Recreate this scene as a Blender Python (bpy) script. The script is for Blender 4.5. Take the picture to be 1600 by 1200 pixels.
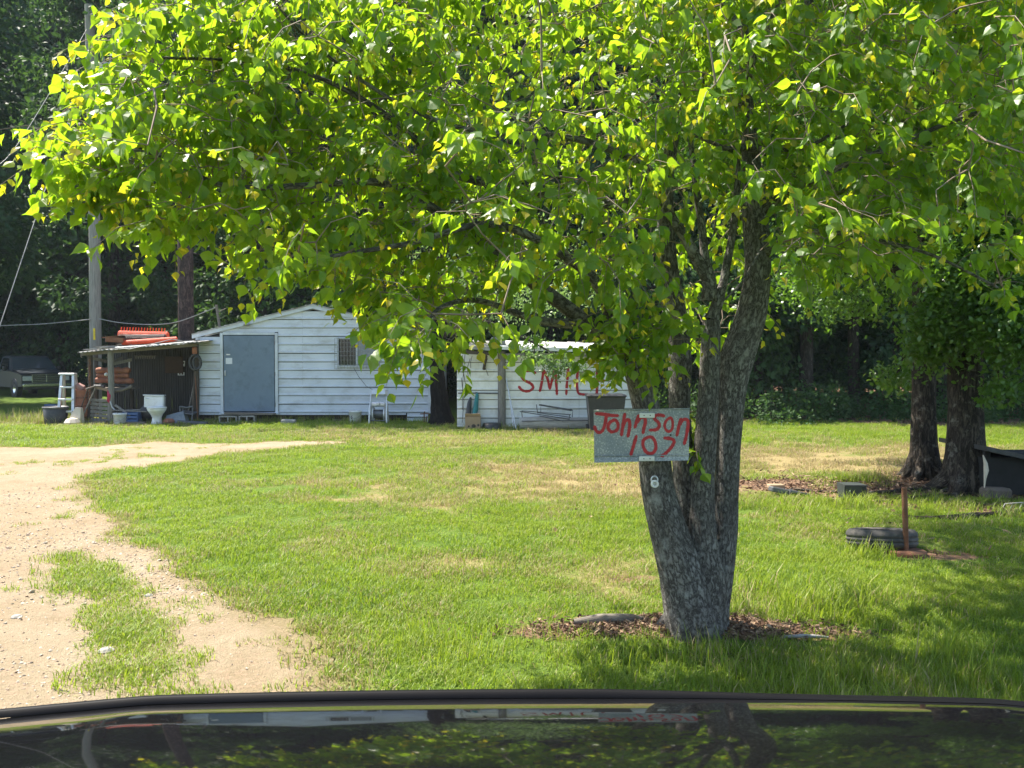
import bpy, math, random
import numpy as np
from mathutils import Vector, Matrix, Euler, noise

for o in list(bpy.data.objects):
    bpy.data.objects.remove(o)
SC = bpy.context.scene
COL = SC.collection
R = math.radians

# ------------------------------------------------------------------ camera
F, HC = 1300.0, 1.65                       # focal length in photo pixels, camera height
PITCH = math.atan(40.0 / F)
cam_d = bpy.data.cameras.new('camera')
cam = bpy.data.objects.new('camera', cam_d)
COL.objects.link(cam)
cam.location = (0, 0, HC)
cam.rotation_euler = (R(90) - PITCH, 0, 0)
cam_d.sensor_width = 36
cam_d.lens = 36 * F / 1600
cam_d.clip_start = 0.05
cam_d.clip_end = 2000
SC.camera = cam

# ------------------------------------------------------------------ sky and sun
SUN_EL, SUN_AZ = R(59), math.atan2(-0.86, 0.50)      # sun high, from the left and a little behind the trees
world = bpy.data.worlds.new('World')
SC.world = world
world.use_nodes = True
wn = world.node_tree
wn.nodes.clear()
wo = wn.nodes.new('ShaderNodeOutputWorld')
bg = wn.nodes.new('ShaderNodeBackground')
sky = wn.nodes.new('ShaderNodeTexSky')
sky.sky_type = 'NISHITA'
sky.sun_disc = False
sky.sun_elevation = SUN_EL
sky.sun_rotation = SUN_AZ
bg.inputs['Strength'].default_value = 0.12
wn.links.new(sky.outputs[0], bg.inputs['Color'])
wn.links.new(bg.outputs[0], wo.inputs['Surface'])
sun_d = bpy.data.lights.new('sun', 'SUN')
sun_d.energy = 5.0
sun_d.angle = R(0.53)
sun_d.color = (1.0, 0.93, 0.82)
sun = bpy.data.objects.new('sun', sun_d)
COL.objects.link(sun)
to_sun = Vector((math.sin(SUN_AZ) * math.cos(SUN_EL), math.cos(SUN_AZ) * math.cos(SUN_EL), math.sin(SUN_EL)))
sun.rotation_euler = (-to_sun).to_track_quat('-Z', 'Y').to_euler()
sun.location = to_sun * 50
SC.view_settings.view_transform = 'Standard'
SC.view_settings.look = 'None'
SC.view_settings.exposure = 1.52
SC.view_settings.gamma = 1.0
SC.view_settings.use_curve_mapping = False
SC.render.engine = 'CYCLES'
SC.cycles.max_bounces = 10
SC.cycles.diffuse_bounces = 6
SC.cycles.transmission_bounces = 5
SC.cycles.transparent_max_bounces = 6

# ------------------------------------------------------------------ pixel tracing
CA, SA = math.cos(PITCH), math.sin(PITCH)
def ray(px, py):
    u, v = (px - 800) / F, (600 - py) / F
    return Vector((u, v * SA + CA, v * CA - SA))
def at(px, py, Y):
    d = ray(px, py)
    return Vector((0, 0, HC)) + d * (Y / d.y)
def gp(px, py, z=0.0):
    d = ray(px, py)
    return Vector((0, 0, HC)) + d * ((z - HC) / d.z)

def S(r, g, b):
    f = lambda c: ((c / 255 + 0.055) / 1.055) ** 2.4 if c > 10 else c / 255 / 12.92
    return (f(r), f(g), f(b), 1)

# ------------------------------------------------------------------ materials
def nodes(name):
    m = bpy.data.materials.new(name)
    m.use_nodes = True
    nt = m.node_tree
    nt.nodes.clear()
    out = nt.nodes.new('ShaderNodeOutputMaterial')
    return m, nt, out
def N(nt, typ, **kw):
    n = nt.nodes.new(typ)
    for k, v in kw.items():
        if k in n.bl_rna.properties.keys() and k not in ('inputs',):
            setattr(n, k, v)
        else:
            n.inputs[k.replace('_', ' ')].default_value = v
    return n
def mixc(nt, fac, a, b, blend='MIX'):
    n = nt.nodes.new('ShaderNodeMix')
    n.data_type = 'RGBA'
    n.blend_type = blend
    for k, v in ((0, fac), (6, a), (7, b)):
        if hasattr(v, 'is_linked'):
            nt.links.new(v, n.inputs[k])
        else:
            n.inputs[k].default_value = v
    return n.outputs[2]
def ramp(nt, fac, lo, hi, a=0.0, b=1.0):
    n = nt.nodes.new('ShaderNodeMapRange')
    nt.links.new(fac, n.inputs[0])
    n.inputs[1].default_value = lo; n.inputs[2].default_value = hi
    n.inputs[3].default_value = a; n.inputs[4].default_value = b
    return n.outputs[0]
def math_(nt, op, a, b=0.0):
    n = nt.nodes.new('ShaderNodeMath')
    n.operation = op
    for k, v in ((0, a), (1, b)):
        if hasattr(v, 'is_linked'):
            nt.links.new(v, n.inputs[k])
        else:
            n.inputs[k].default_value = v
    return n.outputs[0]

def mk(name, c1, c2=None, scale=8, rough=0.7, bump=0.0, bscale=60, metal=0.0, spec=0.4, stretch=(1, 1, 1), detail=5, contrast=(0.35, 0.68), dirt=None, dirt_scale=3, ior=1.5):
    m, nt, out = nodes(name)
    p = nt.nodes.new('ShaderNodeBsdfPrincipled')
    nt.links.new(p.outputs[0], out.inputs[0])
    p.inputs['Roughness'].default_value = rough
    p.inputs['Metallic'].default_value = metal
    p.inputs['Specular IOR Level'].default_value = spec
    p.inputs['IOR'].default_value = ior
    tc = nt.nodes.new('ShaderNodeTexCoord')
    mp = nt.nodes.new('ShaderNodeMapping')
    mp.inputs['Scale'].default_value = stretch
    nt.links.new(tc.outputs['Object'], mp.inputs[0])
    col = None
    c2 = c2 or tuple(x * 0.75 for x in c1[:3]) + (1,)
    nz = N(nt, 'ShaderNodeTexNoise', Scale=scale, Detail=detail, Roughness=0.62)
    nt.links.new(mp.outputs[0], nz.inputs['Vector'])
    f = ramp(nt, nz.outputs[0], *contrast)
    col = mixc(nt, f, c1, c2)
    if dirt:
        n2 = N(nt, 'ShaderNodeTexNoise', Scale=dirt_scale, Detail=7, Roughness=0.7)
        nt.links.new(mp.outputs[0], n2.inputs['Vector'])
        col = mixc(nt, ramp(nt, n2.outputs[0], 0.5, 0.72, 0, 0.85), col, dirt)
    nt.links.new(col, p.inputs['Base Color'])
    if bump:
        n3 = N(nt, 'ShaderNodeTexNoise', Scale=bscale, Detail=4, Roughness=0.6)
        nt.links.new(mp.outputs[0], n3.inputs['Vector'])
        b = nt.nodes.new('ShaderNodeBump')
        b.inputs['Strength'].default_value = bump
        b.inputs['Distance'].default_value = 0.02
        nt.links.new(n3.outputs[0], b.inputs['Height'])
        nt.links.new(b.outputs[0], p.inputs['Normal'])
    return m

def leaf_mat(name, dark, light, young, trans, tfac=0.45, rough=0.42, spec=0.5):
    """two-sided leaf: reflects green, lets yellow-green light through; every leaf differs a little"""
    m, nt, out = nodes(name)
    geo = nt.nodes.new('ShaderNodeNewGeometry')
    oi = nt.nodes.new('ShaderNodeObjectInfo')
    rnd = math_(nt, 'FRACT', math_(nt, 'ADD', geo.outputs['Random Per Island'], oi.outputs['Random']))
    at_ = nt.nodes.new('ShaderNodeAttribute')
    at_.attribute_name = 'age'
    nz = N(nt, 'ShaderNodeTexNoise', Scale=0.9, Detail=3)
    nt.links.new(geo.outputs['Position'], nz.inputs['Vector'])
    f = math_(nt, 'ADD', math_(nt, 'MULTIPLY', rnd, 0.6), ramp(nt, nz.outputs[0], 0.3, 0.7, -0.1, 0.5))
    col = mixc(nt, f, dark, light)
    col = mixc(nt, at_.outputs['Fac'], col, young)
    p = nt.nodes.new('ShaderNodeBsdfPrincipled')
    p.inputs['Roughness'].default_value = rough
    p.inputs['Specular IOR Level'].default_value = spec
    nt.links.new(col, p.inputs['Base Color'])
    tr = nt.nodes.new('ShaderNodeBsdfTranslucent')
    tc = mixc(nt, rnd, trans, tuple(x * 0.7 for x in trans[:3]) + (1,))
    tc = mixc(nt, at_.outputs['Fac'], tc, tuple(min(1, x * k) for x, k in zip(trans[:3], (1.75, .95, .9))) + (1,))
    nt.links.new(tc, tr.inputs['Color'])
    mx = nt.nodes.new('ShaderNodeMixShader')
    mx.inputs[0].default_value = tfac
    nt.links.new(p.outputs[0], mx.inputs[1])
    nt.links.new(tr.outputs[0], mx.inputs[2])
    nt.links.new(mx.outputs[0], out.inputs[0])
    return m

def bark_mat(name, c1, c2, c3, us=26, vs=5, bump=0.9, moss=None):
    m, nt, out = nodes(name)
    p = nt.nodes.new('ShaderNodeBsdfPrincipled')
    p.inputs['Roughness'].default_value = 0.9
    p.inputs['Specular IOR Level'].default_value = 0.12
    nt.links.new(p.outputs[0], out.inputs[0])
    uv = nt.nodes.new('ShaderNodeUVMap')
    mp = nt.nodes.new('ShaderNodeMapping')
    mp.inputs['Scale'].default_value = (us, vs, 1)
    nt.links.new(uv.outputs[0], mp.inputs[0])
    nd = N(nt, 'ShaderNodeTexNoise', Scale=1.3, Detail=3)
    nt.links.new(mp.outputs[0], nd.inputs['Vector'])
    va = nt.nodes.new('ShaderNodeVectorMath'); va.operation = 'MULTIPLY_ADD'
    nt.links.new(nd.outputs['Color'], va.inputs[0]); va.inputs[1].default_value = (2.2, 2.0, 0); nt.links.new(mp.outputs[0], va.inputs[2])
    vo = N(nt, 'ShaderNodeTexVoronoi', Scale=1.0); vo.feature = 'DISTANCE_TO_EDGE'
    nt.links.new(va.outputs[0], vo.inputs['Vector'])
    nz = N(nt, 'ShaderNodeTexNoise', Scale=2.2, Detail=6, Roughness=0.7)
    nt.links.new(va.outputs[0], nz.inputs['Vector'])
    h = math_(nt, 'ADD', math_(nt, 'MULTIPLY', ramp(nt, vo.outputs['Distance'], 0.0, 0.35), 0.55), math_(nt, 'MULTIPLY', ramp(nt, nz.outputs[0], .25, .75), 0.85))
    tc = nt.nodes.new('ShaderNodeTexCoord')
    big = N(nt, 'ShaderNodeTexNoise', Scale=3.2, Detail=5, Roughness=0.65)
    nt.links.new(tc.outputs['Object'], big.inputs['Vector'])
    col = mixc(nt, ramp(nt, h, 0.42, 1.02), c3, mixc(nt, ramp(nt, big.outputs[0], 0.35, 0.65), c1, c2))
    if moss:
        b2 = N(nt, 'ShaderNodeTexNoise', Scale=7, Detail=6, Roughness=0.7)
        nt.links.new(tc.outputs['Object'], b2.inputs['Vector'])
        col = mixc(nt, ramp(nt, b2.outputs[0], 0.56, 0.7, 0, 0.75), col, moss)
    nt.links.new(col, p.inputs['Base Color'])
    b = nt.nodes.new('ShaderNodeBump')
    b.inputs['Strength'].default_value = bump
    b.inputs['Distance'].default_value = 0.018
    nt.links.new(h, b.inputs['Height'])
    nt.links.new(b.outputs[0], p.inputs['Normal'])
    return m

# ------------------------------------------------------------------ mesh helpers
LOC = {}
def tag(o, label=None, cat=None, group=None, kind=None):
    if label: o['label'] = label
    if cat: o['category'] = cat
    if group: o['group'] = group
    if kind: o['kind'] = kind
    return o
def thing(name, label, cat, loc=(0, 0, 0), rz=0.0, group=None):
    o = bpy.data.objects.new(name, None)
    o.empty_display_size = 0.1
    COL.objects.link(o)
    o.location = loc
    o.rotation_euler = (0, 0, rz)
    LOC[o.name] = Vector(loc)
    return tag(o, label, cat, group)
def link(o, parent=None):
    COL.objects.link(o)
    if parent is not None:
        o.parent = parent
    return o

class MB:
    def __init__(s):
        s.v, s.f, s.sm = [], [], []
    def add(s, vs, fs, smooth=False):
        n = len(s.v)
        s.v += [tuple(v) for v in vs]
        s.f += [tuple(i + n for i in f) for f in fs]
        s.sm += [smooth] * len(fs)
        return s
    def box(s, c, size, rot=None, bev=0.0):
        x, y, z = (k / 2 for k in size)
        if bev:
            b = min(bev, x * .8, y * .8, z * .8)
            vs = []
            for sx in (-1, 1):
                for sy in (-1, 1):
                    for sz in (-1, 1):
                        vs += [(sx * (x - b), sy * (y - b), sz * z), (sx * (x - b), sy * y, sz * (z - b)), (sx * x, sy * (y - b), sz * (z - b))]
            I = lambda a, b_, c_: ((a * 2 + b_) * 2 + c_) * 3
            fs = []
            fs += [(I(0,0,k), I(1,0,k), I(1,1,k), I(0,1,k))[::(1 if k else -1)] for k in (0, 1)]
            fs += [(I(0,k,0)+1, I(1,k,0)+1, I(1,k,1)+1, I(0,k,1)+1)[::(-1 if k else 1)] for k in (0, 1)]
            fs += [(I(k,0,0)+2, I(k,1,0)+2, I(k,1,1)+2, I(k,0,1)+2)[::(1 if k else -1)] for k in (0, 1)]
            for a in (0, 1):
                for b_ in (0, 1):
                    fs.append((I(0,a,b_), I(1,a,b_), I(1,a,b_)+1, I(0,a,b_)+1))
                    fs.append((I(a,0,b_), I(a,1,b_), I(a,1,b_)+2, I(a,0,b_)+2))
                    fs.append((I(a,b_,0)+1, I(a,b_,1)+1, I(a,b_,1)+2, I(a,b_,0)+2))
                    for c_ in (0, 1):
                        k = I(a, b_, c_); fs.append((k, k+1, k+2))
        else:
            vs = [(sx * x, sy * y, sz * z) for sx in (-1, 1) for sy in (-1, 1) for sz in (-1, 1)]
            fs = [(0,1,3,2), (4,6,7,5), (0,4,5,1), (2,3,7,6), (0,2,6,4), (1,5,7,3)]
        M = Euler(rot).to_matrix() if rot is not None else Matrix.Identity(3)
        c = Vector(c)
        return s.add([M @ Vector(v) + c for v in vs], fs)
    def hexa(s, a, b):
        """a, b: 4-point loops"""
        return s.add(list(a) + list(b), [(3,2,1,0), (4,5,6,7), (0,1,5,4), (1,2,6,5), (2,3,7,6), (3,0,4,7)])
    def tube(s, pts, r, n=8, caps=True, closed=False, smooth=True):
        pts = [Vector(p) for p in pts]
        rs = [r] * len(pts) if isinstance(r, (int, float)) else list(r)
        k = len(pts)
        vs, fs = [], []
        up = None
        for i, p in enumerate(pts):
            if closed:
                t = pts[(i + 1) % k] - pts[i - 1]
            else:
                t = pts[min(i + 1, k - 1)] - pts[max(i - 1, 0)]
            t.normalize()
            if up is None:
                up = Vector((0, 0, 1)) if abs(t.z) < 0.9 else Vector((1, 0, 0))
            a = (up - t * up.dot(t)).normalized()
            up = a
            b = t.cross(a)
            for j in range(n):
                w = 2 * math.pi * j / n
                vs.append(p + (a * math.cos(w) + b * math.sin(w)) * rs[i])
        for i in range(k if closed else k - 1):
            for j in range(n):
                i2 = (i + 1) % k
                fs.append((i * n + j, i * n + (j + 1) % n, i2 * n + (j + 1) % n, i2 * n + j))
        s.add(vs, fs, smooth)
        if caps and not closed:
            s.add(vs[:n][::-1], [tuple(range(n))])
            s.add(vs[-n:], [tuple(range(n))])
        return s
    def lathe(s, prof, n=20, c=(0, 0, 0), M=None, smooth=True, sx=1.0, sy=1.0):
        c = Vector(c)
        vs, fs = [], []
        for r, z in prof:
            for j in range(n):
                w = 2 * math.pi * j / n
                v = Vector((r * math.cos(w) * sx, r * math.sin(w) * sy, z))
                vs.append((M @ v if M else v) + c)
        for i in range(len(prof) - 1):
            for j in range(n):
                fs.append((i * n + j, i * n + (j + 1) % n, (i + 1) * n + (j + 1) % n, (i + 1) * n + j))
        return s.add(vs, fs, smooth)
    def prism(s, poly, a, b):
        """poly: list of 2D points -> extruded; a,b functions map (u,v)->3D for the two ends"""
        n = len(poly)
        vs = [a(*p) for p in poly] + [b(*p) for p in poly]
        fs = [tuple(range(n))[::-1], tuple(range(n, 2 * n))]
        fs += [(i, (i + 1) % n, n + (i + 1) % n, n + i) for i in range(n)]
        return s.add(vs, fs)
    def mesh(s, name, off=Vector((0, 0, 0))):
        me = bpy.data.meshes.new(name)
        me.from_pydata([(v[0] - off[0], v[1] - off[1], v[2] - off[2]) for v in s.v], [], s.f)
        me.polygons.foreach_set('use_smooth', s.sm)
        import bmesh
        bm = bmesh.new(); bm.from_mesh(me)
        bmesh.ops.recalc_face_normals(bm, faces=bm.faces)
        bm.to_mesh(me); bm.free()
        return me
    def build(s, name, mat, parent=None, world=True, kind=None, label=None):
        off = LOC[parent.name] if (parent is not None and world and parent.name in LOC) else Vector((0, 0, 0))
        me = s.mesh(name, off)
        me.materials.append(mat)
        o = bpy.data.objects.new(name, me)
        link(o, parent)
        if parent is not None and world and parent.name in LOC: LOC[o.name] = LOC[parent.name]
        if parent is not None and parent.parent is not None: pass
        if kind: o['kind'] = kind
        if label: o['label'] = label
        return o

def sub(parent_obj, root):
    """parts of parts share the root's origin"""
    LOC[parent_obj.name] = LOC[root.name]
    return parent_obj

def single(mb, name, mat, label, cat, loc, group=None, rz=0):
    """a thing that is one mesh, its origin at its base"""
    me = mb.mesh(name, Vector(loc))
    me.materials.append(mat)
    o = bpy.data.objects.new(name, me)
    o.location = loc
    LOC[o.name] = Vector(loc)
    link(o)
    return tag(o, label, cat, group)

def np_mesh(name, V, faces, mat, attrs=None, uv=None, smooth=False, mats=None):
    """V (n,3); faces (m,k) constant k"""
    me = bpy.data.meshes.new(name)
    V = np.asarray(V, np.float32); faces = np.asarray(faces, np.int32)
    m, k = faces.shape
    me.vertices.add(len(V)); me.vertices.foreach_set('co', V.ravel())
    me.loops.add(m * k); me.loops.foreach_set('vertex_index', faces.ravel())
    me.polygons.add(m)
    me.polygons.foreach_set('loop_start', np.arange(0, m * k, k, dtype=np.int32))
    me.polygons.foreach_set('use_smooth', np.full(m, smooth))
    if uv is not None:
        l = me.uv_layers.new(name='UVMap')
        l.data.foreach_set('uv', np.asarray(uv, np.float32)[faces.ravel()].ravel())
    for a, val in (attrs or {}).items():
        t = me.attributes.new(a, 'FLOAT', 'POINT')
        t.data.foreach_set('value', np.asarray(val, np.float32))
    me.update(calc_edges=True)
    me.validate()
    me.materials.append(mat)
    return me
def np_obj(name, me, parent=None, kind=None):
    o = bpy.data.objects.new(name, me)
    link(o, parent)
    if kind: o['kind'] = kind
    return o

def catmull(pts, n=8, closed=False):
    P = [np.array(p, float) for p in pts]
    k = len(P)
    out = []
    rng_ = range(k if closed else k - 1)
    for i in rng_:
        g = lambda j: P[j % k] if closed else P[min(max(j, 0), k - 1)]
        p0, p1, p2, p3 = g(i - 1), g(i), g(i + 1), g(i + 2)
        for t in np.arange(n) / n:
            out.append(0.5 * ((2 * p1) + (p2 - p0) * t + (2 * p0 - 5 * p1 + 4 * p2 - p3) * t * t + (3 * p1 - p0 - 3 * p2 + p3) * t ** 3))
    if not closed: out.append(P[-1])
    return out

def noise2(x, y, f, seed=0.0):
    """cheap smooth noise for arrays"""
    r = np.zeros_like(x, dtype=float)
    for k, (a, b, w) in enumerate(((1.0, 0.63, 1.0), (-0.71, 1.13, .8), (1.9, 0.35, .55), (0.43, -2.1, .5), (2.7, 2.2, .35), (-3.3, 1.7, .3))):
        r += w * np.sin(f * (a * x + b * y) + seed * (k + 1.7) + 1.3 * np.sin(f * 0.7 * (b * x - a * y) + seed + k))
    return r / 2.0

def zg(x, y):
    x = np.asarray(x, float); y = np.asarray(y, float)
    z = 0.012 * noise2(x, y, 0.9) * np.clip((y - 2) / 4, 0, 1)
    z = z + 0.055 * np.exp(-(((x - 1.0) / 0.62) ** 2 + ((y - 4.95) / 0.42) ** 2))
    return z
def zg1(x, y):
    return float(zg(np.array([x]), np.array([y]))[0])
def gpz(px, py):
    p = gp(px, py)
    p.z = zg1(p.x, p.y)
    return p

# ------------------------------------------------------------------ tapered wood
def limb(pts, rad, n=12, per=6, rough=0.0, rfreq=6.0, flare=None, seed=0):
    """pts control points (3D), rad radii; returns V,F,UV of a smooth tapered limb with bark relief"""
    P = catmull([(*p, r) for p, r in zip(pts, rad)], per)
    P = np.array(P)
    V, UV, Fc = [], [], []
    up = None
    L = 0.0
    rmed = float(np.median(P[:, 3]))
    for i in range(len(P)):
        t = Vector(P[min(i + 1, len(P) - 1)][:3] - P[max(i - 1, 0)][:3]).normalized()
        if up is None: up = Vector((0, 1, 0)) if abs(t.y) < 0.8 else Vector((1, 0, 0))
        a = (up - t * up.dot(t)).normalized(); up = a
        b = t.cross(a)
        if i: L += float(np.linalg.norm(P[i][:3] - P[i - 1][:3]))
        r = P[i][3]
        for j in range(n + 1):
            w = 2 * math.pi * (j % n) / n
            d = a * math.cos(w) + b * math.sin(w)
            rr = r
            if rough:
                q = Vector((d.x * rfreq * r * 3, d.y * rfreq * r * 3, L * rfreq * 0.35 + seed))
                rr *= 1 + rough * (noise.noise(q * 1.0) + 0.6 * noise.noise(Vector((d.x * 14, d.y * 14, L * 5 + seed))))
            p = Vector(P[i][:3]) + d * rr
            V.append(p); UV.append((2 * math.pi * j / n * rmed, L))
    m = n + 1
    for i in range(len(P) - 1):
        for j in range(n):
            Fc.append((i * m + j, i * m + j + 1, (i + 1) * m + j + 1, (i + 1) * m + j))
    return np.array(V), np.array(Fc), np.array(UV)
def limbs_obj(name, lst, mat, parent=None, kind=None):
    V, Fc, U, n = [], [], [], 0
    off = np.array(LOC[parent.name]) if parent is not None else np.zeros(3)
    for v, f, u in lst:
        V.append(v - off); Fc.append(f + n); U.append(u); n += len(v)
    me = np_mesh(name, np.vstack(V), np.vstack(Fc), mat, uv=np.vstack(U), smooth=True)
    return np_obj(name, me, parent, kind)

# ------------------------------------------------------------------ leaves
def rot_mats(rng, n, axis, droop, spin):
    """frames whose local +Y is the leaf axis; axis (n,3) unit; spin random normal tilt"""
    y = axis / np.linalg.norm(axis, axis=1, keepdims=True)
    up = np.tile(np.array([0, 0, 1.0]), (n, 1)) + rng.normal(0, spin, (n, 3))
    x = np.cross(y, up); x /= np.linalg.norm(x, axis=1, keepdims=True) + 1e-9
    z = np.cross(x, y)
    return np.stack([x, y, z], axis=2)
BROAD_V = np.array([(0,0,0),(0,.34,-.05),(0,.70,-.07),(0,1.12,-.16),(.30,.14,.03),(.47,.38,.07),(.28,.68,.03),(.07,.90,-.06),(-.30,.14,.03),(-.47,.38,.07),(-.28,.68,.03),(-.07,.90,-.06)])
BROAD_F = np.array([(0,4,1),(4,5,1),(5,6,1),(1,6,2),(6,7,2),(2,7,3),(0,1,8),(8,1,9),(9,1,10),(1,2,10),(10,2,11),(2,3,11)])
OVAL_V = np.array([(0,0,0),(.22,.35,.05),(.2,.7,.03),(0,1,-.08),(-.2,.7,.03),(-.22,.35,.05)])
OVAL_F = np.array([(0,1,5),(1,2,5),(2,4,5),(2,3,4)])
QUAD_V = np.array([(0,0,0),(.36,.5,.07),(0,1,-.06),(-.36,.5,.07)])
QUAD_F = np.array([(0,1,2),(0,2,3)])
def leaves(pos, axis, size, rng, TV, TF, spin=0.5, age=None):
    n = len(pos)
    M = rot_mats(rng, n, axis, 0, spin)
    V = np.einsum('nij,kj->nki', M, TV) * size[:, None, None] + pos[:, None, :]
    Fc = (TF[None] + (np.arange(n) * len(TV))[:, None, None]).reshape(-1, 3)
    A = np.repeat(age if age is not None else np.zeros(n), len(TV))
    return V.reshape(-1, 3), Fc, A, M
# ================================================================== GROUND
DRIVE_PX = [(545,1084),(472,1010),(402,950),(332,910),(252,868),(192,822),(152,782),(134,757),(158,741),(240,727),(340,712),(430,702),(520,695),(546,690),(430,689),(330,693),(250,690),(150,698),(0,698)]
DRIVE = [(gp(*p).x, gp(*p).y) for p in DRIVE_PX] + [(-14, 15.6), (-14, 2.6), (-0.4, 2.6)]
DRIVE = np.array([tuple(q)[:2] for q in catmull(DRIVE[:19], 4)] + DRIVE[19:])
STRIP_PX = [(75,872),(120,868),(165,885),(215,940),(262,1000),(306,1060),(318,1092),(150,1100),(128,1040),(110,960),(85,915)]
STRIP = np.array([(gp(*p).x, gp(*p).y) for p in STRIP_PX])

def sdist(x, y, P):
    x = np.asarray(x, float); y = np.asarray(y, float)
    d = np.full(x.shape, 1e9); ins = np.zeros(x.shape, bool)
    n = len(P)
    for i in range(n):
        ax, ay = P[i]; bx, by = P[(i + 1) % n]
        ex, ey = bx - ax, by - ay
        t = np.clip(((x - ax) * ex + (y - ay) * ey) / (ex * ex + ey * ey + 1e-12), 0, 1)
        d = np.minimum(d, np.hypot(x - ax - t * ex, y - ay - t * ey))
        c = ((ay > y) != (by > y)) & (x < (bx - ax) * (y - ay) / ((by - ay) + 1e-12) + ax)
        ins ^= c
    return np.where(ins, -d, d)
def drive_sd(x, y):
    return sdist(x, y, DRIVE) + 0.10 * noise2(x, y, 2.2, 3) + 0.04 * noise2(x, y, 7.1, 5) + 0.02 * noise2(x, y, 19, 8)
def ell(x, y, cx, cy, rx, ry, soft=0.5):
    q = np.sqrt(((x - cx) / rx) ** 2 + ((y - cy) / ry) ** 2) + 0.22 * noise2(x, y, 2.6, 2) + 0.1 * noise2(x, y, 8, 4)
    return np.clip((1 + soft / 2 - q) / soft, 0, 1)
_tb = gp(1075, 990)
def litter_f(x, y):
    """fallen leaves, bark and bare red earth"""
    a = ell(x, y, _tb.x - 0.1, _tb.y + 0.02, 0.92, 0.2, 0.6)
    a = np.maximum(a, ell(x, y, 6.2, 10.7, 3.6, 1.0, 0.5))
    a = np.maximum(a, 0.7 * ell(x, y, 5.3, 9.2, 2.0, 0.28, 0.8))
    a = np.maximum(a, 0.9 * ell(x, y, 6.9, 8.75, 1.6, 0.12, 0.8))
    a = np.maximum(a, 0.8 * ell(x, y, gp(1480, 868).x, gp(1480, 868).y, 0.45, 0.16, 0.8))
    a = np.maximum(a, 0.8 * ell(x, y, gp(985, 902).x, gp(985, 902).y, 0.22, 0.13, 0.6))
    a = np.maximum(a, np.clip((y - 20.4 - 0.8 * noise2(x, y, 0.5, 6)) / 0.8, 0, 1) * np.clip((x - 2) / 2, 0, 1) * np.clip((70 - y) / 20, 0, 1))
    return a
def dry_f(x, y):
    """thin, straw-coloured turf"""
    a = 0.85 * ell(x, y, 1.0, 11.2, 2.9, 1.9, 1.2)
    a = np.maximum(a, 0.95 * ell(x, y, 6.4, 13.6, 4.2, 2.3, 0.8))
    a = np.maximum(a, 0.5 * ell(x, y, -1.0, 17.5, 5.5, 2.2, 1.0))
    a = np.maximum(a, 0.75 * ell(x, y, -11.5, 21.2, 4.5, 1.1, 0.8))
    a = np.maximum(a, 0.9 * ell(x, y, gp(520, 782).x, gp(520, 782).y, 0.5, 0.16, 0.8))
    a = np.maximum(a, 0.55 * ell(x, y, 0.3, 6.6, 1.2, 0.5, 1.0))
    a = np.maximum(a, np.clip(1.0 - np.abs(drive_sd(x, y)) / 0.28, 0, 1) * 0.55)
    return np.clip(a + 0.24 * noise2(x, y, 1.4, 9) + 0.20 * noise2(x, y, 4.0, 12) + 0.1 * noise2(x, y, 11.0, 2), 0, 1)

def axis_pts(lo, hi, step, far):
    a = list(np.arange(lo, hi + 1e-6, step))
    s, q = step, hi
    while q < far:
        s *= 1.35; q += s; a.append(q)
    s, q = step, lo
    while q > -far:
        s *= 1.35; q -= s; a.insert(0, q)
    return np.array(a)
gx, gy = axis_pts(-13.5, 13.5, 0.11, 420), axis_pts(2.4, 24, 0.11, 420)
GX, GY = np.meshgrid(gx, gy)
x, y = GX.ravel(), GY.ravel()
ny, nx = GX.shape
idx = np.arange(nx * ny).reshape(ny, nx)
Q = np.stack([idx[:-1, :-1], idx[:-1, 1:], idx[1:, 1:], idx[1:, :-1]], -1).reshape(-1, 4)

m, nt, out = nodes('lawn_soil')
p = nt.nodes.new('ShaderNodeBsdfPrincipled'); p.inputs['Roughness'].default_value = 0.95; p.inputs['Specular IOR Level'].default_value = 0.1
nt.links.new(p.outputs[0], out.inputs[0])
tc = nt.nodes.new('ShaderNodeTexCoord')
def nzo(scale, detail=6, rough=0.65):
    n = N(nt, 'ShaderNodeTexNoise', Scale=scale, Detail=detail, Roughness=rough)
    nt.links.new(tc.outputs['Object'], n.inputs['Vector'])
    return n.outputs[0]
def attr(nm):
    n = nt.nodes.new('ShaderNodeAttribute'); n.attribute_name = nm
    return n.outputs['Fac']
fine = nzo(55); mid = nzo(9); spk = nzo(160, 3)
green = mixc(nt, ramp(nt, fine, 0.35, 0.65), (0.050, 0.085, 0.014, 1), (0.13, 0.20, 0.030, 1))
straw = mixc(nt, ramp(nt, fine, 0.35, 0.65), (0.15, 0.115, 0.05, 1), (0.36, 0.29, 0.14, 1))
earth = mixc(nt, ramp(nt, spk, 0.3, 0.7), (0.07, 0.045, 0.03, 1), (0.27, 0.18, 0.12, 1))
earth = mixc(nt, ramp(nt, mid, 0.4, 0.65), earth, (0.20, 0.115, 0.07, 1))
dd = ramp(nt, math_(nt, 'ADD', attr('dry'), math_(nt, 'MULTIPLY', math_(nt, 'SUBTRACT', mid, 0.5), 0.9)), 0.25, 0.75)
ll = ramp(nt, math_(nt, 'ADD', attr('litter'), math_(nt, 'MULTIPLY', math_(nt, 'SUBTRACT', mid, 0.5), 0.8)), 0.3, 0.6)
c = mixc(nt, dd, green, straw)
c = mixc(nt, ll, c, earth)
nt.links.new(c, p.inputs['Base Color'])
b = nt.nodes.new('ShaderNodeBump'); b.inputs['Strength'].default_value = 0.7; b.inputs['Distance'].default_value = 0.03
nt.links.new(fine, b.inputs['Height']); nt.links.new(b.outputs[0], p.inputs['Normal'])
me = np_mesh('ground', np.stack([x, y, zg(x, y)], 1), Q, m, {'dry': dry_f(x, y), 'litter': litter_f(x, y)}, smooth=True)
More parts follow.
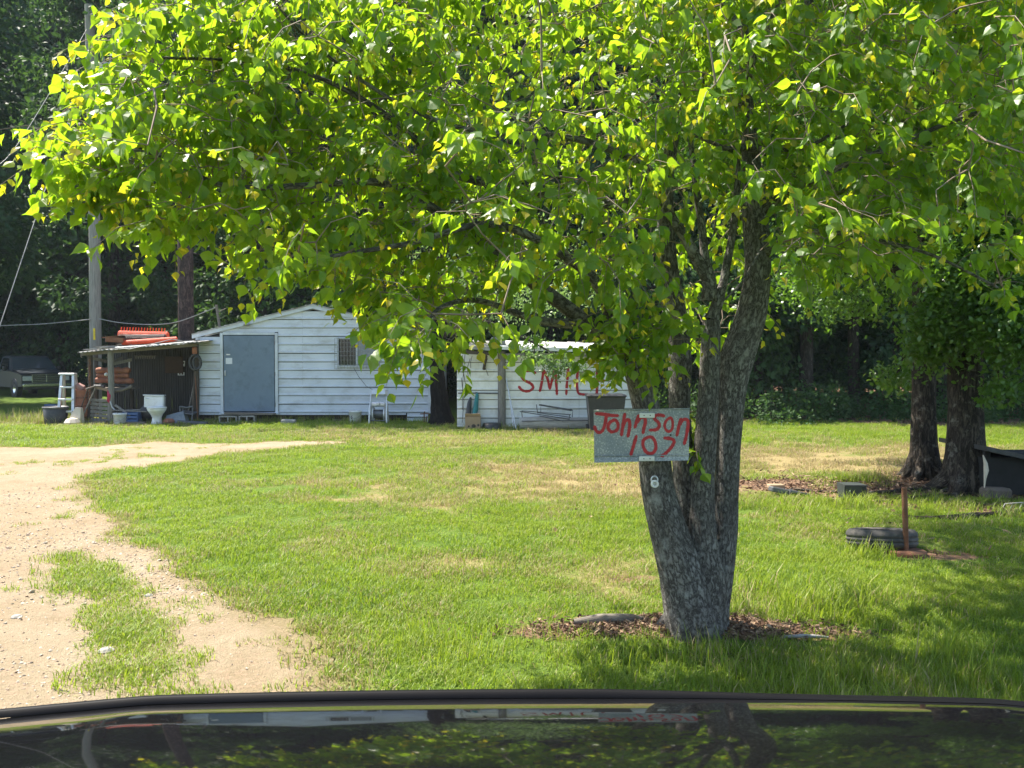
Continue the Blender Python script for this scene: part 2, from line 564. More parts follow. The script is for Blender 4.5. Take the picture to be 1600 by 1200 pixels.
tag(np_obj('ground', me), kind='structure')

# ------------------------------------------------------------------ sandy driveway: a sheet whose rim follows the traced edge
def clip_sheet(name, fn, x0, x1, y0, y1, st, lift, mat):
    ax, ay = np.arange(x0, x1, st), np.arange(y0, y1, st)
    X, Y = np.meshgrid(ax, ay)
    f = fn(X, Y)
    e = 0.02
    fx, fy = (fn(X + e, Y) - fn(X - e, Y)) / (2 * e), (fn(X, Y + e) - fn(X, Y - e)) / (2 * e)
    g2 = np.maximum(fx * fx + fy * fy, 0.2)
    o = (f > 0) & (f < st * 1.9)
    Xs, Ys = np.where(o, X - np.clip(f * fx / g2, -st, st), X), np.where(o, Y - np.clip(f * fy / g2, -st, st), Y)
    i = np.arange(X.size).reshape(X.shape)
    ins = f <= 0
    anyin = ins[:-1, :-1] | ins[:-1, 1:] | ins[1:, :-1] | ins[1:, 1:]
    q = np.stack([i[:-1, :-1], i[:-1, 1:], i[1:, 1:], i[1:, :-1]], -1)[anyin]
    used = np.unique(q); remap = np.full(X.size, -1); remap[used] = np.arange(len(used))
    xs, ys = Xs.ravel()[used], Ys.ravel()[used]
    return np_mesh(name, np.stack([xs, ys, zg(xs, ys) + lift], 1), remap[q], mat, {'edge': -np.minimum(f.ravel()[used], 0)}, smooth=True)
m, nt, out = nodes('driveway_sand')
p = nt.nodes.new('ShaderNodeBsdfPrincipled'); p.inputs['Roughness'].default_value = 0.95; p.inputs['Specular IOR Level'].default_value = 0.1
nt.links.new(p.outputs[0], out.inputs[0])
tc = nt.nodes.new('ShaderNodeTexCoord')
big, mid, fine, spk = nzo(0.55, 4), nzo(3.2, 6), nzo(38, 6, .7), nzo(130, 3)
vor = N(nt, 'ShaderNodeTexVoronoi', Scale=42); nt.links.new(tc.outputs['Object'], vor.inputs['Vector'])
c = mixc(nt, ramp(nt, mid, 0.35, 0.66), (0.315, 0.24, 0.145, 1), (0.39, 0.315, 0.205, 1))
c = mixc(nt, ramp(nt, big, 0.45, 0.7, 0, .8), c, (0.43, 0.365, 0.255, 1))
c = mixc(nt, ramp(nt, spk, 0.45, 0.7, 0, .7), c, (0.20, 0.145, 0.095, 1))
cp = nt.nodes.new('ShaderNodeSeparateColor'); nt.links.new(vor.outputs['Color'], cp.inputs[0])
c = mixc(nt, ramp(nt, cp.outputs[0], 0.55, 1.0, 0, .4), c, (0.50, 0.34, 0.24, 1))
c = mixc(nt, ramp(nt, math_(nt, 'ADD', attr('edge'), math_(nt, 'MULTIPLY', math_(nt, 'SUBTRACT', fine, .5), .5)), 0.0, 0.22, 0.75, 0.0), c, (0.25, 0.20, 0.10, 1))
nt.links.new(c, p.inputs['Base Color'])
b = nt.nodes.new('ShaderNodeBump'); b.inputs['Strength'].default_value = 0.9; b.inputs['Distance'].default_value = 0.03
nt.links.new(math_(nt, 'ADD', math_(nt, 'ADD', fine, math_(nt, 'MULTIPLY', spk, 0.7)), mid), b.inputs['Height']); nt.links.new(b.outputs[0], p.inputs['Normal'])
tag(np_obj('driveway', clip_sheet('driveway', drive_sd, -13.5, 0.2, 2.6, 17.6, 0.05, 0.006, m)), kind='structure')

# ------------------------------------------------------------------ scatter by geometry nodes (grass, gravel, litter)
def scatter(name, pts, rot, scl, pick, protos, extra=None):
    me = bpy.data.meshes.new(name)
    me.vertices.add(len(pts)); me.vertices.foreach_set('co', np.asarray(pts, np.float32).ravel())
    def put(nm, typ, dat, key):
        t = me.attributes.new(nm, typ, 'POINT'); t.data.foreach_set(key, dat.ravel())
    put('rot', 'FLOAT_VECTOR', np.asarray(rot, np.float32), 'vector')
    put('scl', 'FLOAT_VECTOR', np.asarray(scl, np.float32), 'vector')
    put('pick', 'INT', np.asarray(pick, np.int32), 'value')
    for k, v in (extra or {}).items():
        put(k, 'FLOAT', np.asarray(v, np.float32), 'value')
    me.update()
    o = bpy.data.objects.new(name, me)
    COL.objects.link(o)
    pc = bpy.data.collections.new(name + '_kinds')
    for k, pm in enumerate(protos):
        pc.objects.link(bpy.data.objects.new('%s_%02d' % (name, k), pm))
    ng = bpy.data.node_groups.new(name + '_scatter', 'GeometryNodeTree')
    ng.interface.new_socket('Geometry', in_out='INPUT', socket_type='NodeSocketGeometry')
    ng.interface.new_socket('Geometry', in_out='OUTPUT', socket_type='NodeSocketGeometry')
    gi, go = ng.nodes.new('NodeGroupInput'), ng.nodes.new('NodeGroupOutput')
    mp = ng.nodes.new('GeometryNodeMeshToPoints')
    ip = ng.nodes.new('GeometryNodeInstanceOnPoints')
    ci = ng.nodes.new('GeometryNodeCollectionInfo')
    ci.inputs[0].default_value = pc; ci.inputs[1].default_value = True; ci.inputs[2].default_value = True
    def na(nm, typ):
        n = ng.nodes.new('GeometryNodeInputNamedAttribute'); n.data_type = typ; n.inputs[0].default_value = nm
        return n.outputs[0]
    L = ng.links.new
    L(gi.outputs[0], mp.inputs['Mesh']); L(mp.outputs[0], ip.inputs['Points'])
    L(ci.outputs[0], ip.inputs['Instance']); ip.inputs['Pick Instance'].default_value = True
    L(na('pick', 'INT'), ip.inputs['Instance Index'])
    er = ng.nodes.new('FunctionNodeEulerToRotation')
    L(na('rot', 'FLOAT_VECTOR'), er.inputs[0]); L(er.outputs[0], ip.inputs['Rotation'])
    L(na('scl', 'FLOAT_VECTOR'), ip.inputs['Scale'])
    L(ip.outputs[0], go.inputs[0])
    md = o.modifiers.new('scatter', 'NODES'); md.node_group = ng
    tag(o, kind='stuff')
    return o

rng = np.random.default_rng(11)
# grass material
m, nt, out = nodes('grass_blades')
geo = nt.nodes.new('ShaderNodeNewGeometry')
ia = nt.nodes.new('ShaderNodeAttribute'); ia.attribute_type = 'INSTANCER'; ia.attribute_name = 'dry'
rnd = geo.outputs['Random Per Island']
nz = N(nt, 'ShaderNodeTexNoise', Scale=0.8, Detail=4); nt.links.new(geo.outputs['Position'], nz.inputs['Vector'])
g = mixc(nt, rnd, (0.070, 0.135, 0.012, 1), (0.175, 0.265, 0.026, 1))
nz3 = N(nt, 'ShaderNodeTexNoise', Scale=3.6, Detail=3); nt.links.new(geo.outputs['Position'], nz3.inputs['Vector'])
g = mixc(nt, ramp(nt, nz3.outputs[0], 0.52, 0.68, 0, .75), g, mixc(nt, rnd, (0.035, 0.085, 0.010, 1), (0.09, 0.17, 0.02, 1)))
g = mixc(nt, ramp(nt, nz.outputs[0], 0.35, 0.65), g, mixc(nt, rnd, (0.135, 0.19, 0.018, 1), (0.29, 0.34, 0.045, 1)))
st = mixc(nt, rnd, (0.22, 0.17, 0.075, 1), (0.50, 0.42, 0.22, 1))
r2 = math_(nt, 'FRACT', math_(nt, 'MULTIPLY', rnd, 17.31))
isdry = math_(nt, 'LESS_THAN', r2, math_(nt, 'ADD', math_(nt, 'MULTIPLY', ia.outputs['Fac'], 0.85), 0.07))
c = mixc(nt, isdry, g, st)
p = nt.nodes.new('ShaderNodeBsdfPrincipled'); p.inputs['Roughness'].default_value = 0.5; p.inputs['Specular IOR Level'].default_value = 0.35
nt.links.new(c, p.inputs['Base Color'])
tr = nt.nodes.new('ShaderNodeBsdfTranslucent')
nt.links.new(mixc(nt, isdry, mixc(nt, rnd, (0.26, 0.42, 0.02, 1), (0.44, 0.54, 0.04, 1)), (0.40, 0.32, 0.16, 1)), tr.inputs['Color'])
mx = nt.nodes.new('ShaderNodeMixShader'); mx.inputs[0].default_value = 0.4
nt.links.new(p.outputs[0], mx.inputs[1]); nt.links.new(tr.outputs[0], mx.inputs[2]); nt.links.new(mx.outputs[0], out.inputs[0])
M_GRASS = m
def tuft(n, rad, h, w, lean, seed):
    r = np.random.default_rng(seed)
    a = r.uniform(0, 2 * np.pi, n); q = rad * np.sqrt(r.uniform(0, 1, n))
    bx, by = q * np.cos(a), q * np.sin(a)
    yaw = r.uniform(0, 2 * np.pi, n); hh = h * r.uniform(0.45, 1.25, n); ln = hh * np.abs(r.normal(lean, lean * 0.6, n))
    ww = w * r.uniform(0.6, 1.3, n)
    dx, dy = np.cos(yaw), np.sin(yaw)
    sx, sy = -dy * ww / 2, dx * ww / 2
    z0 = np.full(n, -0.01)
    V = np.stack([np.stack([bx - sx, by - sy, z0], 1), np.stack([bx + sx, by + sy, z0], 1),
                  np.stack([bx + dx * ln * .35 - sx * .8, by + dy * ln * .35 - sy * .8, hh * .55], 1), np.stack([bx + dx * ln * .35 + sx * .8, by + dy * ln * .35 + sy * .8, hh * .55], 1),
                  np.stack([bx + dx * ln, by + dy * ln, hh * np.clip(1 - 0.15 * lean, .5, 1)], 1)], 1)
    Fc = np.array([(0, 1, 3), (0, 3, 2), (2, 3, 4)])[None] + (np.arange(n) * 5)[:, None, None]
    return np_mesh('grass_patch', V.reshape(-1, 3), Fc.reshape(-1, 3), M_GRASS)
PATCH = [tuft(165, 0.17, 0.042, 0.0046, 0.85, s) for s in range(5)]            # mown turf
PATCH += [tuft(46, 0.10, 0.05, 0.006, 0.9, 20 + s) for s in range(3)]           # small thin sprig
PATCH += [tuft(60, 0.16, 0.14, 0.006, 0.55, 30 + s) for s in range(3)]          # long rough grass
PATCH += [tuft(26, 0.14, 0.20, 0.004, 0.35, 40 + s) for s in range(2)]          # seed stalks
def in_view(x, y, mx=1.0):
    return (y > 3.3) & (np.abs(x) < 0.635 * y + mx)
P_, R_, S_, K_, D_ = [], [], [], [], []
def put(x, y, pick, s0, s1, hs=1.0, dry=None):
    n = len(x)
    P_.append(np.stack([x, y, zg(x, y)], 1)); R_.append(np.stack([rng.normal(0, .08, n), rng.normal(0, .08, n), rng.uniform(0, 6.28, n)], 1))
    s = rng.uniform(s0, s1, n); S_.append(np.stack([s, s, s * hs * (0.85 + 0.3 * np.clip(noise2(x, y, 1.1, 4) + .5, 0, 1))], 1))
    K_.append(pick if hasattr(pick, '__len__') else np.full(n, pick)); D_.append(dry_f(x, y) if dry is None else dry)
def cand(n, x0, x1, y0, y1):
    x = rng.uniform(x0, x1, n); y = rng.uniform(y0, y1, n)
    k = in_view(x, y)
    return x[k], y[k]
def lawn_keep(x, y, gap=0.03):
    sd = drive_sd(x, y)
    li, dr = litter_f(x, y), dry_f(x, y)
    keep = (sd > gap) & (rng.uniform(0, 1, len(x)) > np.clip(li * 1.25, 0, 0.97)) & (rng.uniform(0, 1, len(x)) > 0.45 * dr)
    keep &= ~((y > 21.35) & (x > -13) & (x < -2))          # under the sheds
    keep &= ~((y > 19.5) & (x > -1.4) & (x < 3.2))
    keep &= y < 22.5
    for (px_, py_, r_) in ((1416, 872, .27), (1388, 853, .36)):
        c_ = gp(px_, py_); keep &= np.hypot(x - c_.x, y - c_.y) > r_
    return keep
for (y0, y1, dens, s0, s1) in ((3.3, 6.5, 62, 0.8, 1.15), (6.5, 10, 40, 0.9, 1.25), (10, 15, 24, 1.0, 1.5), (15, 23, 15, 1.2, 1.9)):
    W = 0.635 * y1 + 1
    x, y = cand(int(dens * 2 * W * (y1 - y0)), -W, W, y0, y1)
    k = lawn_keep(x, y); x, y = x[k], y[k]
    put(x, y, rng.integers(0, 5, len(x)), s0, s1)
# thin sprigs creeping over the rim of the sand and down its middle
x, y = cand(26000, -13, 1, 3.4, 17.5)
sd = drive_sd(x, y)
k = (sd < 0.10) & (sd > -0.30) & (rng.uniform(0, 1, len(x)) < np.exp(-np.clip(-sd, 0, 9) / 0.09) * 0.55)
put(x[k], y[k], rng.integers(5, 8, k.sum()), 0.6, 1.2, dry=np.clip(dry_f(x[k], y[k]) + .15, 0, 1))
x, y = cand(9000, -6, -1, 3.4, 8)
ss = sdist(x, y, STRIP) + 0.01 + 0.07 * noise2(x, y, 3.1, 1) + 0.08 * noise2(x, y, 9, 2)
k = (ss < 0.03) & (rng.uniform(0, 1, len(x)) < np.clip(-ss / 0.2, 0.06, 0.5))
put(x[k], y[k], np.where(rng.uniform(0, 1, k.sum()) < 0.6, rng.integers(5, 8, k.sum()), rng.integers(0, 5, k.sum())), 0.7, 1.2, dry=np.clip(dry_f(x[k], y[k]) * .4 + .05, 0, 1))
x, y = cand(5000, -13, -1, 5, 17)
k = (drive_sd(x, y) < -0.2) & (noise2(x, y, 1.0, 7) + .6 * noise2(x, y, 3.5, 3) > .85)
put(x[k], y[k], rng.integers(5, 8, k.sum()), 0.5, 1.0)
# longer rough grass close to the car and round the posts
x, y = cand(9000, -0.6, 4.6, 3.3, 4.9)
k = (drive_sd(x, y) > 0.15) & (litter_f(x, y) < 0.3) & (rng.uniform(0, 1, len(x)) < np.clip((4.75 - y) / 1.0, 0, 1) * np.clip((x + 0.5) / 1.2, 0.12, 1) * 0.20)
put(x[k], y[k], rng.integers(8, 11, k.sum()), 0.4, 0.78)
k = rng.uniform(0, 1, len(x)) < 0.006
put(x[k], y[k], rng.integers(11, 13, k.sum()), 0.7, 1.2)
for (px, py, n, r) in ((1350, 752, 26, 0.22), (1250, 960, 10, 0.35), (1180, 925, 8, 0.25), (1352, 872, 6, 0.12), (1320, 800, 14, 0.8), (1480, 800, 22, 1.0), (1400, 790, 12, .8), (1310, 945, 10, .25)):
    c = gp(px, py); a = rng.uniform(0, 6.28, n); q = r * np.sqrt(rng.uniform(0, 1, n))
    put(c.x + q * np.cos(a) * 1.6, c.y + q * np.sin(a) * .6, rng.integers(8, 11, n), 0.7, 1.2)
# weeds along the sheds
x, y = rng.uniform(-12.5, 2.6, 170), None
y = np.where(x < -1.6, rng.uniform(20.9, 21.5, len(x)), rng.uniform(19.05, 19.4, len(x)))
put(x, y, np.where(rng.uniform(0, 1, len(x)) < .7, rng.integers(8, 11, len(x)), rng.integers(11, 13, len(x))), 0.6, 1.4)
x = rng.uniform(-15, -10.6, 260); y = rng.uniform(20.6, 22.4, 260)
put(x, y, rng.integers(8, 13, 260), 0.8, 1.8, dry=np.full(260, .6))
scatter('grass', np.vstack(P_), np.vstack(R_), np.vstack(S_), np.concatenate(K_), PATCH, {'dry': np.concatenate(D_)})

# ------------------------------------------------------------------ gravel
M_STONE = mk('pebble', (0.58, 0.46, 0.33, 1), (0.38, 0.24, 0.155, 1), scale=1.2, rough=0.9, contrast=(0.4, 0.6))
_nt = M_STONE.node_tree
_oi = _nt.nodes.new('ShaderNodeObjectInfo'); _p = [n for n in _nt.nodes if n.type == 'BSDF_PRINCIPLED'][0]
_nt.links.new(mixc(_nt, _oi.outputs['Random'], (0.54, 0.47, 0.37, 1), (0.29, 0.205, 0.14, 1)), _p.inputs['Base Color'])
def pebble(seed):
    r = np.random.default_rng(seed)
    mb = MB(); mb.lathe([(0.0, -.5), (.75, -.4), (1, 0), (.7, .45), (0.0, .6)], 7, smooth=False)
    V = np.array(mb.v) * r.uniform(.7, 1.25, (1, 3)); V += r.normal(0, .1, V.shape)
    mb.v = [tuple(v) for v in V]
    me = mb.mesh('pebble'); me.materials.append(M_STONE)
    return me
x, y = cand(80000, -9.5, 0.2, 3.4, 13)
sd = drive_sd(x, y)
w = np.clip(noise2(x, y, 0.9, 14) * .6 + .55, 0.08, 1) * np.clip((12.5 - y) / 6, .15, 1)
w = w * np.where(x > -1.25 - (y - 4) * .28, 0.25, 1.0)
k = (sd < -0.02) & (rng.uniform(0, 1, len(x)) < w * .8)
x, y = x[k], y[k]; n = len(x)
s = 0.005 + 0.012 * rng.beta(1.2, 5.5, n) + 0.012 * (rng.uniform(0, 1, n) > .992)
scatter('gravel', np.stack([x, y, zg(x, y) + 0.006 + s * .2], 1), rng.uniform(0, 6.28, (n, 3)) * np.array([.1, .1, 1]), np.stack([s * 1.2, s, s * .8], 1), rng.integers(0, 5, n), [pebble(k) for k in range(5)])

# ------------------------------------------------------------------ leaf litter
M_LIT = mk('dead_leaf', (0.20, 0.115, 0.06, 1), (0.09, 0.055, 0.035, 1), scale=2, rough=.8)
_nt = M_LIT.node_tree
_oi = _nt.nodes.new('ShaderNodeObjectInfo'); _p = [n for n in _nt.nodes if n.type == 'BSDF_PRINCIPLED'][0]
_cr = _nt.nodes.new('ShaderNodeValToRGB'); _cr.color_ramp.elements[0].color = (0.07, 0.042, 0.028, 1); _cr.color_ramp.elements[1].color = (0.42, 0.30, 0.19, 1)
_e = _cr.color_ramp.elements.new(0.55); _e.color = (0.17, 0.095, 0.055, 1)
_nt.links.new(_oi.outputs['Random'], _cr.inputs[0]); _nt.links.new(_cr.outputs[0], _p.inputs['Base Color'])
def deadleaf(seed):
    r = np.random.default_rng(seed); V = BROAD_V * np.array([1, 1, 3.0]) + r.normal(0, .06, BROAD_V.shape)
    V[:, 2] += .25 * (V[:, 1] - .5) ** 2 * 4
    return np_mesh('dead_leaf', V - np.array([0, .5, 0]), BROAD_F, M_LIT)
def chip(seed):
    r = np.random.default_rng(seed); mb = MB()
    mb.tube([(-.5, 0, 0), (0, r.normal(0, .08), r.normal(0.05, .05)), (.5, r.normal(0, .1), 0)], [.05, .07, .03], 4, smooth=False)
    me = mb.mesh('twig_bit'); me.materials.append(M_LIT); return me
x = np.concatenate([rng.normal(_tb.x - .1, .62, 9000), rng.uniform(1.5, 11, 26000), rng.uniform(2, 13, 5000), rng.uniform(0, 6, 5000)])
y = np.concatenate([rng.normal(_tb.y, .17, 9000), rng.uniform(8, 12.4, 26000), rng.uniform(19.6, 21.5, 5000), rng.uniform(5, 12, 5000)])
k = (rng.uniform(0, 1, len(x)) < litter_f(x, y) * .5 + .02) & (y > 3.6) & in_view(x, y)
x, y = x[k], y[k]; n = len(x)
s = rng.uniform(.010, .034, n) * np.where(y > 7, 1.7, 1.0)
pk = rng.integers(0, 7, n)
scatter('leaf_litter', np.stack([x, y, zg(x, y) + rng.uniform(.004, .03, n)], 1), np.stack([rng.normal(0, .35, n), rng.normal(0, .35, n), rng.uniform(0, 6.28, n)], 1), np.stack([s * np.where(pk > 3, 2.0, 1)] * 3, 1), pk, [deadleaf(k) for k in range(4)] + [chip(k) for k in range(3)])
# ================================================================== THE BIG TREE IN FRONT
M_BARK = bark_mat('grey_bark', (0.42, 0.40, 0.36, 1), (0.28, 0.26, 0.23, 1), (0.085, 0.076, 0.068, 1), us=46, vs=17, bump=1.0, moss=(0.46, 0.46, 0.42, 1))
M_TWIG = mk('twig_bark', (0.17, 0.12, 0.085, 1), (0.26, 0.21, 0.16, 1), scale=6, rough=.85)
M_LEAF = leaf_mat('tallow_leaf', (0.045, 0.105, 0.013, 1), (0.095, 0.18, 0.018, 1), (0.30, 0.25, 0.03, 1), (0.47, 0.74, 0.025, 1), tfac=0.53, rough=0.43)
base = gpz(1088, 1000)
tree = thing('big_tree', 'big multi-stemmed leafy tree in the front lawn carrying the painted metal sign', 'tree', base)
def tr(lst):
    """(px, py, depth, width in px) -> points, radii"""
    pts = [at(a, b, d) for a, b, d, w in lst]
    return pts, [w / 2 * d / F for a, b, d, w in lst]
D0 = base.y
trunks = [
    [(1088, 1022, D0, 98), (1086, 1000, D0, 90), (1079, 960, D0, 80), (1066, 900, D0 - .01, 68), (1045, 830, D0 - .02, 60), (1029, 770, D0 - .03, 51), (1022, 715, D0 - .03, 49), (1012, 650, D0 - .04, 44), (1000, 600, D0 - .05, 40), (985, 555, D0 - .1, 36), (962, 510, D0 - .15, 30)],
    [(1100, 1010, D0 + .16, 70), (1092, 950, D0 + .16, 66), (1082, 880, D0 + .2, 50), (1073, 800, D0 + .24, 40), (1068, 720, D0 + .26, 35), (1062, 640, D0 + .28, 33), (1062, 570, D0 + .29, 36), (1056, 500, D0 + .3, 36), (1043, 420, D0 + .3, 34), (1040, 350, D0 + .3, 28), (1042, 270, D0 + .3, 22), (1060, 170, D0 + .35, 17), (1080, 20, D0 + .4, 13), (1075, -160, D0 + .5, 9)],
    [(1100, 1010, D0 + .03, 74), (1103, 960, D0 + .03, 62), (1104, 900, D0 + .03, 54), (1098, 830, D0 + .02, 42), (1098, 760, D0 + .01, 36), (1103, 680, D0, 34), (1107, 610, D0, 32), (1110, 550, D0, 31), (1112, 500, D0, 27)],
    [(1106, 1012, D0 + .07, 66), (1112, 960, D0 + .08, 54), (1123, 900, D0 + .1, 46), (1132, 830, D0 + .11, 40), (1136, 750, D0 + .12, 36), (1140, 660, D0 + .12, 38), (1146, 600, D0 + .12, 44), (1152, 560, D0 + .12, 52), (1160, 535, D0 + .12, 50), (1174, 490, D0 + .12, 46), (1184, 420, D0 + .12, 40), (1180, 340, D0 + .12, 38), (1174, 260, D0 + .14, 28), (1166, 150, D0 + .2, 20), (1160, 0, D0 + .3, 15), (1170, -200, D0 + .4, 10), (1190, -400, D0 + .5, 5)],
]
for k, t in enumerate(trunks):
    pts, rad = tr(t)
    limbs_obj('trunk', [limb(pts, rad, 44, 9, rough=0.075, rfreq=7, seed=k * 7.3)], M_BARK, tree)
# root flare at the foot, on the sunny side
fl = []
for a, l, w in ((150, .12, .05), (18, .08, .05), (95, .3, .08)):
    d = Vector((math.cos(R(a)), math.sin(R(a)), 0))
    p0 = Vector(base) + Vector((.02, .05, 0)) + d * .08 + Vector((0, 0, .16)); p1 = Vector(base) + d * (.12 + l * .45) + Vector((0, 0, .06)); p2 = Vector(base) + d * (.14 + l) + Vector((0, 0, -.035))
    fl.append(limb([p0, p0.lerp(p1, .5) + Vector((0, 0, -.02)), p1, p2], [w * .55, w * .95, w * .8, w * .35], 16, 5, rough=.2, rfreq=8, seed=a))
limbs_obj('root', fl, M_BARK, tree)
# limbs traced from the photograph, each with its own distance
BR = [
    [(985, 555, D0 - .1, 34), (900, 492, 4.6, 24), (780, 400, 4.4, 20), (670, 322, 4.25, 15), (590, 285, 4.1, 12), (480, 290, 3.95, 10), (350, 290, 3.8, 8), (240, 240, 3.65, 6), (120, 235, 3.5, 4)],
    [(1042, 300, D0 + .3, 24), (960, 320, 4.9, 16), (840, 300, 4.7, 14), (700, 268, 4.5, 14), (642, 210, 4.35, 11), (540, 140, 4.2, 8), (420, 100, 4.05, 6), (250, 90, 3.8, 4)],
    [(1107, 440, D0, 20), (1070, 370, D0 - .02, 17), (1047, 335, D0 - .05, 15), (1020, 270, 4.65, 12), (930, 225, 4.5, 11), (830, 208, 4.4, 9), (740, 205, 4.3, 8), (620, 160, 4.2, 6), (480, 60, 4.05, 5), (400, -40, 4, 4)],
    [(920, 507, 4.62, 18), (840, 500, 4.5, 12), (750, 470, 4.35, 9), (690, 480, 4.0, 7), (655, 520, 3.5, 4)],
    [(962, 510, D0 - .15, 26), (930, 440, 4.55, 18), (850, 380, 4.35, 14), (760, 350, 4.15, 11), (640, 380, 4.0, 8), (520, 400, 3.85, 6), (430, 420, 3.75, 4)],
    [(975, 535, D0 - .15, 14), (965, 500, 4.55, 9), (985, 545, 4.5, 5), (1000, 590, 4.45, 3)],
    [(1192, 330, D0 + .1, 20), (1225, 300, 4.8, 15), (1275, 278, 4.65, 13), (1380, 235, 4.45, 9), (1500, 185, 4.3, 7), (1620, 150, 4.2, 5)],
    [(1186, 395, D0 + .1, 14), (1230, 370, 4.75, 11), (1290, 362, 4.6, 9), (1370, 375, 4.5, 7), (1460, 400, 4.4, 5), (1560, 450, 4.3, 4)],
    [(1172, 235, D0 + .12, 12), (1215, 233, 4.7, 10), (1265, 228, 4.6, 7), (1330, 190, 4.5, 5)],
    [(1170, 228, D0 + .12, 12), (1140, 233, 4.75, 9), (1110, 222, 4.65, 6), (1060, 200, 4.5, 4)],
    [(1112, 500, D0, 22), (1128, 450, D0 + .02, 15), (1138, 400, D0 + .04, 13), (1148, 340, D0 + .05, 11), (1155, 250, D0 + .1, 8)],
    [(1107, 470, D0, 25), (1108, 440, D0, 22), (1101, 400, D0, 14), (1096, 350, D0 + .02, 12), (1088, 300, D0 + .02, 10), (1075, 200, D0 + .05, 8), (1040, 80, D0, 6)],
    [(1066, 150, D0 + .35, 16), (1180, 60, 5.2, 11), (1320, -30, 5.2, 9), (1470, -80, 5.1, 6)],
    [(1150, 30, D0 + .3, 12), (1080, -60, 5.0, 9), (960, -130, 4.9, 7), (830, -160, 4.8, 5)],
    [(1160, 170, D0 + .2, 14), (1170, 120, 4.7, 10), (1190, 60, 4.5, 7), (1240, -40, 4.3, 5)],
    [(1203, 402, D0 + .1, 6), (1190, 390, 4.6, 5), (1160, 440, 4.5, 4), (1130, 470, 4.42, 3)],
]
bl, BP = [], []
for k, t in enumerate(BR):
    pts, rad = tr(t)
    bl.append(pts); BP.append(np.array(catmull([(*p, r) for p, r in zip(pts, rad)], 10)))
    limbs_obj('branch', [limb(pts, rad, 12, 8, rough=.10, rfreq=9, seed=k * 3.1)], M_BARK, tree)
BP += [np.array(catmull([(*p, r) for p, r in zip(*tr(t))], 6))[40:] for t in (trunks[1], trunks[3])]
BPT = np.vstack(BP)

rng = np.random.default_rng(5)
def poly_in(px, py, poly):
    return sdist(px, py, np.array(poly, float)) < 0
def spray_zone(poly, n, dfun, spread):
    P = np.array(poly, float)
    x = rng.uniform(P[:, 0].min(), P[:, 0].max(), n * 4); y = rng.uniform(P[:, 1].min(), P[:, 1].max(), n * 4)
    k = poly_in(x, y, P); x, y = x[k][:n], y[k][:n]
    d = dfun(x, y) + rng.normal(0, 1, len(x)) * spread
    return np.array([at(a, b, c) for a, b, c in zip(x, y, d)])
ZONES = []
ZONES.append(spray_zone([(112,250),(235,240),(228,305),(140,292)], 16, lambda x, y: 3.7 + 0 * x, .12))
zl = [(84,225),(118,192),(138,152),(172,84),(228,40),(300,-30),(420,-60),(720,-60),(720,250),(700,490),(640,520),(612,505),(580,470),(540,455),(505,450),(450,428),(400,392),(380,332),(345,328),(315,362),(255,362),(218,342),(222,305),(150,282),(118,262),(75,250)]
ZONES.append(spray_zone(zl, 720, lambda x, y: 3.6 + (x - 20) / 680 * .85, .27))
zc = [(690,-90),(1070,-90),(1075,330),(1045,380),(1030,425),(1000,455),(930,440),(890,425),(835,475),(760,510),(735,535),(690,515)]
ZONES.append(spray_zone(zc, 400, lambda x, y: 4.45 + (x - 700) * .0003, .5))
ZONES.append(spray_zone([(560,-90),(1000,-90),(990,390),(800,440),(600,420)], 110, lambda x, y: 5.4 + 0 * x, .5))
ZONES.append(spray_zone([(935,475),(1005,455),(1048,500),(1048,550),(1010,565),(960,562),(938,540)], 48, lambda x, y: 4.5 + 0 * x, .12))
ZONES.append(spray_zone([(695,480),(640,475),(632,525),(645,545),(675,520)], 14, lambda x, y: 3.35 + 0 * x, .12))
zr = [(1070,-90),(1640,-90),(1640,260),(1560,300),(1450,250),(1400,330),(1380,410),(1330,430),(1280,400),(1240,415),(1215,395),(1200,330),(1130,280),(1080,300)]
ZONES.append(spray_zone(zr, 620, lambda x, y: 4.75 - (x - 1070) * .0007, .5))
ZONES.append(spray_zone([(1380,250),(1640,250),(1640,420),(1560,460),(1440,420),(1390,400)], 40, lambda x, y: 4.6 + 0 * x, .4))
ZONES.append(spray_zone([(1060,300),(1200,300),(1190,520),(1130,560),(1060,520)], 40, lambda x, y: 5.7 + 0 * x, .25))
ZONES.append(spray_zone([(1085,600),(1098,600),(1100,690),(1080,690)], 5, lambda x, y: 4.98 + 0 * x, .05))
# crown above the picture: shades the right-hand side and the ground in front of the trunk
c = rng.normal(0, 1, (1500, 3)); c /= np.linalg.norm(c, axis=1, keepdims=True); c *= rng.uniform(.3, 1, (1500, 1)) ** .6
top = np.array([1.8, 6.2, 6.0]) + c * np.array([2.3, 2.0, 1.5])
ZONES.append(top)
c = rng.normal(0, 1, (1300, 3)); c /= np.linalg.norm(c, axis=1, keepdims=True); c *= rng.uniform(.35, 1, (1300, 1)) ** .6
top = np.array([1.85, 5.5, 4.8]) + c * np.array([2.5, 2.6, 1.4])
ZONES.append(top[(top[:, 2] > 3.7) & (top[:, 0] > .75)])
SP = np.vstack(ZONES)
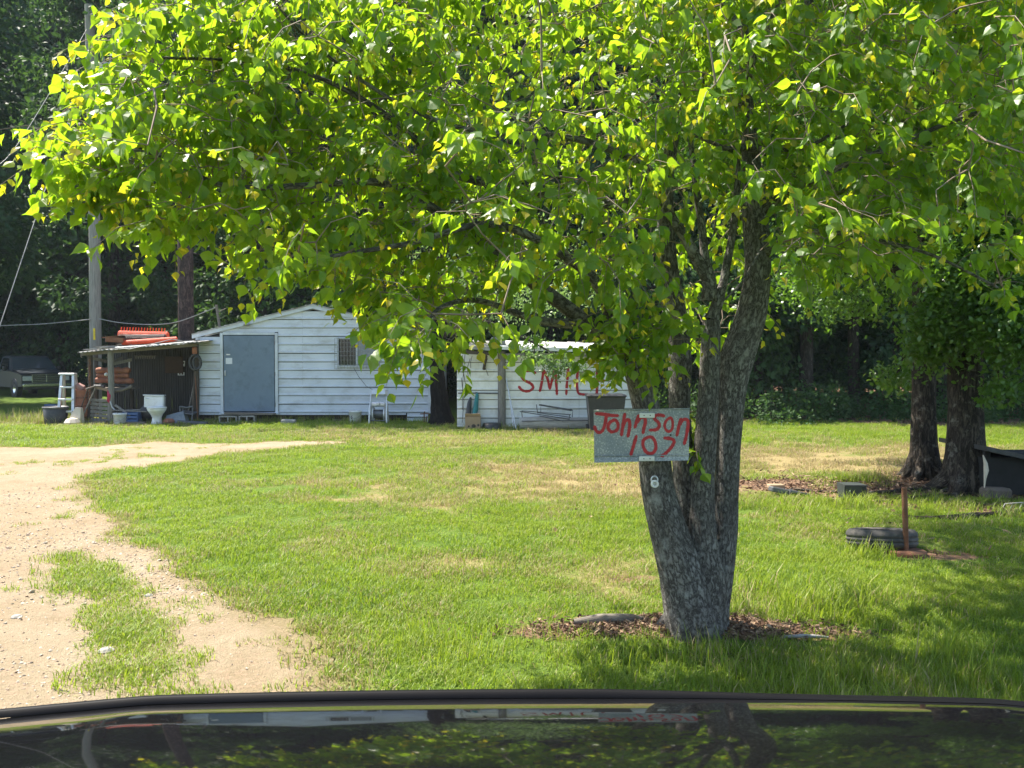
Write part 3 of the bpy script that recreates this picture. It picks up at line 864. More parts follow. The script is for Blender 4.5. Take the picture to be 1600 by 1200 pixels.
# grow twigs: every spray hangs on the nearest limb or on a spray nearer to the limbs
dl = np.array([np.min(np.linalg.norm(BPT[:, :3] - s, axis=1)) for s in SP])
order = np.argsort(dl)
nodes_ = [tuple(v[:3]) for v in BPT[::2]]
NP = np.array(nodes_); 
acc = np.vstack([NP, np.zeros((len(SP), 3))]); na = len(NP)
TW = []
dirs = np.zeros_like(SP)
LONG = .62
keep_i = []
for i in order:
    q = acc[:na]
    j = np.argmin(np.linalg.norm(q - SP[i], axis=1) + 0.0)
    a = Vector(q[j]); b = Vector(SP[i])
    d = b - a
    mid = a.lerp(b, .5) + Vector((0, 0, .10 * d.length)) + Vector(rng.normal(0, .09 * d.length, 3))
    if d.length > (1.3 if b.z > 4.1 else LONG): continue
    keep_i.append(i)
    TW.append((a, mid, b, d.length))
    dirs[i] = (b - mid) / max((b - mid).length, 1e-6)
    acc[na] = SP[i]; na += 1
mb = MB()
LP, LA, LS, LG = [], [], [], []
for (a, mid, b, ln), i in zip(TW, keep_i):
    d = Vector(dirs[i]); out_ = Vector((b.x - 1.1, b.y - 4.9, 0)); out_.normalize()
    d = (d * .6 + out_ * .5 + Vector(rng.normal(0, .35, 3))); d.z -= .15; d.normalize()
    L = rng.uniform(.16, .32)
    e1 = b + d * L * .55; d2 = (d + Vector((0, 0, -.55))).normalized(); e2 = e1 + d2 * L * .5
    r0 = min(.0075, .0028 + .006 * ln)
    mb.tube([a, mid, b, e1, e2], [r0, r0 * .8, r0 * .6, .0017, .0008], 4, caps=False)
    n = int(rng.integers(10, 17))
    young = rng.uniform() < .68
    for t in range(n):
        u = (t + rng.uniform(0, .8)) / n
        pt = b.lerp(e1, min(u / .55, 1)) if u < .55 else e1.lerp(e2, (u - .55) / .45)
        side = Vector((-d.y, d.x, 0)); side = side * (1 if t % 2 else -1)
        ax = side * rng.uniform(.3, 1.0) + d * rng.uniform(.1, .7) + Vector((0, 0, -rng.uniform(.35, 1.3))) + Vector(rng.normal(0, .3, 3))
        ax.normalize()
        pt = pt + ax * rng.uniform(.015, .045)
        LP.append(pt); LA.append(ax)
        tip = u > .72 and young
        LS.append(rng.uniform(.022, .045) if tip else (.034 + .046 * rng.beta(1.8, 1.5)))
        LG.append(rng.uniform(.4, 1.0) if tip else max(0, rng.normal(.02, .10)))
LP, LA, LS, LG = np.array(LP), np.array(LA), np.array(LS), np.array(LG)
mb.build('twigs', M_TWIG, tree, kind='stuff')
# the 300 leaves that show largest are leaves of their own; the rest are one mass of foliage
rel = LP - np.array([0, 0, HC])
dep = rel[:, 1] * CA - rel[:, 2] * SA
ipx = 800 + F * rel[:, 0] / dep; ipy = 600 - F * (rel[:, 1] * SA + rel[:, 2] * CA) / dep
vis = (ipx > 5) & (ipx < 1595) & (ipy > 5) & (ipy < 1195)
cell = (ipx // 17).astype(int) * 1000 + (ipy // 17).astype(int)
front = {}
for k in np.argsort(dep):
    if vis[k] and cell[k] not in front: front[cell[k]] = k
fr = np.array(list(front.values()))
big = fr[np.argsort(-(LS[fr] / dep[fr]))[:300]]
mask = np.ones(len(LP), bool); mask[big] = False
mi = np.nonzero(mask)[0]; VV, FF, AA, n0 = [], [], [], 0
for k in range(5):
    q = mi[k::5]
    tv = BROAD_V * np.array([(1, .86, 1.12, .95, .7)[k], 1, (1, 2.6, .3, -1.2, 3.6)[k]])
    V, Fc, A, _ = leaves(LP[q], LA[q], LS[q], rng, tv, BROAD_F, .6, LG[q])
    VV.append(V); FF.append(Fc + n0); AA.append(A); n0 += len(V)
V, Fc, A = np.vstack(VV), np.vstack(FF), np.concatenate(AA)
np_obj('foliage', np_mesh('foliage', V - np.array(base), Fc, M_LEAF, {'age': A}), tree, 'stuff')
LM = []
for k in range(3):
    v = BROAD_V * np.array([1, 1, (1, 2.2, -.6)[k]])
    LM.append([np_mesh('leaf', v, BROAD_F, M_LEAF, {'age': np.full(len(v), ag)}) for ag in (0.0, .7)])
Mx = rot_mats(rng, len(big), LA[big], 0, .6)
for j, k in enumerate(big):
    o = bpy.data.objects.new('leaf', LM[j % 3][1 if LG[k] > .35 else 0])
    m4 = Matrix([list(Mx[j][r]) + [0] for r in range(3)] + [[0, 0, 0, 1]])
    o.matrix_basis = Matrix.Translation(Vector(LP[k]) - base) @ m4 @ Matrix.Scale(float(LS[k]), 4)
    link(o, tree)

# ================================================================== TWO OAKS ON THE RIGHT
M_OAK = bark_mat('dark_oak_bark', (0.13, 0.105, 0.082, 1), (0.075, 0.062, 0.05, 1), (0.022, 0.018, 0.015, 1), us=22, vs=5, bump=1.0, moss=(0.23, 0.22, 0.19, 1))
M_OLEAF = leaf_mat('oak_leaf', (0.035, 0.085, 0.014, 1), (0.075, 0.15, 0.025, 1), (0.2, 0.2, 0.05, 1), (0.20, 0.40, 0.03, 1), tfac=.42, rough=.33)
def oak(label, px, py, w, flare, crown, nleaf, seed, lean=0.0, keep=None):
    b = gpz(px, py); D = b.y
    t = thing('oak_tree', label, 'tree', b)
    w = w * D / F
    hs = [-.12, 0, .10, .25, .5, .9, 1.5, 2.4, 3.5, 5.0, 7.0]
    pts = [b + Vector((lean * h, .02 * h, h)) for h in hs]
    rad = [w / 2 * k for k in (flare * 1.12, flare, (flare * .78 + .25), (flare * .45 + .6), 1.1, 1.0, .97, .95, .85, .6, .3)]
    limbs_obj('trunk', [limb(pts, rad, 34, 7, rough=.10, rfreq=4, seed=seed)], M_OAK, t)
    r = np.random.default_rng(seed)
    fl = []
    for a in (185, 150, 230, 300, 350, 60):
        d = Vector((math.cos(R(a)), math.sin(R(a)), 0))
        fl.append(limb([b + d * w * .3 + Vector((0, 0, .42)), b + d * w * .62 + Vector((0, 0, .14)), b + d * w * (1.05 + .5 * r.uniform()) + Vector((0, 0, -.03))], [w * .18, w * .2, w * .06], 12, 5, rough=.15, rfreq=6, seed=a))
    limbs_obj('root', fl, M_OAK, t)
    P, A = [], []
    br = []
    for (cx, cy, cz, rx, ry, rz, k) in crown:
        c = Vector((cx, cy, cz))
        z0 = max(1.9, min(cz - .2, 5.5))
        s = b + Vector((lean * z0, 0, z0))
        br.append(limb([s, s.lerp(c, .5) + Vector((0, 0, .25)), c], [.07, .045, .015], 8, 5, rough=.1, seed=cx))
        ns = int(nleaf * k) // 14
        q = r.normal(0, 1, (ns, 3)); q /= np.linalg.norm(q, axis=1, keepdims=True); q *= r.uniform(.2, 1, (ns, 1)) ** .5
        sc = np.array(c) + q * np.array([rx, ry, rz])
        p = np.repeat(sc, 14, 0) + r.normal(0, .10, (ns * 14, 3))
        P.append(p); A.append(r.normal(0, 1, (len(p), 3)) * .7 + np.array([0, 0, -.35]))
    limbs_obj('branch', br, M_OAK, t)
    P = np.vstack(P); A = np.vstack(A)
    V, Fc, Ag, _ = leaves(P, A, r.uniform(.05, .095, len(P)), r, OVAL_V * np.array([1.25, 1, 1]), OVAL_F, .8)
    np_obj('crown', np_mesh('crown', V - np.array(b), Fc, M_OLEAF, {'age': Ag}), t, 'stuff')
    return t
W_ = lambda px, py, D: tuple(at(px, py, D))
oak('thinner oak with sunlit bark on its left side, beside the thick oak', 1443, 748, 36, 1.5,
    [(*W_(1440, 300, 12.2), 1.5, 1.3, 1.1, 1.0), (*W_(1330, 330, 12.6), 1.1, 1.0, .8, .6), (*W_(1500, 120, 12.5), 1.6, 1.4, 1.2, .8), (*W_(1350, 440, 12.4), 1.1, .8, .6, .22), (*W_(1400, 590, 12.0), .2, .3, .16, .05), (*W_(1270, 440, 13.8), 1.3, .8, .7, .22), (*W_(1250, 200, 13.5), 1.6, 1.4, 1.3, .8), (*W_(1130, 210, 11.6), 1.3, 1.1, .7, .8), (*W_(1250, 250, 11.0), 1.2, 1.1, .6, .8), (*W_(1340, 220, 11.2), 1.2, 1.0, .7, .8), (*W_(1180, 60, 11.8), 1.6, 1.2, .8, .8), (*W_(1400, -60, 12.5), 1.9, 1.6, 1.4, .9), (*W_(1440, -350, 12), 2.3, 2.0, 1.7, 1.1)], 9000, 3)
oak('thick dark oak with spreading roots beside the low black box', 1508, 768, 51, 1.5,
    [(*W_(1530, 420, 9.7), .72, .6, .55, .7), (*W_(1585, 520, 9.4), .42, .4, .34, .35), (*W_(1480, 500, 9.9), .42, .4, .30, .3), (*W_(1560, 300, 9.8), .9, .8, .7, .7), (*W_(1640, 400, 10), .9, .9, .9, .7), (*W_(1530, 50, 10.5), 1.7, 1.4, 1.2, .9), (3.4, 8.8, 6.3, 2.0, 1.5, 1.0, 1.3), (1.6, 9.2, 6.6, 2.0, 1.5, 1.0, 1.3), (*W_(1700, 100, 10.5), 1.6, 1.5, 1.4, .8), (*W_(1600, -250, 10.5), 2.2, 1.9, 1.6, 1.0), (*W_(1455, 545, 10.2), .3, .3, .2, .12), (*W_(1570, 610, 9.6), .25, .3, .12, .05)], 9000, 4)

# ================================================================== WOODS
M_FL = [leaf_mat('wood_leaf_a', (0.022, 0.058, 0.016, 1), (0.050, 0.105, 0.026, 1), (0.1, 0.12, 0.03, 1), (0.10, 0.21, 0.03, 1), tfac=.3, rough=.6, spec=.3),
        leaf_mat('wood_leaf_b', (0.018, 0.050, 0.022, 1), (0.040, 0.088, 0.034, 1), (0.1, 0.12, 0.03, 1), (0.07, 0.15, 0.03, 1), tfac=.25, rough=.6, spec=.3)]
M_PINE = bark_mat('pine_bark', (0.15, 0.10, 0.085, 1), (0.10, 0.075, 0.068, 1), (0.04, 0.03, 0.028, 1), us=9, vs=3, bump=1.0)
M_FTR = bark_mat('wood_trunk_bark', (0.11, 0.095, 0.08, 1), (0.065, 0.055, 0.045, 1), (0.03, 0.025, 0.02, 1), us=14, vs=4, bump=.8)
def crown_mesh(name, seed, mat, H=12.0, z0=0.8, rad=3.0, lobes=70, per=170, ls=(.13, .22), taper=True):
    r = np.random.default_rng(seed)
    P, A = [], []
    for k in range(lobes):
        h = z0 + (H - z0) * r.uniform(0, 1) ** .85
        f = (1 - ((h - z0) / (H - z0)) ** 3 * .75) if taper else 1
        f *= .75 + .35 * math.sin(h * 1.7 + seed)
        a = r.uniform(0, 6.28); q = rad * f * math.sqrt(r.uniform(.12, 1))
        c = np.array([q * math.cos(a), q * math.sin(a), h])
        s = r.uniform(.5, 1.05)
        v = r.normal(0, 1, (per, 3)); v /= np.linalg.norm(v, axis=1, keepdims=True)
        v *= (r.uniform(.25, 1, (per, 1)) ** .5) * s * np.array([1.15, 1.15, .62])
        P.append(c + v); A.append(v / s + r.normal(0, .6, (per, 3)) + np.array([0, 0, -.4]))
    P, A = np.vstack(P), np.vstack(A)
    V, Fc, Ag, _ = leaves(P, A, r.uniform(*ls, len(P)), r, QUAD_V, QUAD_F, .8)
    return np_mesh(name, V, Fc, mat, {'age': Ag})
def trunk_mesh(seed, H, r0, mat):
    r = np.random.default_rng(seed)
    L = [limb([(0, 0, -.2), (0, 0, .2), (r.normal(0, .08), r.normal(0, .08), H * .3), (r.normal(0, .2), r.normal(0, .2), H * .6), (r.normal(0, .3), r.normal(0, .3), H * .95)], [r0 * 1.5, r0 * 1.1, r0 * .9, r0 * .65, r0 * .2], 12, 5, rough=.1, seed=seed)]
    for k in range(9):
        h = H * r.uniform(.2, .85); a = r.uniform(0, 6.28); l = r.uniform(1.2, 2.6)
        L.append(limb([(0, 0, h), (l * .5 * math.cos(a), l * .5 * math.sin(a), h + .4), (l * math.cos(a), l * math.sin(a), h + .6)], [r0 * .3, r0 * .2, .02], 6, 3))
    V, Fc, U, n = [], [], [], 0
    for v, f, u in L:
        V.append(v); Fc.append(f + n); U.append(u); n += len(v)
    return np_mesh('trunk', np.vstack(V), np.vstack(Fc), mat, uv=np.vstack(U), smooth=True)
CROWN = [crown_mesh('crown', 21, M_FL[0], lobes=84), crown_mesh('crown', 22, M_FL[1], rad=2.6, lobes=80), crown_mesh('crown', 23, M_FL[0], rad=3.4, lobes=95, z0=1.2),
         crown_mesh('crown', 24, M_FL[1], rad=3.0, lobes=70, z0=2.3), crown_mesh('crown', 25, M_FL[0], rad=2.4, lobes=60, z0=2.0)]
TRUNK = [trunk_mesh(31, 11.5, .17, M_FTR), trunk_mesh(32, 11.5, .13, M_FTR), trunk_mesh(33, 11.5, .2, M_FTR)]
def wood_tree(label, px, Y, H, kind, tk, rz, wide=1.0, group='trees of the wood behind the yard', name='forest_tree'):
    x = (px - 800) / F * Y
    t = thing(name, label, 'tree', (x, Y, 0), R(rz), group)
    t.scale = (H / 12 * wide, H / 12 * wide, H / 12)
    link(bpy.data.objects.new('trunk', TRUNK[tk]), t)
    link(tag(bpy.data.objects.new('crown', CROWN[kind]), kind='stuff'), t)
    return t
WOOD = [
    (-90, 44, 22, 1, 0, 10, 1.0, 'dark tree of the wood at the left border, beyond the parked pickup'),
    (25, 48, 23, 3, 1, 80, .9, 'tall dark tree whose crown hangs over the cab of the pickup'),
    (100, 46, 20, 1, 2, 200, .9, 'dark blue-green tree between the pickup and the utility pole'),
    (180, 42, 23, 0, 0, 140, .9, 'tall dark tree right behind the wooden utility pole'),
    (255, 39, 20, 1, 1, 20, .9, 'shadowy tree behind the orange netting on the lean-to roof'),
    (330, 38, 21, 3, 2, 260, .85, 'dark tree just right of the pine trunk, behind the shed roof mast'),
    (410, 33, 17, 0, 0, 330, .9, 'leafy dark tree behind the roof above the blue-grey door'),
    (500, 32, 17, 2, 1, 75, .9, 'broad dark tree behind the roof ridge of the white shed'),
    (590, 32, 16.5, 1, 2, 180, .9, 'dark tree behind the right half of the white shed roof'),
    (690, 33, 17, 0, 0, 100, .95, 'green tree far behind the gap between the two sheds'),
    (770, 28.5, 14.5, 2, 1, 10, .85, 'leafy tree behind the low shed, above its dark post'),
    (860, 28, 15, 0, 0, 200, .85, 'leafy tree behind the painted red letters of the low shed'),
    (950, 27, 14.5, 1, 1, 320, .85, 'dark tree behind the right end of the low white shed'),
    (1030, 26, 14.5, 0, 2, 40, .85, 'green tree showing between the stems left of the metal sign pole'),
    (1110, 25, 14, 2, 0, 130, .8, 'bright green tree behind the fork of the big tree'),
    (1185, 24.5, 13.5, 0, 1, 220, .8, 'wood-edge tree just right of the big tree stems'),
    (1260, 24, 13.5, 4, 2, 300, .85, 'wood-edge tree with bare dark lower trunk behind the dry lawn'),
    (1335, 24.5, 13.5, 1, 0, 15, .85, 'dark wood-edge tree left of the sunlit oak trunk'),
    (1400, 25.5, 14, 4, 1, 95, .85, 'slim wood-edge tree seen close to the left side of the thin oak'),
    (1475, 24.5, 13.5, 3, 2, 185, .85, 'dark wood-edge tree between the two oak trunks'),
    (1560, 24.5, 13.5, 4, 0, 275, .85, 'dark wood-edge tree above the low black box'),
    (1650, 24.5, 13.5, 1, 1, 350, .85, 'dark wood-edge tree at the right border'),
    (1750, 25, 14, 0, 2, 60, .9, 'wood-edge tree just outside the right border'),
    (-60, 29.5, 18, 3, 2, 120, .95, 'yard tree overhanging the left border above the parked pickup'),
    (-120, 31, 16, 3, 1, 70, 1.0, 'yard tree just outside the left border, nearer than the pickup'),
    (-190, 26.5, 14, 3, 0, 170, .95, 'yard tree outside the left border whose shade falls on the lawn edge'),
    (-210, 41, 20, 0, 1, 30, 1.0, 'wood tree just outside the left border'),
]
for (px, Y, H, k, tk, rz, wd, lab) in WOOD:
    wood_tree(lab, px, Y, H, k, tk, rz, wd)
# the mass of woods beyond, nobody could count
r = np.random.default_rng(8)
pts, sc, pk = [], [], []
for (x0, x1, y0, y1, n, s0, s1) in ((-50, -10, 44, 58, 40, 1.6, 2.0), (-11, 4, 37, 48, 20, 1.35, 1.7), (0, 14, 30, 42, 26, 1.2, 1.5), (8, 36, 27.5, 40, 46, 1.15, 1.5), (-60, 50, 56, 75, 60, 2.0, 2.6)):
    gxs = np.linspace(x0, x1, n); r.shuffle(gxs)
    for gxx in gxs:
        s = r.uniform(s0, s1); pts.append((gxx, r.uniform(y0, y1), 0)); sc.append((s, s, s)); pk.append(r.integers(0, 3))
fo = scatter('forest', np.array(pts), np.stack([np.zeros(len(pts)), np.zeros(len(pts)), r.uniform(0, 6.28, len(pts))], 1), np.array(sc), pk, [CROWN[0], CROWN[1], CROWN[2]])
# low growth along the edge of the wood
def bushes(spots, seed, per=260, ls=(.07, .13), mat=M_FL[0]):
    r = np.random.default_rng(seed); P, A = [], []
    for (bx, by, w, h) in spots:
        v = r.normal(0, 1, (per, 3)); v /= np.linalg.norm(v, axis=1, keepdims=True); v[:, 2] = np.abs(v[:, 2])
        v *= r.uniform(.3, 1, (per, 1)) ** .5
        P.append(np.array([bx, by, .02]) + v * np.array([w, w * .8, h])); A.append(v + r.normal(0, .6, (per, 3)) + np.array([0, 0, -.2]))
    P, A = np.vstack(P), np.vstack(A)
    V, Fc, Ag, _ = leaves(P, A, r.uniform(*ls, len(P)), r, QUAD_V, QUAD_F, .8)
    return V, Fc, Ag
r = np.random.default_rng(12)
sp = [(xx, 21.3 + r.uniform(-.5, 2.2), r.uniform(.3, .8), r.uniform(.25, 1.1)) for xx in np.arange(3.6, 20, .28)]
sp += [(xx, 23.5 + r.uniform(0, 2.5), r.uniform(.6, 1.1), r.uniform(.8, 2.2)) for xx in np.arange(2, 22, .5)]
sp += [(xx, 28 + r.uniform(0, 3), r.uniform(.9, 1.5), r.uniform(2.4, 4.6)) for xx in np.arange(2, 26, .45)]
sp += [(xx, 32 + r.uniform(0, 3), 1.6, r.uniform(3, 6)) for xx in np.arange(2, 32, .6)]
sp += [(xx, 30 + r.uniform(0, 8), r.uniform(.8, 1.3), r.uniform(1, 2.4)) for xx in np.arange(-10.0, 3, .5)]
sp += [(xx, 45 + r.uniform(0, 3), r.uniform(.8, 1.5), r.uniform(1, 3)) for xx in np.arange(-32, -9, .6)]
V, Fc, Ag = bushes(sp, 13)
sp2 = [(xx, 50 + r.uniform(0, 9), 2.2, r.uniform(4, 8)) for xx in np.arange(-62, 62, 1.1)]
V2, F2, A2 = bushes(sp2, 14, 300, (.3, .5))
Fc = np.vstack([Fc, F2 + len(V)]); V = np.vstack([V, V2]); Ag = np.concatenate([Ag, A2])
tag(np_obj('undergrowth', np_mesh('undergrowth', V, Fc, M_FL[0], {'age': Ag})), kind='stuff')
# tall pine at the corner of the shed
pb = Vector(((293 - 800) / F * 24.2, 24.2, 0))
pine = thing('pine_tree', 'tall pine with bare purple-brown trunk rising behind the corner of lean-to and shed', 'tree', pb)
limbs_obj('trunk', [limb([pb + Vector(v) for v in ((0, 0, -.2), (0, 0, .3), (-.02, 0, 2), (-.02, 0, 5), (.05, 0, 9), (.1, 0, 14))], [.30, .26, .225, .21, .19, .12], 26, 9, rough=.06, rfreq=6, seed=4)], M_PINE, pine)
PC = crown_mesh('crown', 41, M_FL[1], H=6, z0=0, rad=2.4, lobes=44, per=150, ls=(.12, .2))
o = np_obj('crown', PC, pine, 'stuff'); o.location = (0, 0, 9.5)
# dark tree between the two sheds
db = Vector(((690 - 800) / F * 20.6, 20.6, 0))
dt = thing('shade_tree', 'dark trunk standing in the gap between the two sheds', 'tree', db)
M_BLK = bark_mat('very_dark_bark', (0.030, 0.026, 0.023, 1), (0.018, 0.016, 0.014, 1), (0.008, 0.007, 0.006, 1), us=18, vs=4, bump=.9)  # near-black bark tones
WW = lambda px, py: at(px, py, 20.6)
limbs_obj('trunk', [limb([WW(690, 680), WW(690, 660), WW(688, 640), WW(684, 600), WW(683, 560), WW(688, 500), WW(690, 420), WW(700, 300)], [.40, .34, .24, .19, .165, .17, .16, .1], 24, 7, rough=.1, rfreq=5, seed=9)], M_BLK, dt)
lb = [[WW(686, 530), at(740, 500, 19.6), at(800, 520, 18.7), at(860, 550, 18.3), at(890, 575, 18.2)], [at(800, 520, 18.7), at(835, 535, 18.4), at(830, 560, 18.3)], [WW(688, 470), at(760, 440, 20), at(860, 430, 19.6)]]
limbs_obj('branch', [limb(q, [.06, .045, .03, .018, .01][:len(q)] if len(q) > 3 else [.03, .02, .008], 8, 5, rough=.1) for q in lb], M_FTR, dt)
M_PALE = leaf_mat('pale_leaf', (0.11, 0.18, 0.06, 1), (0.19, 0.28, 0.10, 1), (0.2, 0.2, 0.05, 1), (0.25, 0.42, 0.08, 1), tfac=.4)
r = np.random.default_rng(17)
P = []
for (px, py, D, rx, rz, n) in ((852, 562, 18.3, .36, .20, 260), (870, 580, 18.2, .22, .18, 160), (885, 566, 18.2, .2, .15, 120), (830, 556, 18.4, .22, .14, 110), (905, 572, 18.1, .2, .1, 60), (835, 535, 18.6, .4, .16, 160), (760, 480, 20, 1.3, .5, 900), (870, 455, 19.6, 1.3, .55, 900), (690, 420, 20.6, 1.6, .9, 1500), (820, 390, 20, 1.6, .8, 1200)):
    c = np.array(at(px, py, D)); v = r.normal(0, .5, (n, 3)); P.append(c + v * np.array([rx, rx, rz]))
P = np.vstack(P)
V, Fc, Ag, _ = leaves(P, r.normal(0, 1, (len(P), 3)) * .7 + np.array([0, 0, -.5]), r.uniform(.06, .12, len(P)), r, OVAL_V, OVAL_F, .8)
np_obj('crown', np_mesh('crown', V - np.array(db), Fc, M_PALE, {'age': Ag}), dt, 'stuff')
# ================================================================== SHARED MATERIALS
M_WHITE_SIDING = mk('white_sheet_metal', (0.62, 0.66, 0.72, 1), (0.52, 0.56, 0.62, 1), scale=1.5, rough=.45, spec=.5, stretch=(1, 1, 3), dirt=(0.36, 0.36, 0.34, 1), dirt_scale=1.4)
M_WHITE2 = mk('white_painted_sheet', (0.80, 0.80, 0.77, 1), (0.70, 0.70, 0.67, 1), scale=1.6, rough=.5, dirt=(0.50, 0.47, 0.40, 1), dirt_scale=2.0)
M_TRIM = mk('trim_metal', (0.60, 0.64, 0.68, 1), (0.45, 0.48, 0.50, 1), scale=4, rough=.45)
M_DOOR = mk('blue_grey_paint', (0.150, 0.205, 0.265, 1), (0.125, 0.175, 0.23, 1), scale=2.2, rough=.5, dirt=(0.10, 0.14, 0.18, 1), dirt_scale=4)
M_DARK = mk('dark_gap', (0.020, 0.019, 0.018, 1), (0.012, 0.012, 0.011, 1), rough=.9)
M_SILL = mk('weathered_timber', (0.22, 0.19, 0.155, 1), (0.13, 0.11, 0.09, 1), scale=5, rough=.9, stretch=(1, 8, 8), bump=.4, bscale=20)
M_GREYW = mk('grey_timber', (0.25, 0.23, 0.205, 1), (0.16, 0.145, 0.125, 1), scale=6, rough=.9, stretch=(6, 6, 1), bump=.4, bscale=25)
M_DKW = mk('dark_timber', (0.10, 0.078, 0.058, 1), (0.055, 0.044, 0.035, 1), scale=6, rough=.9, stretch=(6, 6, 1), bump=.5, bscale=25)
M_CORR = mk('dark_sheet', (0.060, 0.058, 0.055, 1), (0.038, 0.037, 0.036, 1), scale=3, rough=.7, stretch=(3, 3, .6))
M_GALV = mk('old_galvanised', (0.42, 0.42, 0.40, 1), (0.24, 0.235, 0.225, 1), scale=5, rough=.5, metal=.35, dirt=(0.18, 0.13, 0.09, 1), dirt_scale=2.5)
M_RUST = mk('rust', (0.20, 0.085, 0.042, 1), (0.10, 0.045, 0.026, 1), scale=16, rough=.85, bump=.4, bscale=60, dirt=(0.26, 0.14, 0.08, 1), dirt_scale=8)
M_RUBBER = mk('tyre_rubber', (0.060, 0.057, 0.053, 1), (0.035, 0.034, 0.033, 1), scale=9, rough=.75, dirt=(0.15, 0.13, 0.105, 1), dirt_scale=6)
M_BLACKP = mk('black_plastic', (0.045, 0.045, 0.048, 1), (0.028, 0.028, 0.030, 1), scale=5, rough=.5, dirt=(0.09, 0.085, 0.08, 1), dirt_scale=5)
M_WPLAST = mk('white_plastic', (0.70, 0.70, 0.67, 1), (0.60, 0.60, 0.56, 1), scale=6, rough=.45, dirt=(0.42, 0.38, 0.30, 1), dirt_scale=6)
M_PORC = mk('porcelain', (0.78, 0.78, 0.76, 1), (0.72, 0.72, 0.69, 1), scale=3, rough=.2, spec=.6, dirt=(0.55, 0.50, 0.42, 1), dirt_scale=4)
M_ALU = mk('aluminium', (0.62, 0.63, 0.64, 1), (0.48, 0.49, 0.50, 1), scale=6, rough=.4, metal=.5)
M_CARD = mk('cardboard', (0.36, 0.255, 0.16, 1), (0.29, 0.20, 0.125, 1), scale=5, rough=.9)
M_PALECARD = mk('pale_paper_lit_card', (0.60, 0.53, 0.43, 1), (0.48, 0.41, 0.32, 1), scale=6, rough=.9)
M_ORANGE = mk('orange_plastic_net', (0.80, 0.10, 0.028, 1), (0.62, 0.075, 0.022, 1), scale=7, rough=.5)
M_BRNNET = mk('brown_net', (0.085, 0.05, 0.045, 1), (0.05, 0.032, 0.03, 1), scale=7, rough=.6)
M_TERRA = mk('terracotta', (0.37, 0.150, 0.085, 1), (0.26, 0.10, 0.06, 1), scale=6, rough=.8, dirt=(0.16, 0.075, 0.05, 1), dirt_scale=5)
M_BLUE = mk('blue_plastic', (0.06, 0.115, 0.26, 1), (0.045, 0.085, 0.19, 1), scale=5, rough=.45)
M_TEAL = mk('teal_cloth', (0.03, 0.20, 0.20, 1), (0.02, 0.14, 0.145, 1), scale=8, rough=.7)
M_CONC = mk('concrete', (0.34, 0.325, 0.29, 1), (0.22, 0.21, 0.185, 1), scale=9, rough=.95, bump=.4, bscale=50)
M_RED = mk('red_brush_paint', (0.46, 0.026, 0.030, 1), (0.34, 0.018, 0.024, 1), scale=26, rough=.55, contrast=(.4, .62))
M_WIRE = mk('wire', (0.30, 0.30, 0.28, 1), (0.18, 0.18, 0.17, 1), scale=10, rough=.5)
M_DWIRE = mk('dark_wire', (0.05, 0.048, 0.045, 1), (0.03, 0.03, 0.03, 1), rough=.6)
M_STEEL = mk('dark_steel', (0.16, 0.165, 0.17, 1), (0.09, 0.09, 0.095, 1), scale=8, rough=.5, metal=.5)
M_PAPER = mk('paper', (0.72, 0.74, 0.76, 1), (0.62, 0.64, 0.68, 1), scale=20, rough=.8)
def glass(name, tint, rough=.05):
    m, nt, out = nodes(name)
    p = nt.nodes.new('ShaderNodeBsdfPrincipled')
    p.inputs['Base Color'].default_value = tint; p.inputs['Roughness'].default_value = rough; p.inputs['Specular IOR Level'].default_value = .6
    nt.links.new(p.outputs[0], out.inputs[0])
    return m
M_GLASS = glass('window_glass', (0.012, 0.014, 0.016, 1))
M_CURT = mk('curtained_glass', (0.30, 0.33, 0.36, 1), (0.20, 0.22, 0.245, 1), scale=7, rough=.15, spec=.6, stretch=(6, 1, 1))

def interval_cut(a, b, holes):
    segs = [(a, b)]
    for (h0, h1) in holes:
        n = []
        for (s, e) in segs:
            if h1 <= s or h0 >= e: n.append((s, e)); continue
            if h0 > s: n.append((s, h0))
            if h1 < e: n.append((h1, e))
        segs = n
    return [s for s in segs if s[1] - s[0] > .03]
def rib_prof(z0, z1, d=.022, t=.004):
    """section of one ribbed course: (outset towards the viewer, height)"""
    return [(0, z1), (0, z0 + .056), (d, z0 + .044), (d, z0 + .018), (.004, z0 + .006), (-.004, z0 + .006), (-.004, z1)]
def siding(parent, yf, x0, x1, zb, courses, h, holes_fn, mat, slope=None, joints=(), r=None, gap=.006):
    """horizontal ribbed metal sheets; slope(z)-> (xmin, xmax) limits under the roof"""
    for k in range(courses):
        z0, z1 = zb + k * h, zb + (k + 1) * h - gap
        fill = []
        hl = holes_fn(z0, z1, fill.append)
        for (a, b, c0, c1) in fill:
            mb = MB(); mb.box(((a + b) / 2, yf + .001, (c0 + c1) / 2), (b - a, .006, c1 - c0)); mb.build('siding_panel', mat, parent)
        for (a, b) in interval_cut(x0, x1, [(j - .0015, j + .0015) for j in joints] + hl):
            pr = rib_prof(z0, z1)
            dy = r.normal(0, .0015) if r is not None else 0
            dz = r.normal(0, .0015) if r is not None else 0
            L_, R_ = [], []
            ok = True
            for (o, z) in pr:
                l, g = (a, b)
                if slope:
                    s0, s1 = slope(z); l, g = max(a, s0), min(b, s1)
                if g - l < .02: ok = False
                L_.append((l, yf - o + dy, z + dz)); R_.append((g, yf - o + dy, z + dz))
            if not ok: continue
            n = len(pr)
            mb = MB()
            mb.add(L_ + R_, [(i, (i + 1) % n, n + (i + 1) % n, n + i) for i in range(n)] + [tuple(range(n)), tuple(range(n, 2 * n))[::-1]])
            mb.build('siding_panel', mat, parent)
rs = np.random.default_rng(77)

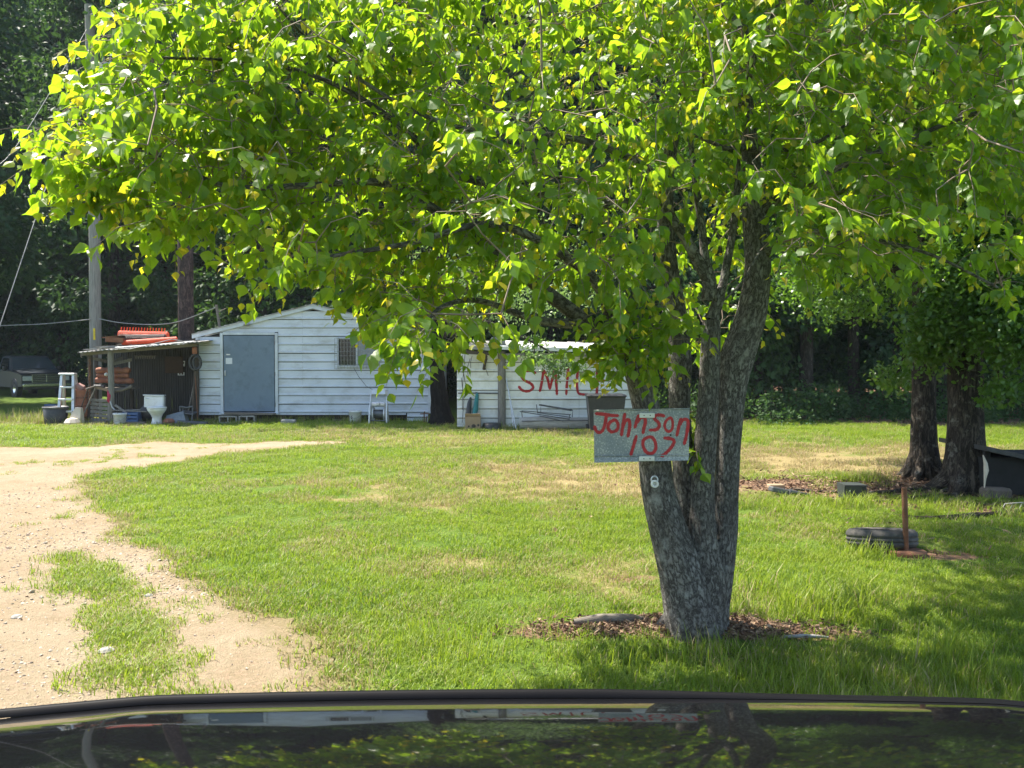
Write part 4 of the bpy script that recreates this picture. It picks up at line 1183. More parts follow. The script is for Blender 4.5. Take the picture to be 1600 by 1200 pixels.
# ================================================================== LEFT WHITE SHED
YF = 21.5
X = lambda px, Y=YF: (px - 800) / F * Y
Zp = lambda py, Y=YF: at(800, py, Y).z
sx0, sx1 = X(309), X(671)
zb, ze, zr_ = Zp(645), Zp(526), Zp(481)
xm = (sx0 + sx1) / 2
shed = thing('metal_shed', 'white ribbed metal shed with low gable, blue-grey door and barred window', 'shed', (xm, YF, 0))
dx0, dx1, dz1 = X(350), X(430), Zp(524)
wx0, wx1, wz0, wz1 = X(530), X(590), Zp(571), Zp(530)
depth = 6.0
lim = lambda z: (sx0 + max(0, (z - ze) / (zr_ - ze)) * (xm - sx0), sx1 - max(0, (z - ze) / (zr_ - ze)) * (sx1 - xm))
HOLES = [(dx0 - .085, dx1 + .085, zb - .1, dz1 + .082), (wx0 - .048, wx1 + .048, wz0 - .046, wz1 + .046)]
def holes(z0, z1, add):
    h = []
    for (a, b, lo, hi) in HOLES:
        if z0 < hi and z1 > lo:
            h.append((a, b))
            if z1 - hi > .012: add((a + .002, b - .002, hi + .002, z1))
            if lo - z0 > .012: add((a + .002, b - .002, z0 + .012, lo - .002))
    return h
H = (ze - zb) / 9.0
siding(shed, YF, sx0 + .02, sx1 - .02, zb, 14, H, holes, M_WHITE_SIDING, lambda z: (max(sx0 + .02, lim(z)[0]), min(sx1 - .02, lim(z)[1])), joints=(X(473), X(606)), r=rs)
# shell behind the sheets
mb = MB()
mb.prism([(sx0 + .03, zb), (sx1 - .03, zb), (sx1 - .03, ze - .03), (xm, zr_ - .03), (sx0 + .03, ze - .03)], lambda u, v: (u, YF + .018, v), lambda u, v: (u, YF + depth, v))
mb.build('wall', M_WHITE_SIDING, shed)
mb = MB(); mb.prism([(sx0 + .04, zb + .01), (sx1 - .04, zb + .01), (sx1 - .04, ze - .04), (xm, zr_ - .04), (sx0 + .04, ze - .04)], lambda u, v: (u, YF + .012, v), lambda u, v: (u, YF + .016, v)); mb.build('rib_shade_backing', M_DARK, shed)  # dark sheet added so the gaps read as shadow lines under the ribs
# trim at corners, under the roof, round the door
mb = MB()
for xx in (sx0, sx1): mb.box((xx, YF - .012, (zb + ze) / 2), (.07, .05, ze - zb + .02))
mb.build('corner_trim', M_TRIM, shed)
for (a, b) in ((sx0 - .12, xm), (xm, sx1 + .12)):
    za = ze - (.12 * (zr_ - ze) / (xm - sx0)) if a < xm - .01 else zr_
    zc = zr_ if a < xm - .01 else ze - .03
    mb = MB(); mb.hexa([(a, YF - .06, za - .02), (b, YF - .06, zc - .02), (b, YF - .06, zc + .075), (a, YF - .06, za + .075)], [(a, YF - .02, za - .02), (b, YF - .02, zc - .02), (b, YF - .02, zc + .075), (a, YF - .02, za + .075)])
    mb.build('fascia', M_TRIM, shed)
    mb = MB(); ov = .08
    mb.hexa([(a, YF - ov, za + .078), (b, YF - ov, zc + .078), (b, YF - ov, zc + .10), (a, YF - ov, za + .10)], [(a, YF + depth + .1, za + .078), (b, YF + depth + .1, zc + .078), (b, YF + depth + .1, zc + .10), (a, YF + depth + .1, za + .10)])
    n = 9
    for k in range(n):
        t = (k + .5) / n; xx, zz = a + (b - a) * t, za + (zc - za) * t + .104
        mb.box((xx, YF + depth / 2, zz), (.05, depth + .15, .022), rot=(0, -math.atan2(zc - za, b - a), 0))
    mb.build('roof', M_GALV, shed)
fr = MB()
for xx in (dx0 - .045, dx1 + .045): fr.box((xx, YF - .03, (zb + dz1) / 2 + .03), (.075, .05, dz1 - zb + .06), bev=.006)
fr.box(((dx0 + dx1) / 2, YF - .03, dz1 + .045), (dx1 - dx0 + .012, .05, .07), bev=.006)
fr.build('door_frame', M_TRIM, shed)
d = MB(); d.box(((dx0 + dx1) / 2, YF - .028, (Zp(643) + dz1) / 2), (dx1 - dx0 - .02, .04, dz1 - Zp(643) - .015), bev=.006)
do = d.build('door', M_DOOR, shed)
q = MB(); q.box((X(359), YF - .0505, Zp(564)), (.165, .004, .155)); q.build('paper_notice', M_PAPER, do)
q = MB(); q.box((X(358), YF - .054, Zp(554)), (.10, .014, .03)); q.build('hasp', M_ALU, do)
q = MB(); q.box((X(353), YF - .058, Zp(583)), (.035, .02, .14), bev=.006); q.tube([(X(353), YF - .06, Zp(580)), (X(353), YF - .10, Zp(580)), (X(353), YF - .10, Zp(586)), (X(353), YF - .06, Zp(586))], .008, 6)
q.build('handle', M_ALU, do)
q = MB()
for zz in (Zp(536), Zp(584), Zp(632)): q.tube([(dx1 + .004, YF - .055, zz - .05), (dx1 + .004, YF - .055, zz + .05)], .012, 8)
q.build('hinge', M_STEEL, do)
s_ = MB(); s_.box(((dx0 + dx1) / 2, YF - .06, Zp(645) - .012), (dx1 - dx0 + .2, .12, .05), bev=.006); s_.build('door_sill', M_TRIM, shed)
s_ = MB(); s_.box(((sx0 + X(634)) / 2, YF + .02, zb - .028), (X(634) - sx0, .06, .05)); s_.build('bottom_trim', M_TRIM, shed)
# window
wf = MB()
wf.box((wx0 - .022, YF - .02, (wz0 + wz1) / 2), (.044, .06, wz1 - wz0 + .10), bev=.005); wf.box((wx1 + .022, YF - .02, (wz0 + wz1) / 2), (.044, .06, wz1 - wz0 + .10), bev=.005)
wf.box(((wx0 + wx1) / 2, YF - .02, wz1 + .022), (wx1 - wx0 - .002, .058, .044), bev=.005); wf.box(((wx0 + wx1) / 2, YF - .024, wz0 - .022), (wx1 - wx0 - .002, .068, .044), bev=.005)
wm = X(558)
wf.box((wm, YF - .016, (wz0 + wz1) / 2), (.05, .05, wz1 - wz0 - .002), bev=.005)
wfo = wf.build('window', M_TRIM, shed)
q = MB(); q.box(((wx0 + wm) / 2, YF - .004, (wz0 + wz1) / 2), (wm - wx0 - .052, .01, wz1 - wz0 - .004)); q.build('pane', M_GLASS, wfo)
q = MB(); q.box(((wx1 + wm) / 2, YF - .006, (wz0 + wz1) / 2), (wx1 - wm - .052, .01, wz1 - wz0 - .004)); q.build('pane', M_CURT, wfo)
bars = MB()
gx0, gx1, gz0, gz1 = X(524), X(594), Zp(576), Zp(529)
for k in range(15): xx = gx0 + (gx1 - gx0) * k / 14; bars.tube([(xx, YF - .085, gz0), (xx, YF - .085, gz1)], .0048, 4)
for k in range(8): zz = gz0 + (gz1 - gz0) * k / 7; bars.tube([(gx0, YF - .094, zz), (gx1, YF - .094, zz)], .0042, 4)
for xx in (gx0 + .1, gx1 - .1):
    for zz in (gz0 + .05, gz1 - .05): bars.tube([(xx, YF - .088, zz), (xx, YF + .0, zz)], .006, 4)
bars.build('window_bars', M_WIRE, wfo)
# lower skirt at the right end, floor timbers and dark crawl space
siding(shed, YF - .02, X(636), sx1 - .04, Zp(667), 3, (zb - Zp(667)) / 3, lambda z, q, f: [], M_WHITE_SIDING, r=rs)
jb = MB(); jb.box(((sx0 + sx1) / 2, YF + .25, zb - .11), (sx1 - sx0 - .1, .09, .12)); jb.build('floor_joist', M_DKW, shed)
for k in range(6):
    pb_ = MB(); pb_.box((sx0 + .5 + k * 1.0, YF + .55, zb / 2 - .1), (.2, .4, zb), bev=.01); pb_.build('pier', M_CONC, shed)
mb = MB(); mb.box((xm, YF + .7, zb / 2 - .05), (sx1 - sx0 - .2, .03, zb + .1)); mb.build('crawl_shade_sheet', M_DARK, shed)  # near-black sheet standing in for the shade under the floor
# yard lamp under the gable, small flue post
q = MB(); q.lathe([(0, .03), (.05, .03), (.085, 0), (.07, -.03), (0, -.035)], 12, at(385, 507, YF - .12)); q.box(at(385, 504, YF - .06), (.05, .08, .05)); q.build('lamp', M_GALV, shed)
q = MB(); q.tube([(X(524), YF + .4, Zp(500)), (X(523), YF + .4, Zp(470))], .04, 8); 

# step and blocks in front of the door
bb = gpz(372, 660)
cb = []
def block(label, px0, px1, Y, name='concrete_block'):
    c = Vector(((X(px0, Y) + X(px1, Y)) / 2, Y, 0)); w = X(px1, Y) - X(px0, Y); z = zg1(c.x, Y)
    t = MB(); h, dp, th = .19, .19, .032
    for yy in (-dp / 2 + th / 2, dp / 2 - th / 2):
        t.box(c + Vector((0, yy, z + h - th / 2)), (w, th, th)); t.box(c + Vector((0, yy, z + th / 2)), (w, th, th))
    for xx in (-w / 2 + th / 2, 0, w / 2 - th / 2): t.box(c + Vector((xx, 0, z + h / 2)), (th, dp, h - 2 * th))
    t.box(c + Vector((0, 0, z + h - th / 2 + .001)), (w - 2 * th, dp - 2 * th - .001, th))
    return single(t, name, M_CONC, label, 'block', c, group='concrete blocks forming the step at the shed door')
block('hollow concrete block under the left half of the shed door', 343, 371, 21.1)
block('hollow concrete block under the right half of the shed door', 374, 399, 21.12)
q = MB(); q.box(((dx0 + dx1) / 2 + .1, 21.18, zg1(-6.6, 21.2) + .235), (1.25, .24, .04), rot=(0, R(1), 0)); q2 = single(q, 'step_board', M_SILL, 'weathered grey board laid over blocks as a step below the blue-grey door', 'board', ((dx0 + dx1) / 2, 21.18, .2))
q = MB(); c = gpz(449, 664); q.box(c + Vector((0, .12, .07)), (.36, .2, .13), rot=(0, R(2), R(8)), bev=.03); single(q, 'paving_stone', M_CONC, 'low grey stone lying against the crawl space right of the door', 'stone', c)

# ================================================================== LOW WHITE SHED WITH THE RED LETTERS
Y2 = 19.55
X2 = lambda px: X(px, Y2); Z2 = lambda py: Zp(py, Y2)
s2 = thing('low_shed', 'low white shed with red brush letters on its ribbed wall and thin flat roof', 'shed', (X2(870), Y2, 0))
ax0, ax1, az0, az1 = X2(714), X2(1010), Z2(668), Z2(552)
H2 = (az1 - az0) / 8
siding(s2, Y2, ax0, ax1, az0, 8, H2, lambda z, q, f: [(X2(778), X2(790))], M_WHITE2, joints=(X2(905),), r=rs, gap=.006)
mb = MB(); mb.box(((ax0 + ax1) / 2, Y2 + .013, (az0 + az1) / 2), (ax1 - ax0 - .02, .006, az1 - az0 - .02)); mb.build('rib_shade_backing', M_DARK, s2)  # same dark backing: rib shadows put in as colour behind the gaps
mb = MB(); mb.box(((ax0 + ax1) / 2, Y2 + 1.57, (az0 + az1) / 2), (ax1 - ax0 - .01, 3.1, az1 - az0 - .01)); mb.build('wall', M_WHITE2, s2)
mb = MB(); mb.tube([(X2(784), Y2 - .045, -.1), (X2(784), Y2 - .045, Z2(549))], .085, 10); mb.build('post', M_GREYW, s2)
# roof: thin tin with a white edge, sagging
for k, (a, b, p0, p1) in enumerate(((730, 776, 545, 549), (776, 838, 546, 549), (838, 900, 548, 550), (900, 1015, 549, 553))):
    mb = MB(); za, zc = Z2(p0), Z2(p1); A_, B_ = X2(a) + .002, X2(b) - .002
    mb.hexa([(A_, Y2 - .32, za), (B_, Y2 - .32, zc), (B_, Y2 - .32, zc + .085), (A_, Y2 - .32, za + .075)], [(A_, Y2 + 3.2, za + .25), (B_, Y2 + 3.2, zc + .25), (B_, Y2 + 3.2, zc + .29), (A_, Y2 + 3.2, za + .29)])
    mb.build('roof_sheet', M_GALV if k == 0 else M_WHITE2, s2)
mb = MB()
mb.hexa([(X2(728), Y2 - .27, Z2(553)), (X2(776), Y2 - .27, Z2(556)), (X2(776), Y2 - .27, Z2(550.5)), (X2(728), Y2 - .27, Z2(547))], [(X2(728), Y2 - .20, Z2(553)), (X2(776), Y2 - .20, Z2(556)), (X2(776), Y2 - .20, Z2(550.5)), (X2(728), Y2 - .20, Z2(547))])
mb.build('roof_beam', M_DKW, s2)
mb = MB(); mb.hexa([(X2(790), Y2 - .25, Z2(556)), (X2(1010), Y2 - .25, Z2(559)), (X2(1010), Y2 - .25, Z2(555)), (X2(790), Y2 - .25, Z2(552))], [(X2(790), Y2 - .2, Z2(556)), (X2(1010), Y2 - .2, Z2(559)), (X2(1010), Y2 - .2, Z2(555)), (X2(790), Y2 - .2, Z2(552))]); mb.build('roof_beam', M_GREYW, s2)
mb = MB(); mb.tube([(X2(760), Y2 - .2, Z2(556)), (X2(756), Y2 - .02, Z2(577))], .035, 6); mb.build('brace', M_DKW, s2)
# ----- hand-painted red letters
def ribbon(mb, pts, w, f3, closed=False, n=7, taper=True, seed=0):
    """flat brush stroke; pts in photo pixels, f3 maps pixel -> 3D on the surface"""
    P = np.array(catmull(pts, n, closed)); k = len(P); r = np.random.default_rng(seed)
    V, Fc = [], []
    for i in range(k):
        a = P[(i + 1) % k] if closed else P[min(i + 1, k - 1)]; b = P[i - 1] if (closed or i) else P[i]
        t = a - b; t /= (np.linalg.norm(t) + 1e-9); nn = np.array([-t[1], t[0]])
        ww = w / 2 * (1 + .08 * r.normal())
        if not closed and taper: ww *= (.62 if i in (0, k - 1) else 1.0)
        V += [P[i] + nn * ww, P[i] + nn * ww * .33, P[i] - nn * ww * .33, P[i] - nn * ww]
    for i in range(k if closed else k - 1):
        for j in range(3): Fc.append((i * 4 + j, i * 4 + j + 1, ((i + 1) % k) * 4 + j + 1, ((i + 1) % k) * 4 + j))
    if not closed:
        for e, s in ((0, 1), (k - 1, -1)):
            a = P[e] - (P[e + s] - P[e]) / (np.linalg.norm(P[e + s] - P[e]) + 1e-9) * w * .36
            V.append(a); m = len(V) - 1; Fc += [(e * 4, e * 4 + 1, m), (e * 4 + 1, e * 4 + 2, m), (e * 4 + 2, e * 4 + 3, m)]
    mb.add([f3(v[0], v[1]) for v in V], Fc)
def prof_at(z):
    k = math.floor((z - az0) / H2); f = z - (az0 + k * H2)
    for (za, zc, oa, oc) in ((0, .010, .0, .0), (.010, .018, .004, .022), (.018, .044, .022, .022), (.044, .060, .022, 0)):
        if za <= f <= zc: return oa + (oc - oa) * (f - za) / (zc - za)
    return 0
def on_wall(lift):
    def f(cx, cy):
        px, py = 600 + cx / 4, 480 + cy / 4
        z = Z2(py)
        return (X2(px), Y2 - max(prof_at(z), prof_at(z + .005), prof_at(z - .005)) - .006 - lift, z)
    return f
WORD = [[[(948, 412), (915, 396), (872, 405), (858, 430), (880, 458), (918, 478), (932, 503), (905, 524), (866, 520), (842, 495)]],
        [[(974, 526), (986, 470), (997, 395)], [(997, 392), (1020, 440), (1036, 510)], [(1036, 512), (1052, 450), (1070, 388)], [(1070, 386), (1076, 460), (1081, 546)]],
        [[(1152, 372), (1146, 440), (1139, 546)], [(1154, 330), (1157, 338), (1154, 344)]],
        [[(1216, 372), (1206, 450), (1212, 530), (1240, 544), (1274, 545)]],
        [[(1330, 385), (1332, 460), (1330, 545)], [(1330, 388), (1365, 386), (1392, 388)], [(1332, 460), (1360, 458), (1380, 460)], [(1330, 545), (1365, 546), (1398, 542)]]]
k_ = 0
for strokes in WORD:
    mb = MB()
    for st_ in strokes:
        ribbon(mb, st_, 16, on_wall(.0008 * (k_ % 5)), n=9, seed=k_); k_ += 1
    mb.build('painted_letter', M_RED, s2)
# bucket-like flue on the roof
q = MB(); c = Vector((X2(777), Y2 + .4, Z2(545) + .04)); q.lathe([(0, 0), (.17, 0), (.20, .06), (.19, .17), (.14, .24), (0, .25)], 14, c); single(q, 'roof_pot', M_CONC, 'rounded grey pot sitting on the roof above the dark post of the low shed', 'pot', c)

# things along the low shed
def cyl_bucket(label, px, pyb, pyt, wpx, Y, mat, cat='bucket', group=None, handle=True, tilt=0):
    w = wpx / F * Y / 2; x = X(px, Y); z = zg1(x, Y); h = Zp(pyt, Y) - z
    t = thing('bucket', label, cat, (x, Y, z), 0, group)
    b = MB(); b.lathe([(0, .0), (w * .84, 0), (w * .86, .01), (w * .97, h * .86), (w * 1.03, h * .87), (w * 1.03, h * .90), (w, h * .91), (w * 1.02, h), (w * .95, h), (w * .80, .03), (0, .03)], 20)
    b.build('pail', mat, t, world=False)
    if handle:
        a = MB(); pts = [(w * 1.02 * math.cos(u), -w * .25 - .55 * w * math.sin(u) * .4 - w * .72 * math.sin(u), h * .86 - w * .9 * math.sin(u)) for u in np.linspace(0, math.pi, 12)]
        a.tube(pts, .004, 5); a.build('handle', M_WIRE, t, world=False)
    return t
cyl_bucket('white plastic bucket with dark scribbled print left of the hose reel cart', 555, 665, 641, 20, 21.0, M_WPLAST)
# dark print on it
bt = [o for o in bpy.data.objects if o.name.startswith('bucket')][-1]
pm = MB()
wq = 20 / F * 21 / 2 * .945
for (a0, z0, pts) in ((-118, .16, [(-4, -3), (2, -5), (4, 0), (-2, 2), (3, 6)]), (-128, .13, [(0, 0), (3, 2), (0, 5)]), (-108, .07, [(0, -3), (2, 2), (-2, 4)])):
    pm.tube([(wq * math.cos(R(a0 + p[0] * 2)), wq * math.sin(R(a0 + p[0] * 2)), z0 + p[1] * .008) for p in pts], .008, 4)
pm.build('print', M_BLACKP, bt, world=False)
# hose reel cart
c = Vector((X(592, 20.8), 20.8, 0)); c.z = zg1(c.x, c.y)
t = thing('hose_reel_cart', 'faded grey hose reel cart standing under the right half of the barred window', 'hose reel', c)
w2 = .22
for s in (-1, 1):
    q = MB(); q.tube([c + Vector((s * w2, -.18, 0)), c + Vector((s * (w2 - .01), -.16, .36)), c + Vector((s * (w2 - .02), .02, .70)), c + Vector((s * .19, .05, .86))], .024, 8); q.build('leg', M_ALU, t)
    q = MB(); q.tube([c + Vector((s * w2 * .95, .22, 0)), c + Vector((s * w2 * .9, .05, .46))], .02, 8); q.build('leg', M_ALU, t)
    q = MB(); M = Matrix.Rotation(R(90), 3, 'Y'); q.tube([c + Vector((s * .14, .15 * math.cos(u), .26 + .17 * math.sin(u))) for u in np.linspace(0, 6.283, 21)[:-1]], .02, 6, closed=True)
    for u in (0, 60, 120): q.tube([c + Vector((s * .14, .14 * math.cos(R(u)), .26 + .16 * math.sin(R(u)))), c + Vector((s * .14, -.14 * math.cos(R(u)), .26 - .16 * math.sin(R(u))))], .012, 5)
    q.build('reel_side', M_ALU, t)
q = MB(); q.box(c + Vector((0, .04, .79)), (.38, .16, .17), rot=(R(-14), 0, 0), bev=.03); q.build('top_box', M_ALU, t)
q = MB(); q.box(c + Vector((0, -.05, .50)), (.36, .14, .11), bev=.03); q.box(c + Vector((0, -.13, .51)), (.09, .06, .09), bev=.02); q.build('tray', M_ALU, t)
q = MB(); q.tube([c + Vector((-.13, .0, .26)), c + Vector((.13, 0, .26))], .11, 14); q.build('drum', M_STEEL, t)
q = MB(); q.tube([c + Vector((-.2, -.17, .10)), c + Vector((.2, -.17, .10))], .014, 6); q.tube([c + Vector((-.2, -.17, .04)), c + Vector((.2, -.17, .04))], .014, 6); q.build('crossbar', M_STEEL, t)
q = MB(); q.tube([at(553, 575, YF - .05), at(560, 588, YF - .05), at(572, 603, YF - .1), (X(584, 21), 21.0, Zp(610, 21))], .006, 5); single(q, 'cable', M_DWIRE, 'thin dark cable hanging from the barred window down to the hose reel', 'cable', at(553, 575, YF - .05))
# black foot and faucet pipe near the right corner
q = MB(); c = gpz(655, 667); c.y = 21.15; c.z = zg1(c.x, c.y)
q.tube([c, c + Vector((0, 0, .26)), c + Vector((.02, -.04, .30))], .016, 7); q.tube([c + Vector((-.1, 0, .24)), c + Vector((.12, 0, .25))], .012, 6); q.tube([c + Vector((.05, 0, .02)), c + Vector((.07, -.02, .18))], .012, 6)
single(q, 'yard_faucet', M_RUST, 'rusty standpipe with a cross handle at the right corner of the white shed', 'faucet', c)
# cardboard box
Y3 = 19.2
c = Vector((X(739, Y3), Y3, zg1(X(739, Y3), Y3)))
t = thing('cardboard_box', 'open cardboard box with a lit left flap and dark printed stamps, by the low shed', 'box', c)
bw, bh, bd = .35, .31, .28
q = MB()
for (cc, sz) in (((0, -bd / 2, bh / 2), (bw, .008, bh)), ((0, bd / 2, bh / 2), (bw, .008, bh)), ((-bw / 2 + .003, 0, bh / 2), (.008, bd - .01, bh)), ((bw / 2 - .003, 0, bh / 2), (.008, bd - .01, bh)), ((0, 0, .012), (bw - .02, bd - .02, .008))):
    q.box(c + Vector(cc), sz)
q.build('carton', M_CARD, t)
q = MB(); q.box(c + Vector((-bw / 2 - .035, 0, bh - .035)), (.1, bd, .006), rot=(0, R(-48), 0)); q.build('flap', M_PALECARD, t, label='left flap with sunlight put into its pale colour')  # paler card than the rest: the sunlight is in the flap's colour
q = MB(); q.box(c + Vector((0, -bd / 2 + .01, bh + .03)), (bw, .006, .1), rot=(R(30), 0, 0)); q.build('flap', M_CARD, t)
q = MB()
for (xx, zz, w, h) in ((.02, .10, .10, .09), (.13, .12, .05, .06), (-.09, .09, .04, .05), (-.02, .05, .12, .03)):
    q.lathe([(0, 0), (w * .5, 0)], 10, c + Vector((xx, -bd / 2 - .0055, zz)), Matrix.Rotation(R(90), 3, 'X') @ Matrix.Diagonal((1, h / w, 1)), smooth=False)
q.build('print', M_DKW, t)
# teal umbrella, dark bundle, rails leaning left of the post
q = MB(); q.tube([(X(740, 19.3), 19.36, 0.28), (X(742.5, 19.3), 19.42, .45), (X(745, 19.3), 19.47, .80), (X(745, 19.3), 19.48, .86)], [.05, .065, .04, .008], 10); single(q, 'furled_umbrella', M_TEAL, 'teal furled umbrella leaning on the low shed behind the cardboard box', 'umbrella', (X(740, 19.3), 19.38, .28))
q = MB(); q.tube([(X(731, 19.3), 19.40, .02), (X(731, 19.3), 19.43, .35), (X(733, 19.3), 19.47, .62), (X(735, 19.3), 19.49, .74)], [.05, .07, .05, .02], 9, smooth=True); single(q, 'bundled_tarp', M_BLACKP, 'dark rolled tarp leaning on the low shed left of the teal umbrella', 'tarp', (X(731, 19.3), 19.4, 0))
q = MB(); q.tube([(X(746, 19.3), 19.30, 0), (X(743.5, 19.3), 19.48, .86)], .014, 6); q.tube([(X(715, 19.3), 19.49, .84), (X(783, 19.3), 19.47, .83)], .018, 6); single(q, 'iron_rail', M_STEEL, 'thin dark iron rail running across the low shed wall left of the post', 'rail', (X(746, 19.3), 19.3, 0))
# vines hanging by the left end
q = MB()
for (a, b_, c_) in ((723, 555, 600), (727, 552, 640), (735, 560, 590), (762, 560, 587), (738, 556, 575), (721, 590, 660)):
    q.tube([(X2(a), Y2 - .09, Z2(b_)), (X2(a + rs.normal(0, 2)), Y2 - .07, Z2((b_ + c_) / 2)), (X2(a + rs.normal(0, 3)), Y2 - .06, Z2(c_))], .007, 5)
single(q, 'dead_vine', M_DKW, 'dead brown vines dangling under the roof at the left end of the low shed', 'vine', (X2(730), Y2 - .1, Z2(560)))
# blue-grey poles leaning right of the post
q = MB(); q.tube([(X(807, 19.2), 19.05, zg1(.1, 19.05)), (X(791, 19.4), 19.50, Z2(593))], .017, 7); single(q, 'steel_pole', M_ALU, 'long blue-grey pole leaning against the wall just right of the dark post', 'pole', (X(807, 19.2), 19.05, 0))
q = MB(); q.tube([(X(803, 19.2), 19.1, zg1(.1, 19.1)), (X(797, 19.4), 19.49, Z2(627))], .013, 7); single(q, 'steel_pole', M_ALU, 'short thin pole beside the long leaning pole at the dark post', 'pole', (X(803, 19.2), 19.1, 0))
# pale log and wire rack
c = Vector((X(865, 19.1), 19.1, .0))
L0, L1 = X(812, 19.1), X(921, 19.1)
M_LOG = mk('bleached_log', (0.46, 0.44, 0.41, 1), (0.27, 0.255, 0.235, 1), scale=4, rough=.9, stretch=(1, 9, 9), bump=.7, bscale=16)
V, Fc, U = limb([(L0, 19.12, .15), (L0 + .5, 19.1, .17), (L0 + 1.0, 19.08, .15), (L1, 19.1, .15)], [.13, .15, .14, .13], 22, 8, rough=.12, rfreq=4, seed=2)
lt = thing('log', 'bleached log lying in front of the low shed under the wire rack', 'log', c)
limbs_obj('trunk_wood', [(V, Fc, U)], M_LOG, lt)
q = MB(); q.tube([(L1 - .004, 19.1, .15), (L1 + .004, 19.1, .15)], .128, 18, smooth=False); q.tube([(L0 - .004, 19.12, .15), (L0 + .004, 19.12, .15)], .128, 18, smooth=False); q.build('cut_end', M_LOG, lt)
q = MB()
W3 = lambda px, py, Y=18.95: at(px, py, Y)
for line in (((838, 632), (840, 646)), ((842, 633), (893, 642)), ((845, 646), (845, 632), (895, 641), (894, 652)), ((812, 643), (890, 655)), ((815, 642), (892, 648)), ((815, 658), (920, 657)), ((843, 650), (880, 658))):
    q.tube([W3(a, b) for a, b in line], .011, 5)
for yy in (19.2,):
    for line in (((843, 632), (893, 640)), ((840, 645), (892, 652))): q.tube([W3(a, b, yy) for a, b in line], .010, 5)
q.tube([W3(843, 632), W3(843, 632, 19.2)], .01, 5); q.tube([W3(893, 641), W3(893, 640, 19.2)], .01, 5)
q.tube([W3(815, 642), W3(816, 652)], .01, 5); q.tube([W3(890, 648), W3(889, 656)], .01, 5)
single(q, 'wire_rack', M_STEEL, 'bent thin metal rack frame resting on top of the bleached log', 'rack', (X(865, 18.95), 18.95, .28))
# black bin behind the sign
Yb = 18.7
c = Vector((X(946, Yb), Yb, zg1(X(946, Yb), Yb))); bw, bh = X(976, Yb) - X(918, Yb), Zp(614, Yb)
t = thing('wheeled_bin', 'black bin standing at the low shed directly left of the sign', 'bin', c)
q = MB(); q.hexa([c + Vector((-bw * .42, -.24, .06)), c + Vector((bw * .42, -.24, .06)), c + Vector((bw * .42, .24, .06)), c + Vector((-bw * .42, .24, .06))], [c + Vector((-bw * .5, -.30, bh * .9)), c + Vector((bw * .5, -.30, bh * .9)), c + Vector((bw * .5, .3, bh * .9)), c + Vector((-bw * .5, .3, bh * .9))]); q.build('body', M_BLACKP, t)
q = MB(); q.box(c + Vector((0, 0, bh * .935)), (bw * 1.06, .66, .07), bev=.03); q.build('lid', M_BLACKP, t)
for s in (-1, 1):
    q = MB(); q.tube([c + Vector((s * bw * .42, .2, .08)), c + Vector((s * bw * .5, .2, .08))], .08, 14); q.build('wheel', M_RUBBER, t)
q = MB(); c = gpz(770, 667); c.y = 19.3; q.lathe([(0, .16), (.2, .15), (.24, .05), (.22, 0)], 14, (c.x, 19.25, 0)); single(q, 'upturned_pan', M_BLACKP, 'black upturned pan on the ground left of the post', 'pan', (c.x, 19.25, 0))
# ================================================================== LEAN-TO
YL = 21.0
XL = lambda px, Y=YL: X(px, Y); ZL = lambda py, Y=YL: Zp(py, Y)
lean = thing('lean_to', 'open lean-to with dark sheet back wall and cluttered tin roof, left of the white shed', 'shelter', (XL(220), YL + 1, 0))
BK = 23.1
bx0, bx1 = XL(176, BK), sx0 - .02
# back wall of upright corrugated sheets
n = 9
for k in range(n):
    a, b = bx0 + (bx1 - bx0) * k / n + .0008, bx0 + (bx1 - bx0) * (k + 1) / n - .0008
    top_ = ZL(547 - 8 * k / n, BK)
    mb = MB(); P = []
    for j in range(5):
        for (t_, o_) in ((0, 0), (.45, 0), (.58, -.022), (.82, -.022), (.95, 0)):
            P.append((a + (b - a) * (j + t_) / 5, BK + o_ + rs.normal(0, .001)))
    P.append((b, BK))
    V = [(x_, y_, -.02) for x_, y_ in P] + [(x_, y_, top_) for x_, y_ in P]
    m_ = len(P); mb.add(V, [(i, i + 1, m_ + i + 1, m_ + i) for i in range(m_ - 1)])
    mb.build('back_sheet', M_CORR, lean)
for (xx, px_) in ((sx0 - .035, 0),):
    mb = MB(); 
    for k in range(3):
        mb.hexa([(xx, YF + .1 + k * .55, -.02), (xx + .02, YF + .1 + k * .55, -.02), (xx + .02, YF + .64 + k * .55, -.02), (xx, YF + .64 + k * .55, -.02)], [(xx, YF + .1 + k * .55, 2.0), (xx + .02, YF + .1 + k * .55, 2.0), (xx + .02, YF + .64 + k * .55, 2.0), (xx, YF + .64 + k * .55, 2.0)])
    mb.build('side_sheet', M_CORR, lean)
